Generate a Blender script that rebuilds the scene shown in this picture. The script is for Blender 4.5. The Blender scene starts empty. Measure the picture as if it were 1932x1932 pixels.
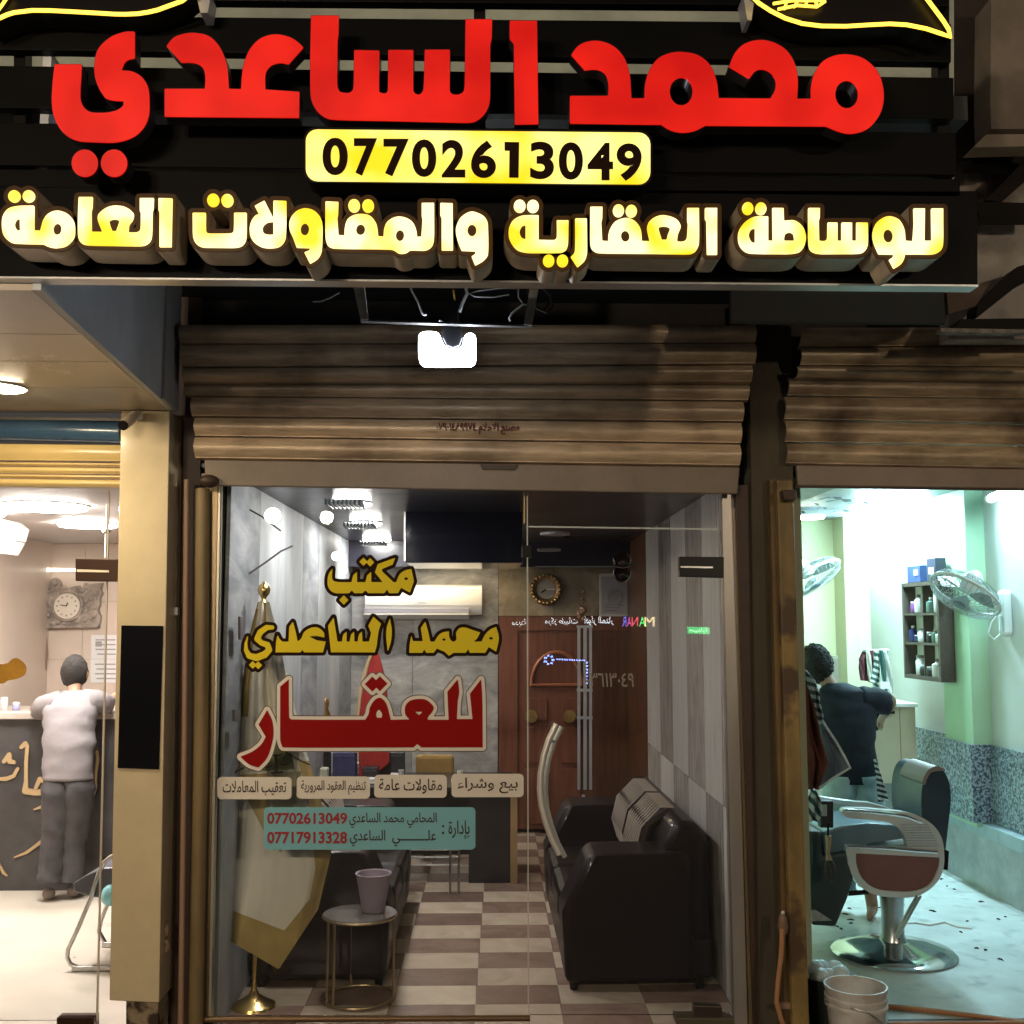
import bpy, bmesh, math, random
import numpy as np
from mathutils import Vector, Matrix
from mathutils.geometry import tessellate_polygon
random.seed(7)
sc = bpy.context.scene
COL = sc.collection
PI = math.pi

# ---------------------------------------------------------------- camera
S58 = 1958.0/1932.0                       # the photograph's own pixels against the 1932 px grid used below
FPX = 2100.0/S58
HC = 1.9
up_c = Vector((20, -21000, 2100)).normalized()
d_c = Vector((-90, 209.9, 2100)); d_c = (d_c - up_c*d_c.dot(up_c)).normalized()
r_c = d_c.cross(up_c); r_c = r_c if r_c.x > 0 else -r_c
AL = math.radians(-1.0)                   # the shop rooms run a degree off the facade's normal
X_c = (r_c*math.cos(AL) + d_c*math.sin(AL)).normalized()
Y_c = (d_c*math.cos(AL) - r_c*math.sin(AL)).normalized()
Z_c = up_c
# world axes -> camera axes (camera: x right, y down, z forward)
M = Matrix(((X_c.x, Y_c.x, Z_c.x), (X_c.y, Y_c.y, Z_c.y), (X_c.z, Y_c.z, Z_c.z)))
Mi = M.transposed()
CAMP = Vector((0, 0, HC))
cd = bpy.data.cameras.new('camera'); cam = bpy.data.objects.new('camera', cd); COL.objects.link(cam)
right = Mi @ Vector((1, 0, 0)); upv = Mi @ Vector((0, -1, 0)); fwd = Mi @ Vector((0, 0, 1))
cam.matrix_world = Matrix(((right.x, upv.x, -fwd.x, 0), (right.y, upv.y, -fwd.y, 0), (right.z, upv.z, -fwd.z, HC), (0, 0, 0, 1)))
cd.sensor_width = 36; cd.lens = 36*FPX/1932.0; cd.clip_end = 200; cd.clip_start = 0.05
sc.camera = cam
SH = -math.tan(AL)                        # sideways drift per metre of depth inside the rooms

# ---------------------------------------------------------------- world, view
w = bpy.data.worlds.new('World'); sc.world = w; w.use_nodes = True
bg = w.node_tree.nodes['Background']; bg.inputs[0].default_value = (0.50, 0.44, 0.40, 1); bg.inputs[1].default_value = 0.11
sc.view_settings.view_transform = 'Standard'; sc.view_settings.look = 'None'
sc.view_settings.exposure = 0; sc.view_settings.gamma = 1; sc.view_settings.use_curve_mapping = False
sc.render.engine = 'CYCLES'
sc.cycles.use_denoising = True
sc.cycles.max_bounces = 7; sc.cycles.transparent_max_bounces = 16; sc.cycles.sample_clamp_indirect = 6
sc.cycles.caustics_reflective = False; sc.cycles.caustics_refractive = False

# ---------------------------------------------------------------- pixel -> place
def ray(px, py):
    return Mi @ Vector(((px-966)/FPX, (py-966)/FPX, 1))
def at(px, py, Y):
    r = ray(px, py); return CAMP + r*(Y/r.y)
def fl(px, py, z=0.0):
    r = ray(px, py); return CAMP + r*((z-HC)/r.z)
def atx(px, py, X):
    r = ray(px, py); return CAMP + r*(X/r.x)
def proj(p):
    v = M @ (Vector(p)-CAMP); return (966+FPX*v.x/v.z, 966+FPX*v.y/v.z)
def zc(x0, y0, wid):                      # a zoom crop of the photograph -> 1932 px grid
    s = 1932.0/wid if wid else 1
    return lambda X, Y: ((x0+X/s)/S58, (y0+Y/s)/S58)

# ---------------------------------------------------------------- materials
MATS = {}
def mat(name, col=(.5,.5,.5), rough=.5, metal=0, noise=0, nscale=8, bump=0, bscale=None, emit=None, es=0, col2=None, wear=None, coat=0, trans=0, stretch=None, spec=None, alpha=None, sss=0):
    if name in MATS: return MATS[name]
    m = bpy.data.materials.new(name); m.use_nodes = True; nt = m.node_tree; N = nt.nodes; L = nt.links
    b = N['Principled BSDF']
    b.inputs['Base Color'].default_value = (*col, 1); b.inputs['Roughness'].default_value = rough; b.inputs['Metallic'].default_value = metal
    if coat: b.inputs['Coat Weight'].default_value = coat; b.inputs['Coat Roughness'].default_value = .08
    if trans: b.inputs['Transmission Weight'].default_value = trans
    if spec is not None: b.inputs['Specular IOR Level'].default_value = spec
    if alpha is not None: b.inputs['Alpha'].default_value = alpha
    tc = N.new('ShaderNodeTexCoord'); mp = N.new('ShaderNodeMapping'); L.new(tc.outputs['Object'], mp.inputs[0])
    geo = N.new('ShaderNodeNewGeometry'); L.new(geo.outputs['Position'], mp.inputs[0])
    if stretch: mp.inputs['Scale'].default_value = stretch
    if noise or col2:
        n = N.new('ShaderNodeTexNoise'); n.inputs['Scale'].default_value = nscale; n.inputs['Detail'].default_value = 8; n.inputs['Roughness'].default_value = .65
        L.new(mp.outputs[0], n.inputs['Vector'])
        cr = N.new('ShaderNodeValToRGB'); L.new(n.outputs[0], cr.inputs[0])
        c2 = col2 or tuple(c*(1-noise) for c in col)
        cr.color_ramp.elements[0].position = .35; cr.color_ramp.elements[1].position = .65
        cr.color_ramp.elements[0].color = (*c2, 1); cr.color_ramp.elements[1].color = (*(tuple(min(1, c*(1+noise*.4)) for c in col)), 1)
        out = cr.outputs[0]
        if wear:                                           # wear = (colour, scale, low, high): dirt patches
            n2 = N.new('ShaderNodeTexNoise'); n2.inputs['Scale'].default_value = wear[1]; n2.inputs['Detail'].default_value = 6
            L.new(geo.outputs['Position'], n2.inputs['Vector'])
            r2 = N.new('ShaderNodeValToRGB'); L.new(n2.outputs[0], r2.inputs[0])
            r2.color_ramp.elements[0].position = wear[2]; r2.color_ramp.elements[1].position = wear[3]
            mx = N.new('ShaderNodeMixRGB'); L.new(r2.outputs[0], mx.inputs[0]); L.new(out, mx.inputs[1]); mx.inputs[2].default_value = (*wear[0], 1)
            out = mx.outputs[0]
        L.new(out, b.inputs['Base Color'])
        rr = N.new('ShaderNodeMapRange'); L.new(n.outputs[0], rr.inputs[0]); rr.inputs[3].default_value = max(0.03, rough-.1); rr.inputs[4].default_value = min(1, rough+.12)
        L.new(rr.outputs[0], b.inputs['Roughness'])
    if bump:
        n3 = N.new('ShaderNodeTexNoise'); n3.inputs['Scale'].default_value = bscale or nscale*3; n3.inputs['Detail'].default_value = 5
        L.new(mp.outputs[0], n3.inputs['Vector'])
        bp = N.new('ShaderNodeBump'); bp.inputs['Strength'].default_value = bump; bp.inputs['Distance'].default_value = .01
        L.new(n3.outputs[0], bp.inputs['Height']); L.new(bp.outputs[0], b.inputs['Normal'])
    if emit:
        b.inputs['Emission Color'].default_value = (*emit, 1); b.inputs['Emission Strength'].default_value = es
    MATS[name] = m
    return m
def lit(name, cold, colh, s0, s1, scale=9, lo=.4, hi=.62):   # a lit acrylic face with LED hot spots behind it
    if name in MATS: return MATS[name]
    m = bpy.data.materials.new(name); m.use_nodes = True; nt = m.node_tree; N = nt.nodes; L = nt.links
    b = N['Principled BSDF']; b.inputs['Base Color'].default_value = (*[c*.5 for c in cold], 1); b.inputs['Roughness'].default_value = .4
    geo = N.new('ShaderNodeNewGeometry'); n = N.new('ShaderNodeTexNoise'); n.inputs['Scale'].default_value = scale; n.inputs['Detail'].default_value = 1.5
    L.new(geo.outputs['Position'], n.inputs['Vector'])
    cr = N.new('ShaderNodeValToRGB'); cr.color_ramp.elements[0].position = lo; cr.color_ramp.elements[1].position = hi
    cr.color_ramp.elements[0].color = (*cold, 1); cr.color_ramp.elements[1].color = (*colh, 1)
    L.new(n.outputs[0], cr.inputs[0]); L.new(cr.outputs[0], b.inputs['Emission Color'])
    mr = N.new('ShaderNodeMapRange'); mr.inputs[1].default_value = lo; mr.inputs[2].default_value = hi; mr.inputs[3].default_value = s0; mr.inputs[4].default_value = s1
    L.new(n.outputs[0], mr.inputs[0]); L.new(mr.outputs[0], b.inputs['Emission Strength'])
    MATS[name] = m; return m
def marble(name, c1, c2, c3, scale=1.6, rough=.18, dist=1.6, rot=(0, .6, .4), st=(1, 1, 2.6)):
    if name in MATS: return MATS[name]
    m = bpy.data.materials.new(name); m.use_nodes = True; nt = m.node_tree; N = nt.nodes; L = nt.links
    b = N['Principled BSDF']; b.inputs['Roughness'].default_value = rough
    geo = N.new('ShaderNodeNewGeometry'); oi = N.new('ShaderNodeObjectInfo')
    ad = N.new('ShaderNodeVectorMath'); ad.operation = 'ADD'; sc_ = N.new('ShaderNodeVectorMath'); sc_.operation = 'SCALE'; sc_.inputs['Scale'].default_value = 9
    cmb = N.new('ShaderNodeCombineXYZ'); L.new(oi.outputs['Random'], cmb.inputs[0]); L.new(oi.outputs['Random'], cmb.inputs[1]); L.new(oi.outputs['Random'], cmb.inputs[2])
    L.new(cmb.outputs[0], sc_.inputs[0]); L.new(geo.outputs['Position'], ad.inputs[0]); L.new(sc_.outputs[0], ad.inputs[1])
    mp = N.new('ShaderNodeMapping'); mp.inputs['Rotation'].default_value = rot; mp.inputs['Scale'].default_value = st; L.new(ad.outputs[0], mp.inputs[0])
    n = N.new('ShaderNodeTexNoise'); n.inputs['Scale'].default_value = scale; n.inputs['Detail'].default_value = 10; n.inputs['Roughness'].default_value = .66; n.inputs['Distortion'].default_value = dist
    L.new(mp.outputs[0], n.inputs['Vector'])
    cr = N.new('ShaderNodeValToRGB'); e = cr.color_ramp.elements; e[0].position = .33; e[0].color = (*c1, 1); e[1].position = .68; e[1].color = (*c3, 1)
    k = e.new(.5); k.color = (*c2, 1)
    L.new(n.outputs[0], cr.inputs[0])
    hs = N.new('ShaderNodeHueSaturation'); mr = N.new('ShaderNodeMapRange'); L.new(oi.outputs['Random'], mr.inputs[0]); mr.inputs[3].default_value = .82; mr.inputs[4].default_value = 1.15
    L.new(mr.outputs[0], hs.inputs['Value']); L.new(cr.outputs[0], hs.inputs['Color']); L.new(hs.outputs[0], b.inputs['Base Color'])
    MATS[name] = m; return m
def glassmat(name, tint=(.97, .985, .98), refl=1.0):
    if name in MATS: return MATS[name]
    m = bpy.data.materials.new(name); m.use_nodes = True; nt = m.node_tree; N = nt.nodes; L = nt.links
    N.remove(N['Principled BSDF']); out = N['Material Output']
    t = N.new('ShaderNodeBsdfTransparent'); t.inputs[0].default_value = (*tint, 1)
    g = N.new('ShaderNodeBsdfGlossy'); g.inputs['Roughness'].default_value = 0.0; g.inputs[0].default_value = (refl, refl, refl, 1)
    fr = N.new('ShaderNodeFresnel'); fr.inputs[0].default_value = 1.5
    mx = N.new('ShaderNodeMixShader'); L.new(fr.outputs[0], mx.inputs[0]); L.new(t.outputs[0], mx.inputs[1]); L.new(g.outputs[0], mx.inputs[2]); L.new(mx.outputs[0], out.inputs[0])
    MATS[name] = m; return m
def stripemat(name, a, b_, axis, freq, duty=.5, rough=.9, wob=.0):
    if name in MATS: return MATS[name]
    m = bpy.data.materials.new(name); m.use_nodes = True; nt = m.node_tree; N = nt.nodes; L = nt.links
    b = N['Principled BSDF']; b.inputs['Roughness'].default_value = rough
    geo = N.new('ShaderNodeNewGeometry'); dt = N.new('ShaderNodeVectorMath'); dt.operation = 'DOT_PRODUCT'; dt.inputs[1].default_value = tuple(c*freq for c in axis)
    if wob:
        n = N.new('ShaderNodeTexNoise'); n.inputs['Scale'].default_value = 6; L.new(geo.outputs['Position'], n.inputs['Vector'])
        sv = N.new('ShaderNodeVectorMath'); sv.operation = 'SCALE'; sv.inputs['Scale'].default_value = wob; L.new(n.outputs[1], sv.inputs[0])
        a2 = N.new('ShaderNodeVectorMath'); L.new(geo.outputs['Position'], a2.inputs[0]); L.new(sv.outputs[0], a2.inputs[1]); L.new(a2.outputs[0], dt.inputs[0])
    else: L.new(geo.outputs['Position'], dt.inputs[0])
    f = N.new('ShaderNodeMath'); f.operation = 'FRACT'; L.new(dt.outputs['Value'], f.inputs[0])
    g = N.new('ShaderNodeMath'); g.operation = 'GREATER_THAN'; g.inputs[1].default_value = duty; L.new(f.outputs[0], g.inputs[0])
    mx = N.new('ShaderNodeMixRGB'); mx.inputs[1].default_value = (*a, 1); mx.inputs[2].default_value = (*b_, 1); L.new(g.outputs[0], mx.inputs[0]); L.new(mx.outputs[0], b.inputs['Base Color'])
    MATS[name] = m; return m

black = mat('black_acrylic', (.003, .003, .003), .5, noise=.3, nscale=3, spec=.1)
blackm = mat('black_metal', (.008, .007, .007), .35, spec=.2)
chrome = mat('chrome', (.75, .75, .76), .12, 1)
steel = mat('brushed_steel', (.55, .54, .52), .3, 1, noise=.2, nscale=30)
brass = mat('brass', (.75, .52, .2), .25, 1)
leather = mat('black_leather', (.011, .006, .007), .45, bump=.15, bscale=60, spec=.14, coat=.18)
whitep = mat('white_plastic', (.75, .74, .72), .35)
rubber = mat('rubber', (.02, .02, .02), .8)

# ---------------------------------------------------------------- mesh building
class MB:
    def __init__(s): s.v = []; s.f = []
    def add(s, vs, fs):
        k = len(s.v); s.v += [Vector(v) for v in vs]; s.f += [tuple(i+k for i in f) for f in fs]; return s
    def box(s, a, b):
        x0, x1 = sorted((a[0], b[0])); y0, y1 = sorted((a[1], b[1])); z0, z1 = sorted((a[2], b[2]))
        return s.add([(x0,y0,z0),(x1,y0,z0),(x1,y1,z0),(x0,y1,z0),(x0,y0,z1),(x1,y0,z1),(x1,y1,z1),(x0,y1,z1)],
                     [(0,3,2,1),(4,5,6,7),(0,1,5,4),(1,2,6,5),(2,3,7,6),(3,0,4,7)])
    def hexa(s, q, off):                              # quad q (4 points) thickened by vector off
        q = [Vector(p) for p in q]; off = Vector(off)
        return s.add(q+[p+off for p in q], [(0,1,2,3),(7,6,5,4),(0,4,5,1),(1,5,6,2),(2,6,7,3),(3,7,4,0)])
    def prism(s, pts, off):
        n = len(pts); pts = [Vector(p) for p in pts]; off = Vector(off)
        tris = tessellate_polygon([pts])
        return s.add(pts+[p+off for p in pts], [tuple(t) for t in tris]+[tuple(n+i for i in reversed(t)) for t in tris]+[(i, (i+1)%n, n+(i+1)%n, n+i) for i in range(n)])
    def tube(s, pts, r, n=8, caps=True):
        pts = [Vector(p) for p in pts]; k0 = len(s.v); m = len(pts)
        rs = r if isinstance(r, (list, tuple)) else [r]*m
        t0 = (pts[1]-pts[0]).normalized(); ref = Vector((0, 0, 1)) if abs(t0.z) < .9 else Vector((1, 0, 0))
        u = t0.cross(ref).normalized()
        for i, p in enumerate(pts):
            t = ((pts[min(i+1, m-1)]-pts[i]).normalized() + (pts[i]-pts[max(i-1, 0)]).normalized())
            t = t.normalized() if t.length > 1e-6 else t0
            u = (u - t*u.dot(t)); u = u.normalized() if u.length > 1e-6 else t.orthogonal().normalized(); v = t.cross(u)
            for j in range(n):
                a = 2*PI*j/n; s.v.append(p + (u*math.cos(a)+v*math.sin(a))*rs[i])
        for i in range(m-1):
            for j in range(n):
                s.f.append((k0+i*n+j, k0+i*n+(j+1)%n, k0+(i+1)*n+(j+1)%n, k0+(i+1)*n+j))
        if caps: s.f.append(tuple(k0+j for j in reversed(range(n)))); s.f.append(tuple(k0+(m-1)*n+j for j in range(n)))
        return s
    def lathe(s, c, prof, n=24, axis=(0, 0, 1)):      # prof: (radius, height) pairs
        c = Vector(c); ax = Vector(axis).normalized(); u = ax.orthogonal().normalized(); v = ax.cross(u); k0 = len(s.v); m = len(prof)
        for r, h in prof:
            for j in range(n):
                a = 2*PI*j/n; s.v.append(c + ax*h + (u*math.cos(a)+v*math.sin(a))*max(r, 1e-4))
        for i in range(m-1):
            for j in range(n): s.f.append((k0+i*n+j, k0+i*n+(j+1)%n, k0+(i+1)*n+(j+1)%n, k0+(i+1)*n+j))
        s.f.append(tuple(k0+j for j in reversed(range(n)))); s.f.append(tuple(k0+(m-1)*n+j for j in range(n)))
        return s
    def ball(s, c, r, n=14, sx=1, sy=1, sz=1):
        c = Vector(c); k0 = len(s.v); m = max(6, n//2)
        for i in range(m+1):
            th = PI*i/m
            for j in range(n):
                a = 2*PI*j/n; s.v.append(c + Vector((math.sin(th)*math.cos(a)*r*sx, math.sin(th)*math.sin(a)*r*sy, math.cos(th)*r*sz)))
        for i in range(m):
            for j in range(n): s.f.append((k0+i*n+j, k0+(i+1)*n+j, k0+(i+1)*n+(j+1)%n, k0+i*n+(j+1)%n))
        return s
    def grid(s, fn, nu, nv):
        k0 = len(s.v)
        for i in range(nu+1):
            for j in range(nv+1): s.v.append(Vector(fn(i/nu, j/nv)))
        for i in range(nu):
            for j in range(nv):
                a = k0+i*(nv+1)+j; s.f.append((a, a+nv+1, a+nv+2, a+1))
        return s
WL = {}
def base(p):
    return WL.get(p.name, Vector((0, 0, 0))) if p else Vector((0, 0, 0))
def obj(name, mb, m, parent=None, smooth=False, bevel=0, kind=None, loc=None, recalc=True, solid=0):
    L0 = Vector(loc) if loc is not None else (sum(mb.v, Vector())/len(mb.v) if mb.v else Vector())
    me = bpy.data.meshes.new(name); me.from_pydata([tuple(v-L0) for v in mb.v], [], mb.f)
    if recalc:
        bm = bmesh.new(); bm.from_mesh(me); bmesh.ops.remove_doubles(bm, verts=bm.verts, dist=1e-5); bmesh.ops.recalc_face_normals(bm, faces=bm.faces); bm.to_mesh(me); bm.free()
    if m: me.materials.append(m)
    o = bpy.data.objects.new(name, me); COL.objects.link(o)
    o.parent = parent; o.location = L0 - base(parent); WL[o.name] = L0.copy()
    if smooth:
        for p in me.polygons: p.use_smooth = True
        if smooth != 'all':
            try: me.set_sharp_from_angle(angle=math.radians(40))
            except Exception: pass
    if solid:
        md = o.modifiers.new('thick', 'SOLIDIFY'); md.thickness = solid; md.offset = 0
    if bevel:
        md = o.modifiers.new('bevel', 'BEVEL'); md.width = bevel; md.segments = 2; md.limit_method = 'ANGLE'
    if kind: o['kind'] = kind
    return o
def thing(name, loc, label, cat, group=None):
    o = bpy.data.objects.new(name, None); COL.objects.link(o); o.location = loc; o.empty_display_size = .1
    WL[o.name] = Vector(loc); return tag(o, label, cat, group)
def tag(o, label, cat, group=None, kind=None):
    o['label'] = label; o['category'] = cat
    if group: o['group'] = group
    if kind: o['kind'] = kind
    return o
def pieces(name, mesh_o, locs, parent):              # copies sharing the mesh of mesh_o
    out = []
    for l in locs:
        c = mesh_o.copy(); COL.objects.link(c); c.parent = parent; c.location = Vector(l)-base(parent); WL[c.name] = Vector(l); out.append(c)
    return out

# ---------------------------------------------------------------- traced flat shapes (distance field -> contour)
def smooth_poly(pts):                                # pts: (x, y) smooth, (x, y, 1) corner
    n = len(pts); out = []
    for i in range(n):
        p0, p1, p2, p3 = pts[i-1], pts[i], pts[(i+1) % n], pts[(i+2) % n]
        c1 = len(p1) > 2; c2 = len(p2) > 2
        out.append(p1[:2])
        if c1 and c2: continue
        d = math.dist(p1[:2], p2[:2])
        t1 = ((p2[0]-p0[0])/2, (p2[1]-p0[1])/2) if not c1 else ((p2[0]-p1[0])*.6, (p2[1]-p1[1])*.6)
        t2 = ((p3[0]-p1[0])/2, (p3[1]-p1[1])/2) if not c2 else ((p2[0]-p1[0])*.6, (p2[1]-p1[1])*.6)
        for (t) in (t1, t2): pass
        def cl(t):
            l = math.hypot(*t); return (t[0]*d/l, t[1]*d/l) if l > d and l > 0 else t
        t1 = cl(t1); t2 = cl(t2)
        for k in range(1, 5):
            u = k/5; a = 2*u**3-3*u*u+1; b_ = u**3-2*u*u+u; c = -2*u**3+3*u*u; e = u**3-u*u
            out.append((a*p1[0]+b_*t1[0]+c*p2[0]+e*t2[0], a*p1[1]+b_*t1[1]+c*p2[1]+e*t2[1]))
    return out
def ell(cx, cy, rx, ry=None, n=26):
    ry = ry or rx; return [(cx+rx*math.cos(2*PI*i/n), cy+ry*math.sin(2*PI*i/n)) for i in range(n)]
def dia(cx, cy, r, ry=None):
    ry = ry or r; return [(cx, cy-ry, 1), (cx+r, cy, 1), (cx, cy+ry, 1), (cx-r, cy, 1)]
def sdf_poly(P, X, Y):
    P = np.array(P, float); Q = np.roll(P, -1, 0); D = np.full(X.shape, 1e9); ins = np.zeros(X.shape, bool)
    for (ax, ay), (bx, by) in zip(P, Q):
        dx, dy = bx-ax, by-ay; l = dx*dx+dy*dy
        if l < 1e-9: continue
        t = np.clip(((X-ax)*dx+(Y-ay)*dy)/l, 0, 1)
        D = np.minimum(D, (X-ax-t*dx)**2+(Y-ay-t*dy)**2)
        if ay != by: ins ^= ((ay > Y) != (by > Y)) & (X < (bx-ax)*(Y-ay)/(by-ay)+ax)
    D = np.sqrt(D); return np.where(ins, -D, D)
def sdf_stroke(P, X, Y):                              # P: (x, y, r)
    D = np.full(X.shape, 1e9)
    for (ax, ay, ar), (bx, by, br) in zip(P[:-1], P[1:]):
        dx, dy = bx-ax, by-ay; l = dx*dx+dy*dy+1e-9
        t = np.clip(((X-ax)*dx+(Y-ay)*dy)/l, 0, 1)
        D = np.minimum(D, np.hypot(X-ax-t*dx, Y-ay-t*dy)-(ar+t*(br-ar)))
    return D
def contour(F, x0, y0, h):                            # F < 0 inside
    ny, nx = F.shape; segs = {}
    ins = F < 0
    c = ins[:-1, :-1]*1 + ins[:-1, 1:]*2 + ins[1:, 1:]*4 + ins[1:, :-1]*8
    for j, i in zip(*np.nonzero((c > 0) & (c < 15))):
        k = c[j, i]
        def e(n):
            if n == 0: a, b_ = F[j, i], F[j, i+1]; return ('h', j, i), (x0+(i+a/(a-b_))*h, y0+j*h)
            if n == 1: a, b_ = F[j, i+1], F[j+1, i+1]; return ('v', j, i+1), (x0+(i+1)*h, y0+(j+a/(a-b_))*h)
            if n == 2: a, b_ = F[j+1, i], F[j+1, i+1]; return ('h', j+1, i), (x0+(i+a/(a-b_))*h, y0+(j+1)*h)
            a, b_ = F[j, i], F[j+1, i]; return ('v', j, i), (x0+i*h, y0+(j+a/(a-b_))*h)
        T = {1: [(3, 0)], 2: [(0, 1)], 3: [(3, 1)], 4: [(1, 2)], 5: [(3, 0), (1, 2)], 6: [(0, 2)], 7: [(3, 2)], 8: [(2, 3)], 9: [(2, 0)], 10: [(0, 1), (2, 3)], 11: [(2, 1)], 12: [(1, 3)], 13: [(1, 0)], 14: [(0, 3)]}[int(k)]
        for a, b_ in T:
            ka, pa = e(a); kb, pb = e(b_); segs[ka] = (kb, pa)
    loops = []
    while segs:
        k0 = next(iter(segs)); k = k0; L = []
        while k in segs:
            kb, p = segs.pop(k); L.append(p); k = kb
        if len(L) > 4: loops.append(L)
    return loops
def dp(P, tol):
    def rec(a, b_):
        (ax, ay), (bx, by) = P[a], P[b_]; l = math.hypot(bx-ax, by-ay) or 1e-9; best = 0; bi = None
        for i in range(a+1, b_):
            d = abs((bx-ax)*(P[i][1]-ay)-(by-ay)*(P[i][0]-ax))/l
            if d > best: best = d; bi = i
        return rec(a, bi)[:-1]+rec(bi, b_) if best > tol else [P[a], P[b_]]
    m = len(P)//2; P = P+[P[0]]
    return (rec(0, m)[:-1]+rec(m, len(P)-1))[:-1]
def area(P): return sum(P[i-1][0]*P[i][1]-P[i][0]*P[i-1][1] for i in range(len(P)))/2
def inside(p, P):
    r = False
    for i in range(len(P)):
        (ax, ay), (bx, by) = P[i-1], P[i]
        if (ay > p[1]) != (by > p[1]) and p[0] < (bx-ax)*(p[1]-ay)/(by-ay)+ax: r = not r
    return r
def shape_loops(add, sub=(), strokes=(), off=0, h=1.5, tol=.22, conv=None):
    cv = conv or (lambda x, y: (x, y)); k = abs(cv(100, 0)[0]-cv(0, 0)[0])/100
    A = [[cv(*p) for p in smooth_poly(P)] for P in add]; B = [[cv(*p) for p in smooth_poly(P)] for P in sub]
    Sx = [[(*cv(x, y), r*k) for x, y, r in P] for P in strokes]
    allp = [p[:2] for P in A+Sx for p in P]; mr = max([p[2] for P in Sx for p in P] or [0])+off+3*h
    x0 = min(p[0] for p in allp)-mr; x1 = max(p[0] for p in allp)+mr; y0 = min(p[1] for p in allp)-mr; y1 = max(p[1] for p in allp)+mr
    X, Y = np.meshgrid(np.arange(x0, x1+h, h), np.arange(y0, y1+h, h)); F = np.full(X.shape, 1e9)
    for P in A: F = np.minimum(F, sdf_poly(P, X, Y))
    for P in Sx: F = np.minimum(F, sdf_stroke(P, X, Y))
    for P in B: F = np.maximum(F, -sdf_poly(P, X, Y))
    F = F-off; F[np.abs(F) < 1e-6] = 1e-6
    return [dp(L, tol) for L in contour(F, x0, y0, h)]
def loops_mesh(loops, Yf, depth, mp=None):
    mp = mp or (lambda x, y: at(x, y, Yf)); mb = MB()
    loops = [L for L in loops if len(L) > 2 and abs(area(L)) > 1]
    loops.sort(key=lambda L: -abs(area(L))); lev = [sum(inside(L[0], K) for K in loops[:i]) for i, L in enumerate(loops)]
    for i, L in enumerate(loops):
        if lev[i] % 2: continue
        grp = [L]+[K for j, K in enumerate(loops) if lev[j] == lev[i]+1 and inside(K[0], L)]
        P = [[Vector(mp(*p)) for p in K] for K in grp]; flat = [p for K in P for p in K]; n = len(flat)
        tris = tessellate_polygon([[Vector((p[0], p[1], 0)) for p in K] for K in grp])
        off = Vector((0, depth, 0)) if not callable(depth) else None
        fs = [tuple(t) for t in tris]
        if depth:
            fs += [tuple(n+i_ for i_ in reversed(t)) for t in tris]; k = 0
            for K in P:
                m = len(K); fs += [(k+a, k+(a+1) % m, n+k+(a+1) % m, n+k+a) for a in range(m)]; k += m
            mb.add(flat+[p+off for p in flat], fs)
        else: mb.add(flat, fs)
    return mb
def rrect(x0, y0, x1, y1, r, n=5):
    out = []
    for cx, cy, a0 in ((x1-r, y0+r, -90), (x1-r, y1-r, 0), (x0+r, y1-r, 90), (x0+r, y0+r, 180)):
        for i in range(n+1):
            a = math.radians(a0+90*i/n); out.append((cx+r*math.cos(a), cy+r*math.sin(a)))
    return out

# ---------------------------------------------------------------- lettering
AR = {'ا':(0xFE8D,2),'أ':(0xFE83,2),'إ':(0xFE87,2),'آ':(0xFE81,2),'ب':(0xFE8F,4),'ة':(0xFE93,2),'ت':(0xFE95,4),'ث':(0xFE99,4),'ج':(0xFE9D,4),'ح':(0xFEA1,4),'خ':(0xFEA5,4),'د':(0xFEA9,2),'ذ':(0xFEAB,2),'ر':(0xFEAD,2),'ز':(0xFEAF,2),'س':(0xFEB1,4),'ش':(0xFEB5,4),'ص':(0xFEB9,4),'ض':(0xFEBD,4),'ط':(0xFEC1,4),'ظ':(0xFEC5,4),'ع':(0xFEC9,4),'غ':(0xFECD,4),'ف':(0xFED1,4),'ق':(0xFED5,4),'ك':(0xFED9,4),'ل':(0xFEDD,4),'م':(0xFEE1,4),'ن':(0xFEE5,4),'ه':(0xFEE9,4),'و':(0xFEED,2),'ي':(0xFEF1,4),'ء':(0xFE80,1),'ى':(0xFEEF,2)}
def ar(s):
    out = []; i = 0
    def joins(c): return c in AR or c == 'ـ'
    while i < len(s):
        c = s[i]
        if c not in AR: out.append(c); i += 1; continue
        prev = i > 0 and (s[i-1] == 'ـ' or (s[i-1] in AR and AR[s[i-1]][1] == 4))
        if c == 'ل' and i+1 < len(s) and s[i+1] == 'ا':
            out.append(chr(0xFEFC if prev else 0xFEFB)); i += 2; continue
        b0, n = AR[c]; nxt = n == 4 and i+1 < len(s) and joins(s[i+1]) and s[i+1] != 'ء'
        prev = prev and n > 1
        out.append(chr(b0 + (3 if prev and nxt else 2 if nxt else 1 if prev else 0))); i += 1
    # right-to-left: reverse, keep digit runs
    r = ''.join(reversed(out)); res = ''; k = 0
    while k < len(r):
        if r[k].isdigit():
            j = k
            while j < len(r) and r[j].isdigit(): j += 1
            res += r[k:j][::-1]; k = j
        else: res += r[k]; k += 1
    return res
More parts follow.
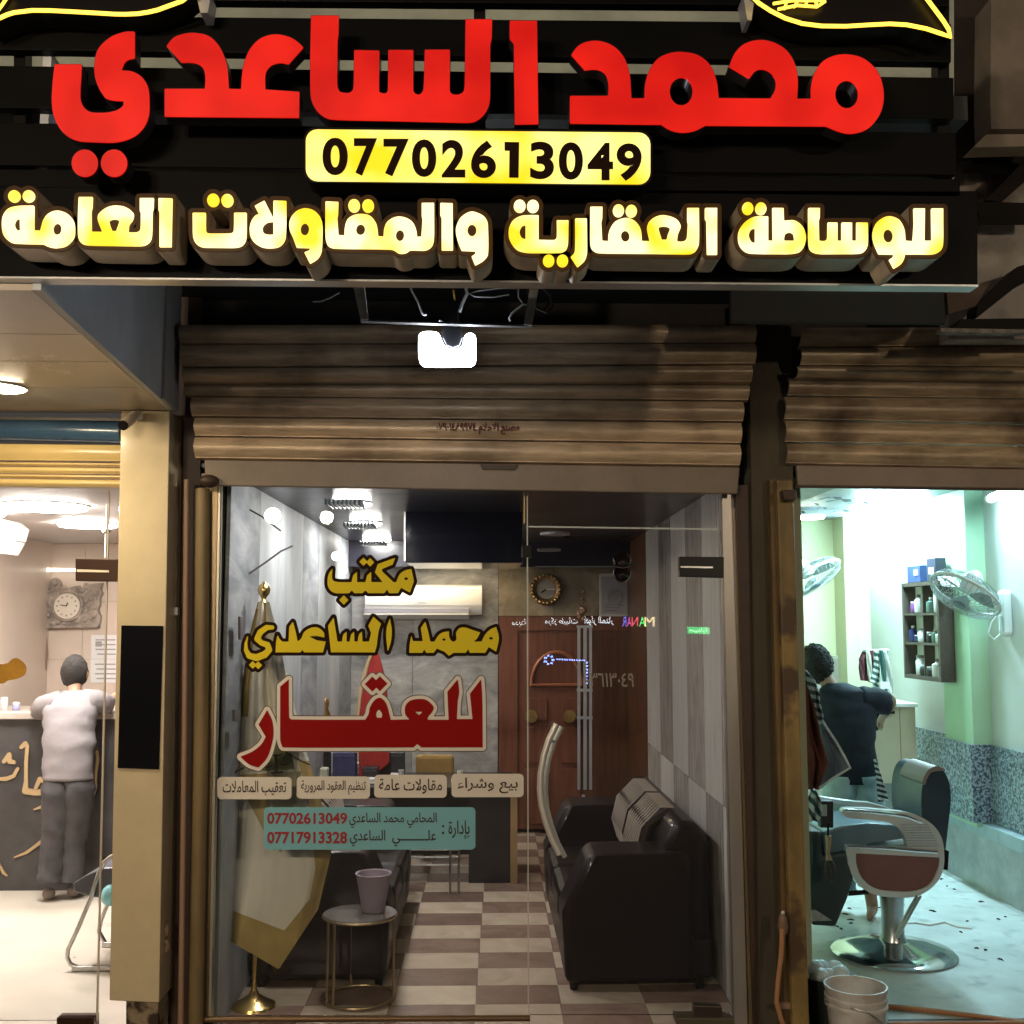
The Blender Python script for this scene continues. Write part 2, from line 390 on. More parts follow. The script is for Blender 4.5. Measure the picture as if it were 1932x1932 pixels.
def text(name, body, box, Y, m, parent=None, bold=0, depth=0, mp=None, label=None, res=3, slope=0):
    c = bpy.data.curves.new('t', 'FONT'); c.body = body; c.offset = bold; c.resolution_u = res
    o = bpy.data.objects.new('t', c); COL.objects.link(o); dg = bpy.context.evaluated_depsgraph_get(); dg.update()
    me = bpy.data.meshes.new_from_object(o.evaluated_get(dg)); bpy.data.objects.remove(o); bpy.data.curves.remove(c)
    xs = [v.co.x for v in me.vertices]; ys = [v.co.y for v in me.vertices]; a, b_, c_, d = min(xs), max(xs), min(ys), max(ys)
    x0, y0, x1, y1 = box; mp = mp or (lambda x, y: at(x, y, Y)); mb = MB()
    V = [Vector(mp(x0+(v.co.x-a)/(b_-a)*(x1-x0), y1-(v.co.y-c_)/(d-c_)*(y1-y0)+slope*((v.co.x-a)/(b_-a)-.5))) for v in me.vertices]
    F = [tuple(p.vertices) for p in me.polygons]
    mb.add(V, F)
    ob = obj(name, mb, m, parent, recalc=False)
    if depth: md = ob.modifiers.new('thick', 'SOLIDIFY'); md.thickness = depth; md.offset = 0
    if label: ob['label'] = label
    bpy.data.meshes.remove(me)
    return ob

# ---------------------------------------------------------------- skinned figures
def skinned(name, nodes, edges, m, parent, sub=2, root=0, tweak=None, roots=()):
    me = bpy.data.meshes.new(name); L0 = Vector(nodes[root][0]); me.from_pydata([tuple(Vector(n[0])-L0) for n in nodes], edges, [])
    o = bpy.data.objects.new(name, me); COL.objects.link(o)
    md = o.modifiers.new('s', 'SKIN'); md.use_smooth_shade = True; md.branch_smoothing = .6
    for i, n in enumerate(nodes):
        r = n[1]; me.skin_vertices[0].data[i].radius = r if isinstance(r, tuple) else (r, r)
        me.skin_vertices[0].data[i].use_root = (i == root or i in roots)
    s = o.modifiers.new('u', 'SUBSURF'); s.levels = s.render_levels = sub
    dg = bpy.context.evaluated_depsgraph_get(); dg.update()
    m2 = bpy.data.meshes.new_from_object(o.evaluated_get(dg)); bpy.data.objects.remove(o)
    if tweak:
        for v in m2.vertices: v.co = Vector(tweak(v.co+L0))-L0
    for p in m2.polygons: p.use_smooth = True
    m2.materials.clear(); m2.materials.append(m); m2.name = name
    o = bpy.data.objects.new(name, m2); COL.objects.link(o); o.parent = parent; o.location = L0-base(parent); WL[o.name] = L0
    return o

from mathutils import noise as mnoise
def loft(rings, n=26, k=5, amp=.012, f=9, seed=0, axis=False):   # rings: (centre, rx, ry) -> one cloth tube with folds
    mb = MB(); R = []
    for i in range(len(rings)-1):
        for j in range(k):
            t = j/k; t2 = t*t*(3-2*t)
            R.append((rings[i][0].lerp(rings[i+1][0], t), rings[i][1]*(1-t2)+rings[i+1][1]*t2, rings[i][2]*(1-t2)+rings[i+1][2]*t2))
    R.append(rings[-1]); d = (R[-1][0]-R[0][0]).normalized(); u = Vector((1,0,0)); v = Vector((0,1,0))
    if axis: u = d.cross(Vector((0,1,0))).normalized(); v = d.cross(u)
    for i, (c, rx, ry) in enumerate(R):
        for j in range(n):
            a = 2*PI*j/n; o = u*math.cos(a)*rx+v*math.sin(a)*ry; p = c+o
            q = Vector((p.x*f*1.1+seed, p.y*f*.6, p.z*f*1.9+p.x*f*.9)); w_ = mnoise.noise(q)+.5*mnoise.noise(q*2.3)
            w_ -= .35*abs(mnoise.noise(Vector((q.x*2.2, q.y, q.z*1.3))))
            mb.v.append(p+o.normalized()*amp*w_)
    m = len(R)
    for i in range(m-1):
        for j in range(n): mb.f.append((i*n+j, i*n+(j+1)%n, (i+1)*n+(j+1)%n, (i+1)*n+j))
    mb.f.append(tuple(reversed(range(n)))); mb.f.append(tuple((m-1)*n+j for j in range(n)))
    return mb
def join(*ms):
    o = MB()
    for m_ in ms: o.add(m_.v, m_.f)
    return o
# ================================================================ the overhead sign
Z1 = zc(0, 0, 660); Z2 = zc(560, 0, 700); Z3 = zc(1060, 0, 898); W1 = zc(440, 1040, 540); W2 = zc(380, 1200, 640)
YS = 3.2                                              # face of the black boards
redm = lit('red_acrylic_face', (.50, .003, .002), (.80, .014, .006), .95, 1.0, 5, .3, .7)
yelm = lit('yellow_acrylic_face', (1, .72, .02), (1, .90, .50), 1.05, 1.5, 7, .38, .56)
yelp = lit('yellow_panel_face', (1, .70, .012), (1, .88, .30), 1.0, 1.35, 5, .40, .62)
retm = mat('letter_return_tan', (.62, .52, .38), .45, .3, noise=.3, nscale=6)
rred = mat('letter_return_dark', (.05, .045, .055), .35, .5, noise=.3, nscale=6)
halom = mat('letter_border_brown', (.06, .028, .006), .45, spec=.2)  # brown border colour carries the amber glow of the lit letters
sign = thing('shop_sign', at(900, 300, YS), 'big black overhead sign with glowing red Arabic name, yellow phone panel and yellow Arabic line', 'sign')
def board(x0, y0, x1, y1, y0r=None, y1r=None, Y=YS, m=black, th=.04, name='board'):
    y0r = y0r if y0r is not None else y0; y1r = y1r if y1r is not None else y1
    b = MB().hexa([at(x0, y0, Y), at(x1, y0r, Y), at(x1, y1r, Y), at(x0, y1, Y)], (0, th, 0))
    return obj(name, b, m, sign, bevel=.003)
board(-40, -60, 1790, -2, -60, 12)
board(-40, 28, 1795, 93, 44, 117)
board(-40, 123, 1800, 203, 146, 224)
board(-40, 231, 1805, 311, 250, 330)
board(-40, 318, 1812, 352, 337, 372)
board(-40, 352, 1845, 522, 360, 538)
for x in (37, 905, 1780): obj('post', MB().hexa([at(x-11, -60, YS+.05), at(x+11, -60, YS+.05), at(x+11, 400, YS+.05), at(x-11, 400, YS+.05)], (0, .05, 0)), blackm, sign)
obj('edge_trim', MB().hexa([at(-40, 521, YS-.004), at(1846, 537, YS-.004), at(1846, 540.5, YS-.004), at(-40, 524.5, YS-.004)], (0, .06, 0)), mat('trim_alu', (.5, .5, .5), .35, .9), sign)

def letter(polys, conv, Yf, depth, face, side, halo=0, subs=(), inset=.006, name='letter', h=1.5):
    L = shape_loops(polys, subs, off=halo, conv=conv, h=h)
    b = obj(name, loops_mesh(L, Yf, depth), side, sign)
    if face:
        L2 = shape_loops(polys, subs, off=-.6 if not halo else 0, conv=conv, h=h)
        obj('lit_face', loops_mesh(L2, Yf-inset, inset*.8), face, b)
    return b
YR = 3.05
# red name: ya and its dots
yaa = [(755,175,1),(700,176),(620,205),(550,270),(528,350),(530,430),(555,500),(588,550,1),(625,562),(690,566,1),(688,590),(655,615),(600,628),(520,628),(480,610),(453,565),(450,500),(455,420),(457,358,1),(305,358,1),(294,450),(288,560),(300,650),(345,735),(420,785),(520,796),(650,797),(740,770),(800,720),(833,650),(837,560),(830,490),(800,435),(745,400),(680,392,1),(695,355),(715,336),(755,325,1)]
letter([yaa], Z1, YR, .055, redm, rred)
for cx in (474, 638): letter([ell(cx, 913, 75, 78)], Z1, YR, .055, redm, rred, name='letter_dot')
ead = [(920,653,1),(920,495,1),(1145,495,1),(1148,440),(1140,390),(1110,360),(1065,350),(1015,352,1),(930,258,1),(970,210),(1030,187),(1090,182),(1170,200),(1230,260),(1265,340),(1277,420),(1282,495,1),(1348,497,1),(1352,430),(1365,350),(1400,270),(1460,212),(1540,190),(1620,205),(1670,235),(1700,265,1),(1615,360,1),(1570,352),(1520,365),(1490,400),(1484,440),(1487,500,1),(1677,512,1),(1675,660,1)]
letter([ead], Z1, YR, .055, redm, rred)
lsa = [(95,80,1),(243,80,1),(242,180,1),(237,215,1),(235,440),(245,478),(270,488),(300,487),(318,465),(322,262,1),(458,265,1),(456,480),(470,490),(490,490),(500,475),(502,262,1),(637,262,1),(637,475),(650,495),(672,495),(688,470),(695,260,1),(830,260,1),(830,480),(845,496),(875,497),(900,480),(906,430),(910,100,1),(1053,100,1),(1051,200,1),(1043,235,1),(1042,520),(1028,575),(1000,615),(950,645),(850,646),(500,638),(200,630),(140,600),(105,550),(92,500),(90,300)]
letter([lsa], Z2, YR, .055, redm, rred)
letter([[(1143,107,1),(1290,108,1),(1297,655,1),(1170,657,1),(1165,232,1),(1143,205,1)]], Z2, YR, .055, redm, rred)
mhd = [(63,508,1),(63,393,1),(220,393,1),(222,350),(212,310),(188,290),(155,286),(125,290,1),(68,225,1),(100,185),(150,167),(200,170),(250,193),(290,240),(312,310),(318,403,1),(370,403,1),(372,350),(385,300),(420,245),(470,218),(525,212),(590,225),(640,265),(668,330),(677,402,1),(888,404,1),(907,370),(910,335),(893,303),(860,286),(828,292),(802,325,1),(718,275,1),(740,220),(780,180),(840,163),(900,172),(955,205),(990,260),(1003,330),(1000,405,1),(1055,405,1),(1055,360),(1068,305),(1100,255),(1150,228),(1205,222),(1270,238),(1325,285),(1352,350),(1355,420),(1335,480),(1290,530),(1230,550),(1180,545),(1118,520,1),(620,517,1),(580,538),(525,546),(475,535),(440,513,1)]
letter([mhd], Z3, YR, .055, redm, rred, subs=[ell(522,376,46,56), ell(1203,388,46,56)])
# phone panel
pan = rrect(577, 250, 1227, 347, 22); pan = [(x, y+(x-900)*.0165*.6-3) for x, y in pan]
obj('phone_panel_case', loops_mesh([[(900+(x-900)*1.012, 297+(y-297)*1.08) for x, y in pan]], YR+.005, .09), blackm, sign)
pp = obj('phone_panel', loops_mesh([pan], YR, .005), yelp, sign)
digm = mat('brown_print', (.014, .005, .002), .7, spec=.1)
dig = '07702613049'; xs = [(156,290),(322,445),(478,612),(628,757),(785,910),(940,1072),(1115,1195),(1252,1378),(1403,1531),(1555,1690),(1708,1841)]
for i, (a, b) in enumerate(xs):
    t0 = Z2(a, 726+i*3.0); t1 = Z2(b, 925+i*3.0)
    if dig[i] == '1':
        obj('digit', loops_mesh(shape_loops([[(a+2,748,1),(b,750,1),(b-4,938,1),(b-54,937,1),(b-52,795,1),(a+2,795,1)]], conv=Z2, h=1), YR-.0045, .001), digm, pp); continue
    text('digit', dig[i], (t0[0], t0[1], t1[0], t1[1]), YR-.004, digm, pp, bold=.035, res=6)
# yellow line: every joined run of letters is one raised letter with a brown border tinted amber for its glow
YY = 3.02; DY = .12; HA = 8.5
def yl(polys, conv, subs=()):
    L = shape_loops(polys, (), off=HA, conv=conv, h=1.5)
    b = obj('letter', loops_mesh(L, YY+.004, DY), retm, sign)
    obj('letter_border', loops_mesh(L, YY, .0035), halom, b)
    L2 = shape_loops(polys, subs, conv=conv, h=1.2, tol=.15)
    obj('lit_face', loops_mesh(L2, YY-.006, .005), yelm, b)
aamma = [(190,1150,1),(190,1290,1),(225,1290,1),(240,1235),(270,1195),(320,1178),(375,1195),(410,1235),(418,1285),(410,1335),(370,1375),(320,1387),(280,1383),(240,1366,1),(110,1363),(60,1355),(22,1320),(10,1270),(15,1210),(45,1168),(100,1152)]
yl([aamma, ell(79,1098,34), ell(160,1098,34)], Z1, [[(110,1222,1),(112,1292,1),(92,1285),(80,1258),(90,1230)], ell(320,1282,24,32)])
laa = [(440,1102,1),(518,1102,1),(516,1160,1),(510,1185,1),(512,1297,1),(572,1297,1),(548,1235),(550,1200),(590,1165),(640,1150),(700,1158),(745,1192),(742,1230),(722,1260),(718,1300,1),(765,1300),(785,1285),(788,1190,1),(782,1180,1),(782,1108,1),(860,1108,1),(858,1165,1),(852,1190,1),(850,1310),(838,1352),(800,1375),(700,1376),(500,1372),(455,1360),(437,1320),(436,1200)]
yl([laa], Z1, [[(612,1235),(640,1226),(667,1235),(662,1258),(650,1293,1),(628,1293,1),(614,1258)]])
yl([[(887,1108,1),(965,1110,1),(959,1382,1),(892,1382,1),(893,1190,1),(887,1175,1)]], Z1)
yl([[(1078,1190,1),(1152,1190,1),(1152,1290),(1164,1305),(1220,1307),(1295,1305),(1308,1292),(1310,1190,1),(1380,1190,1),(1378,1330),(1360,1370),(1320,1385),(1200,1385),(1130,1382),(1095,1360),(1080,1320)], ell(1193,1120,34,37), ell(1272,1122,34,37)], Z1)
yl([[(1425,1152,1),(1480,1122,1),(1532,1225,1),(1480,1262,1),(1450,1200)], [(1530,1122,1),(1603,1124,1),(1598,1330),(1570,1375),(1520,1388),(1460,1380),(1410,1340),(1397,1285),(1408,1235),(1440,1200),(1485,1215),(1530,1232,1)]], Z1, [[(1530,1240,1),(1495,1245),(1470,1270),(1475,1303),(1500,1313),(1530,1313,1)]])
yl([[(1805,1270),(1800,1400),(1780,1445),(1735,1475,1),(1703,1412,1),(1728,1402),(1738,1388,1),(1660,1385,1),(1640,1330),(1622,1290),(1620,1240),(1640,1200),(1670,1175),(1712,1165),(1760,1180),(1795,1220)]], Z1, [ell(1706,1283,24,34)])
lmqa = [(172,1062,1),(240,1065,1),(238,1130,1),(234,1150,1),(240,1240,1),(272,1242,1),(274,1200),(288,1158),(320,1135),(365,1128),(410,1140),(440,1180),(448,1220),(450,1246,1),(478,1248,1),(482,1205),(500,1168),(540,1145),(585,1145),(628,1168),(650,1210),(656,1250,1),(678,1248,1),(684,1160,1),(680,1140,1),(680,1070,1),(745,1070,1),(745,1250),(735,1297),(700,1320),(620,1320),(598,1334),(562,1337),(525,1317),(400,1313),(220,1310),(185,1295),(172,1250)]
yl([lmqa, ell(323,1085,31,35), ell(397,1086,31,35)], Z2, [ell(357,1211,24,29), ell(565,1242,22,30)])
yl([[(778,1070,1),(843,1072,1),(845,1320,1),(785,1320,1),(785,1150,1),(778,1135,1)]], Z2)
yl([[(1030,1200),(1030,1340),(1005,1375),(962,1400,1),(943,1352,1),(960,1342),(965,1325,1),(890,1322,1),(870,1270),(860,1210),(880,1155),(915,1125),(950,1116),(1000,1135),(1025,1165)]], Z2, [ell(945,1215,24,32)])
yl([[(1297,1135,1),(1297,1265,1),(1380,1266),(1393,1250),(1393,1162,1),(1455,1162,1),(1452,1290),(1440,1320),(1410,1333),(1300,1334),(1230,1332),(1180,1315),(1145,1265),(1140,1210),(1160,1165),(1200,1140),(1240,1135)], ell(1197,1087,31,34), ell(1267,1088,31,34)], Z2, [[(1228,1186,1),(1228,1262,1),(1208,1255),(1196,1225),(1208,1194)]])
yl([ell(1350,1376,30,33), ell(1423,1376,30,33)], Z2)
yl([[(1490,1152,1),(1552,1152,1),(1553,1330),(1540,1375),(1502,1410,1),(1466,1355,1),(1485,1335),(1490,1300)]], Z2)
lqa = [(148,850,1),(198,850,1),(197,900,1),(193,915,1),(197,990,1),(222,992,1),(226,950),(250,912),(293,896),(330,908),(355,942),(360,991,1),(393,992,1),(382,940),(390,912),(420,890),(455,885),(500,900),(520,930),(508,965),(505,993,1),(530,993),(545,980),(550,920,1),(547,905,1),(547,855,1),(595,855,1),(595,1000),(582,1032),(555,1045),(400,1043),(185,1040),(157,1027),(148,1000)]
yl([lqa, ell(264,866,23,26), ell(317,868,23,26)], Z3, [ell(292,971,18,23), [(430,936),(453,930),(476,938),(468,962),(462,986,1),(442,986,1),(434,960)]])
yl([[(620,855,1),(670,855,1),(670,1047,1),(628,1047,1),(626,910,1),(620,900,1)]], Z3)
tta = [(870,890),(820,892),(778,920),(757,960),(762,1008),(790,1037),(830,1043),(920,1044),(980,1043),(1017,1030),(1035,985),(1025,937),(990,907),(945,908,1),(943,855,1),(897,855,1),(899,990,1),(880,990,1),(880,890,1)]
yl([tta, ell(796,857,23,26), ell(850,858,23,26)], Z3, [[(826,938,1),(826,1000,1),(810,994),(800,968),(810,944)], [(945,990,1),(948,966),(965,955),(983,962),(988,990,1)]])
yl([[(1045,855,1),(1093,855,1),(1092,895,1),(1088,910,1),(1090,990,1),(1112,991),(1123,980),(1125,915,1),(1165,915,1),(1165,990,1),(1182,990,1),(1182,915,1),(1225,915,1),(1225,990,1),(1243,990,1),(1243,915,1),(1290,915,1),(1290,1005),(1275,1035),(1245,1043),(1150,1044),(1085,1043),(1055,1030),(1046,1000)]], Z3)
llw = [(1310,960),(1325,917),(1358,893),(1388,890),(1420,905),(1440,942),(1445,990,1),(1475,992,1),(1480,920,1),(1478,857,1),(1525,857,1),(1523,990,1),(1553,990,1),(1551,857,1),(1600,857,1),(1600,1000),(1590,1030),(1560,1045),(1500,1045),(1443,1045,1),(1438,1068),(1425,1088),(1397,1105,1),(1377,1068,1),(1392,1058),(1397,1046,1),(1335,1045,1),(1315,1000)]
yl([llw], Z3, [ell(1374,970,20,27)])
# neon drawings above the name
neon = mat('neon_tube_yellow', (.8, .5, .1), .4, emit=(1, .62, .06), es=2.2)
def logo(label, pts, conv, plate, extra=()):
    c = conv(*pts[len(pts)//2]); t = thing('neon_emblem', at(*c, 3.12), label, 'neon sign', 'neon emblems above the shop name')
    obj('plate', loops_mesh([[conv(*p) for p in plate]], 3.08, .10), blackm, t)
    obj('neon_outline', MB().tube([at(*conv(*p), 3.06) for p in pts], .0060, 8), neon, t, smooth=True)
    for e in extra: obj('neon_line', MB().tube([at(*conv(*p), 3.06) for p in e], .0045, 6), neon, t, smooth=True)
    return t
P = [p for p in smooth_poly([(-90,140,1),(0,100),(80,70),(180,57),(380,64),(560,74),(700,80),(830,68),(930,38),(1020,8),(1100,-60,1)]) if p[1] < 150][:44]
P = [(-90,140),(0,100),(40,82),(80,70),(180,58),(280,59),(380,64),(470,69),(560,74),(640,79),(700,80),(770,77),(830,68),(885,55),(930,38),(980,20),(1020,5),(1100,-60)]
logo('left yellow neon outline, a long wave at the top edge over the dotted red letter', P, Z1, P+[(1130,-90),(-90,-90)], [[(-20,70),(10,30),(50,-30)]])
P2 = [(800,-30),(840,12),(890,45),(950,75),(1020,97),(1100,107),(1200,108),(1300,102),(1380,98),(1450,102),(1530,118),(1590,138),(1630,152),(1622,120),(1600,85),(1570,45),(1540,5),(1500,-50)]
mesh_l = [[(920,38),(1000,22),(1080,28),(1115,5)], [(945,38),(955,10),(935,-30)], [(985,30),(1000,5),(985,-30)], [(1030,28),(1040,5),(1035,-30)], [(1080,28),(1075,0),(1080,-30)], [(900,15),(980,2),(1100,2),(1120,-20)]]
logo('right yellow neon outline with a small net pattern inside, ending in a pointed tip', P2, Z3, P2, mesh_l)
bm_ = mat('bracket_pale', (.45, .47, .55), .4, .4)
for n_, (x0, y0, x1, y1) in enumerate(((370,-10,398,24), (1402,-8,1424,38))):
    o = obj('clip_bracket', MB().hexa([at(x0,y0,3.1),at(x1,y0,3.1),at(x1-6,y1,3.1),at(x0+8,y1,3.1)], (0,.07,0)), bm_)
    tag(o, ['pale metal bracket beside the left neon wave', 'pale metal bracket beside the right neon outline'][n_], 'bracket', 'brackets holding the neon emblems')

# ================================================================ upper facade behind the sign
conc = mat('dark_render', (.16, .13, .10), .85, noise=.35, nscale=2.5, bump=.3, bscale=30)
greenw = mat('greenish_wall_panel', (.46, .50, .42), .5, noise=.25, nscale=3)
struct = lambda n, mb, m, p=None, **k: obj(n, mb, m, p, kind='structure', **k)
struct('upper_side_wall', MB().hexa([at(1801,-160,4.42),at(2200,-160,4.42),at(2200,275,4.42),at(1801,275,4.42)], (0,.15,0)), mat('upper_dark_brown', (.045,.032,.024), .85, noise=.4, nscale=4))
struct('upper_wall', MB().hexa([at(-200,-160,4.4),at(1800,-160,4.4),at(1800,356,4.4),at(-200,340,4.4)], (0,.15,0)), greenw)
# ================================================================ facade around the three shops
YG = 5.3
dark = mat('dark_plaster', (.05, .042, .034), .9, noise=.4, nscale=3, bump=.4, bscale=25)
canm = mat('canopy_dark_sheet', (.035, .04, .042), .7, noise=.3, nscale=2)
rust = mat('ochre_painted_steel', (.33, .22, .07), .55, noise=.5, nscale=4, stretch=(1,1,.3), wear=((.08,.045,.02), 5, .5, .6), bump=.3, bscale=40)
brownst = mat('brown_steel', (.055, .03, .018), .55, noise=.3, nscale=5)
gold = mat('bronze_aluminium', (.30, .22, .12), .35, .6, noise=.3, nscale=6, stretch=(1,1,.15))
pale_al = mat('champagne_aluminium', (.50, .47, .38), .35, .6, noise=.2, nscale=5, stretch=(1,1,.1))
ZC = at(200, 783, 5.25).z                              # underside of the left canopy
def px2(x, Y): return (x-870)/FPX*Y
pav = mat('pavement_concrete', (.07, .065, .06), .85, noise=.3, nscale=5, bump=.3)
struct('pavement', MB().box((-9, -9, -.12), (9, 5.0, -.02)), pav)
struct('road', MB().box((-30, -30, -.3), (30, -2.0, -.115)), mat('asphalt', (.05, .05, .05), .9, noise=.3, nscale=8, bump=.4))
struct('threshold', MB().box((-4, 5.0, -.12), (5.5, 5.42, -.004)), mat('threshold_stone', (.26, .22, .17), .6, noise=.4, nscale=5))
# dark wall and underside behind the sign, over the shutters
struct('canopy_underside', MB().box((-1.6, 3.35, ZC+.62), (1.55, 5.9, ZC+.70)), canm)
fbo = obj('fascia_board', MB().hexa([at(1380,530,4.5),at(1786,536,4.5),at(1786,609,4.5),at(1380,606,4.5)], (0,.04,0)), canm); tag(fbo, 'dark board under the right end of the sign above the shutters', 'board')
struct('lintel_wall', MB().box((-1.58, 5.42, 2.66), (6, 5.6, ZC+.75)), dark)
# left canopy with its pale panels
canopy_x = -1.33
cl = thing('left_canopy', (-2.6, 4.2, ZC), 'cream panelled canopy over the left shop with grey blue side cheek', 'canopy')
sof = mat('soffit_panel_gloss', (.68, .60, .50), .22, noise=.08, nscale=1.5)
cheek = mat('grey_blue_panel', (.66, .70, .74), .45, noise=.2, nscale=2)
ys = [3.24, 3.75, 4.15, 4.62, 5.2]
xn_, xf_ = at(60,535,3.24).x, at(319,775,5.16).x
xe = lambda Y: xn_+(xf_-xn_)*(Y-3.24)/1.92
for a, b in zip(ys[:-1], ys[1:]): obj('soffit_panel', MB().hexa([(-4.6,a+.003,ZC),(xe(a),a+.003,ZC),(xe(b),b-.003,ZC),(-4.6,b-.003,ZC)], (0,0,.02)), sof, cl)
obj('side_cheek', MB().hexa([(xe(3.24)+.002,3.24,ZC),(xe(5.16)+.002,5.16,ZC),(xe(5.16)+.002,5.16,ZC+.75),(xe(3.24)+.002,3.24,ZC+.75)], (.026,0,0)), cheek, cl)
obj('corner_strip', MB().hexa([(xe(4.86)+.03,4.86,ZC),(xe(5.16)+.03,5.16,ZC),(xe(5.16)+.03,5.16,ZC+.75),(xe(4.86)+.03,4.86,ZC+.75)], (.012,0,0)), mat('grey_strip', (.4, .4, .38), .5), cl)
for (dx_, dy_) in ((2,690),):
    c = at(dx_, dy_, 4.3); c.z = ZC; c.y = 4.28
    dl2 = thing('downlight', c, 'round warm downlight at the very left edge nearest the sign', 'ceiling light')
dl = thing('downlight', at(8, 731, 4.62), 'round warm downlight glowing in the cream canopy at the left edge', 'ceiling light')
c = at(5, 731, 4.62); c.z = ZC; c0_ = c.copy()
wl = mat('warm_lamp', (1, .9, .7), .4, emit=(1, .84, .58), es=150)
obj('diffuser', MB().lathe((c.x, c.y, ZC-.012), [(0, 0), (.085, 0), (.09, .006), (.09, .011)]), wl, dl)
obj('rim', MB().lathe((c.x, c.y, ZC-.008), [(.092, 0), (.1, 0), (.1, .007), (.092, .007)]), whitep, dl)
obj('diffuser', MB().lathe((c.x-.02, 4.28, ZC-.012), [(0, 0), (.085, 0), (.09, .006), (.09, .011)]), wl, dl2); obj('rim', MB().lathe((c.x-.02, 4.28, ZC-.008), [(.092, 0), (.1, 0), (.1, .007), (.092, .007)]), whitep, dl2)
# the little hook on the cheek
hk = obj('wall_hook', MB().tube([at(268,690,5.1),at(276,692,5.05),at(284,690,5.03)], .012, 8), steel); tag(hk, 'small metal stub sticking out of the grey blue canopy cheek', 'hook')

# left pillar
pl = thing('cladded_pillar', (at(270, 1300, 5.12).x, 5.2, 0), 'cream cladded pillar with a black inset panel between left and middle shop', 'pillar')
crm = mat('cream_cladding', (.66, .54, .34), .16, noise=.12, nscale=2.5, coat=.3, bump=.05, bscale=2)
crs = mat('cream_cladding_side', (.42, .36, .26), .3)
q = [at(228, 775, 5.12), at(320, 775, 5.12), at(300, 1892, 5.12), at(206, 1888, 5.12)]
x0t, x1t, x0b, x1b = q[0].x, q[1].x, q[3].x, q[2].x
q[0].z = q[1].z = ZC-.003
def pil(z): return None
pb = MB().hexa(q, (0, .22, 0)); obj('cladding', pb, crm, pl, bevel=.004)
obj('black_inset', MB().hexa([at(229,1180,5.114),at(308,1181,5.114),at(300,1452,5.114),at(222,1449,5.114)], (0,.004,0)), mat('black_gloss_panel', (.006,.006,.008), .12), pl)
obj('base_block', MB().hexa([at(238,1885,5.16),at(298,1885,5.16),at(298,1990,5.16),at(238,1990,5.16)], (0,.2,0)), mat('dirty_plaster', (.4,.31,.2), .8, noise=.4, nscale=9, wear=((.05,.03,.02), 9, .5, .58)), pl)
# pale reflectors on the pillar come from the lamps; CCTV fixture at its top
cc = thing('security_camera', at(240, 790, 5.0), 'small bullet security camera under the canopy at the pillar top', 'camera')
obj('mount', MB().lathe(at(256,783,5.08)-Vector((0,0,.02)), [(.03,0),(.035,.02),(.02,.035)], 16), whitep, cc, smooth=True)
obj('housing', MB().tube([at(262,778,5.05),at(248,790,5.0),at(233,802,4.95)], [.012,.024,.024], 12), mat('camera_shell', (.45,.38,.28), .4), cc, smooth=True)
obj('lens', MB().tube([at(233,802,4.949),at(231,804,4.94)], [.024,.022], 12), blackm, cc)
# recess between pillar and shutter
struct('recess_wall', MB().hexa([at(285,560,5.34),at(380,560,5.34),at(370,1990,5.34),at(280,1990,5.34)], (0,.08,0)), brownst)
cnd = obj('conduit_pipe', MB().tube([at(352,905,5.2),at(348,1400,5.2),at(340,1990,5.2)], .013, 10), mat('conduit_pinkbrown', (.33,.2,.13), .5), smooth=True); tag(cnd, 'brown vertical conduit in the dark recess beside the pillar', 'pipe')
cp = obj('cable_clip', MB().hexa([at(317,1146,5.25),at(335,1146,5.25),at(335,1161,5.25),at(317,1161,5.25)], (0,.04,0)), whitep, bevel=.004); tag(cp, 'small white block clip on the dark recess wall', 'clip')
kn = obj('plaster_lump', MB().ball(at(308,1755,5.2), .03, sz=1.4).ball(at(312,1785,5.2), .022, sz=1.5), mat('lump', (.3,.2,.13), .9, noise=.5, nscale=30)); tag(kn, 'rough cement lump at the foot of the dark recess', 'cement')
sp = obj('steel_post', MB().tube([at(382,922,5.24),at(379,1400,5.24),at(368,1990,5.24)], .034, 14), mat('post_brown', (.20,.14,.06), .5, noise=.4, nscale=4, stretch=(1,1,.3)), smooth=True); tag(sp, 'ochre round steel post left of the middle storefront', 'post')

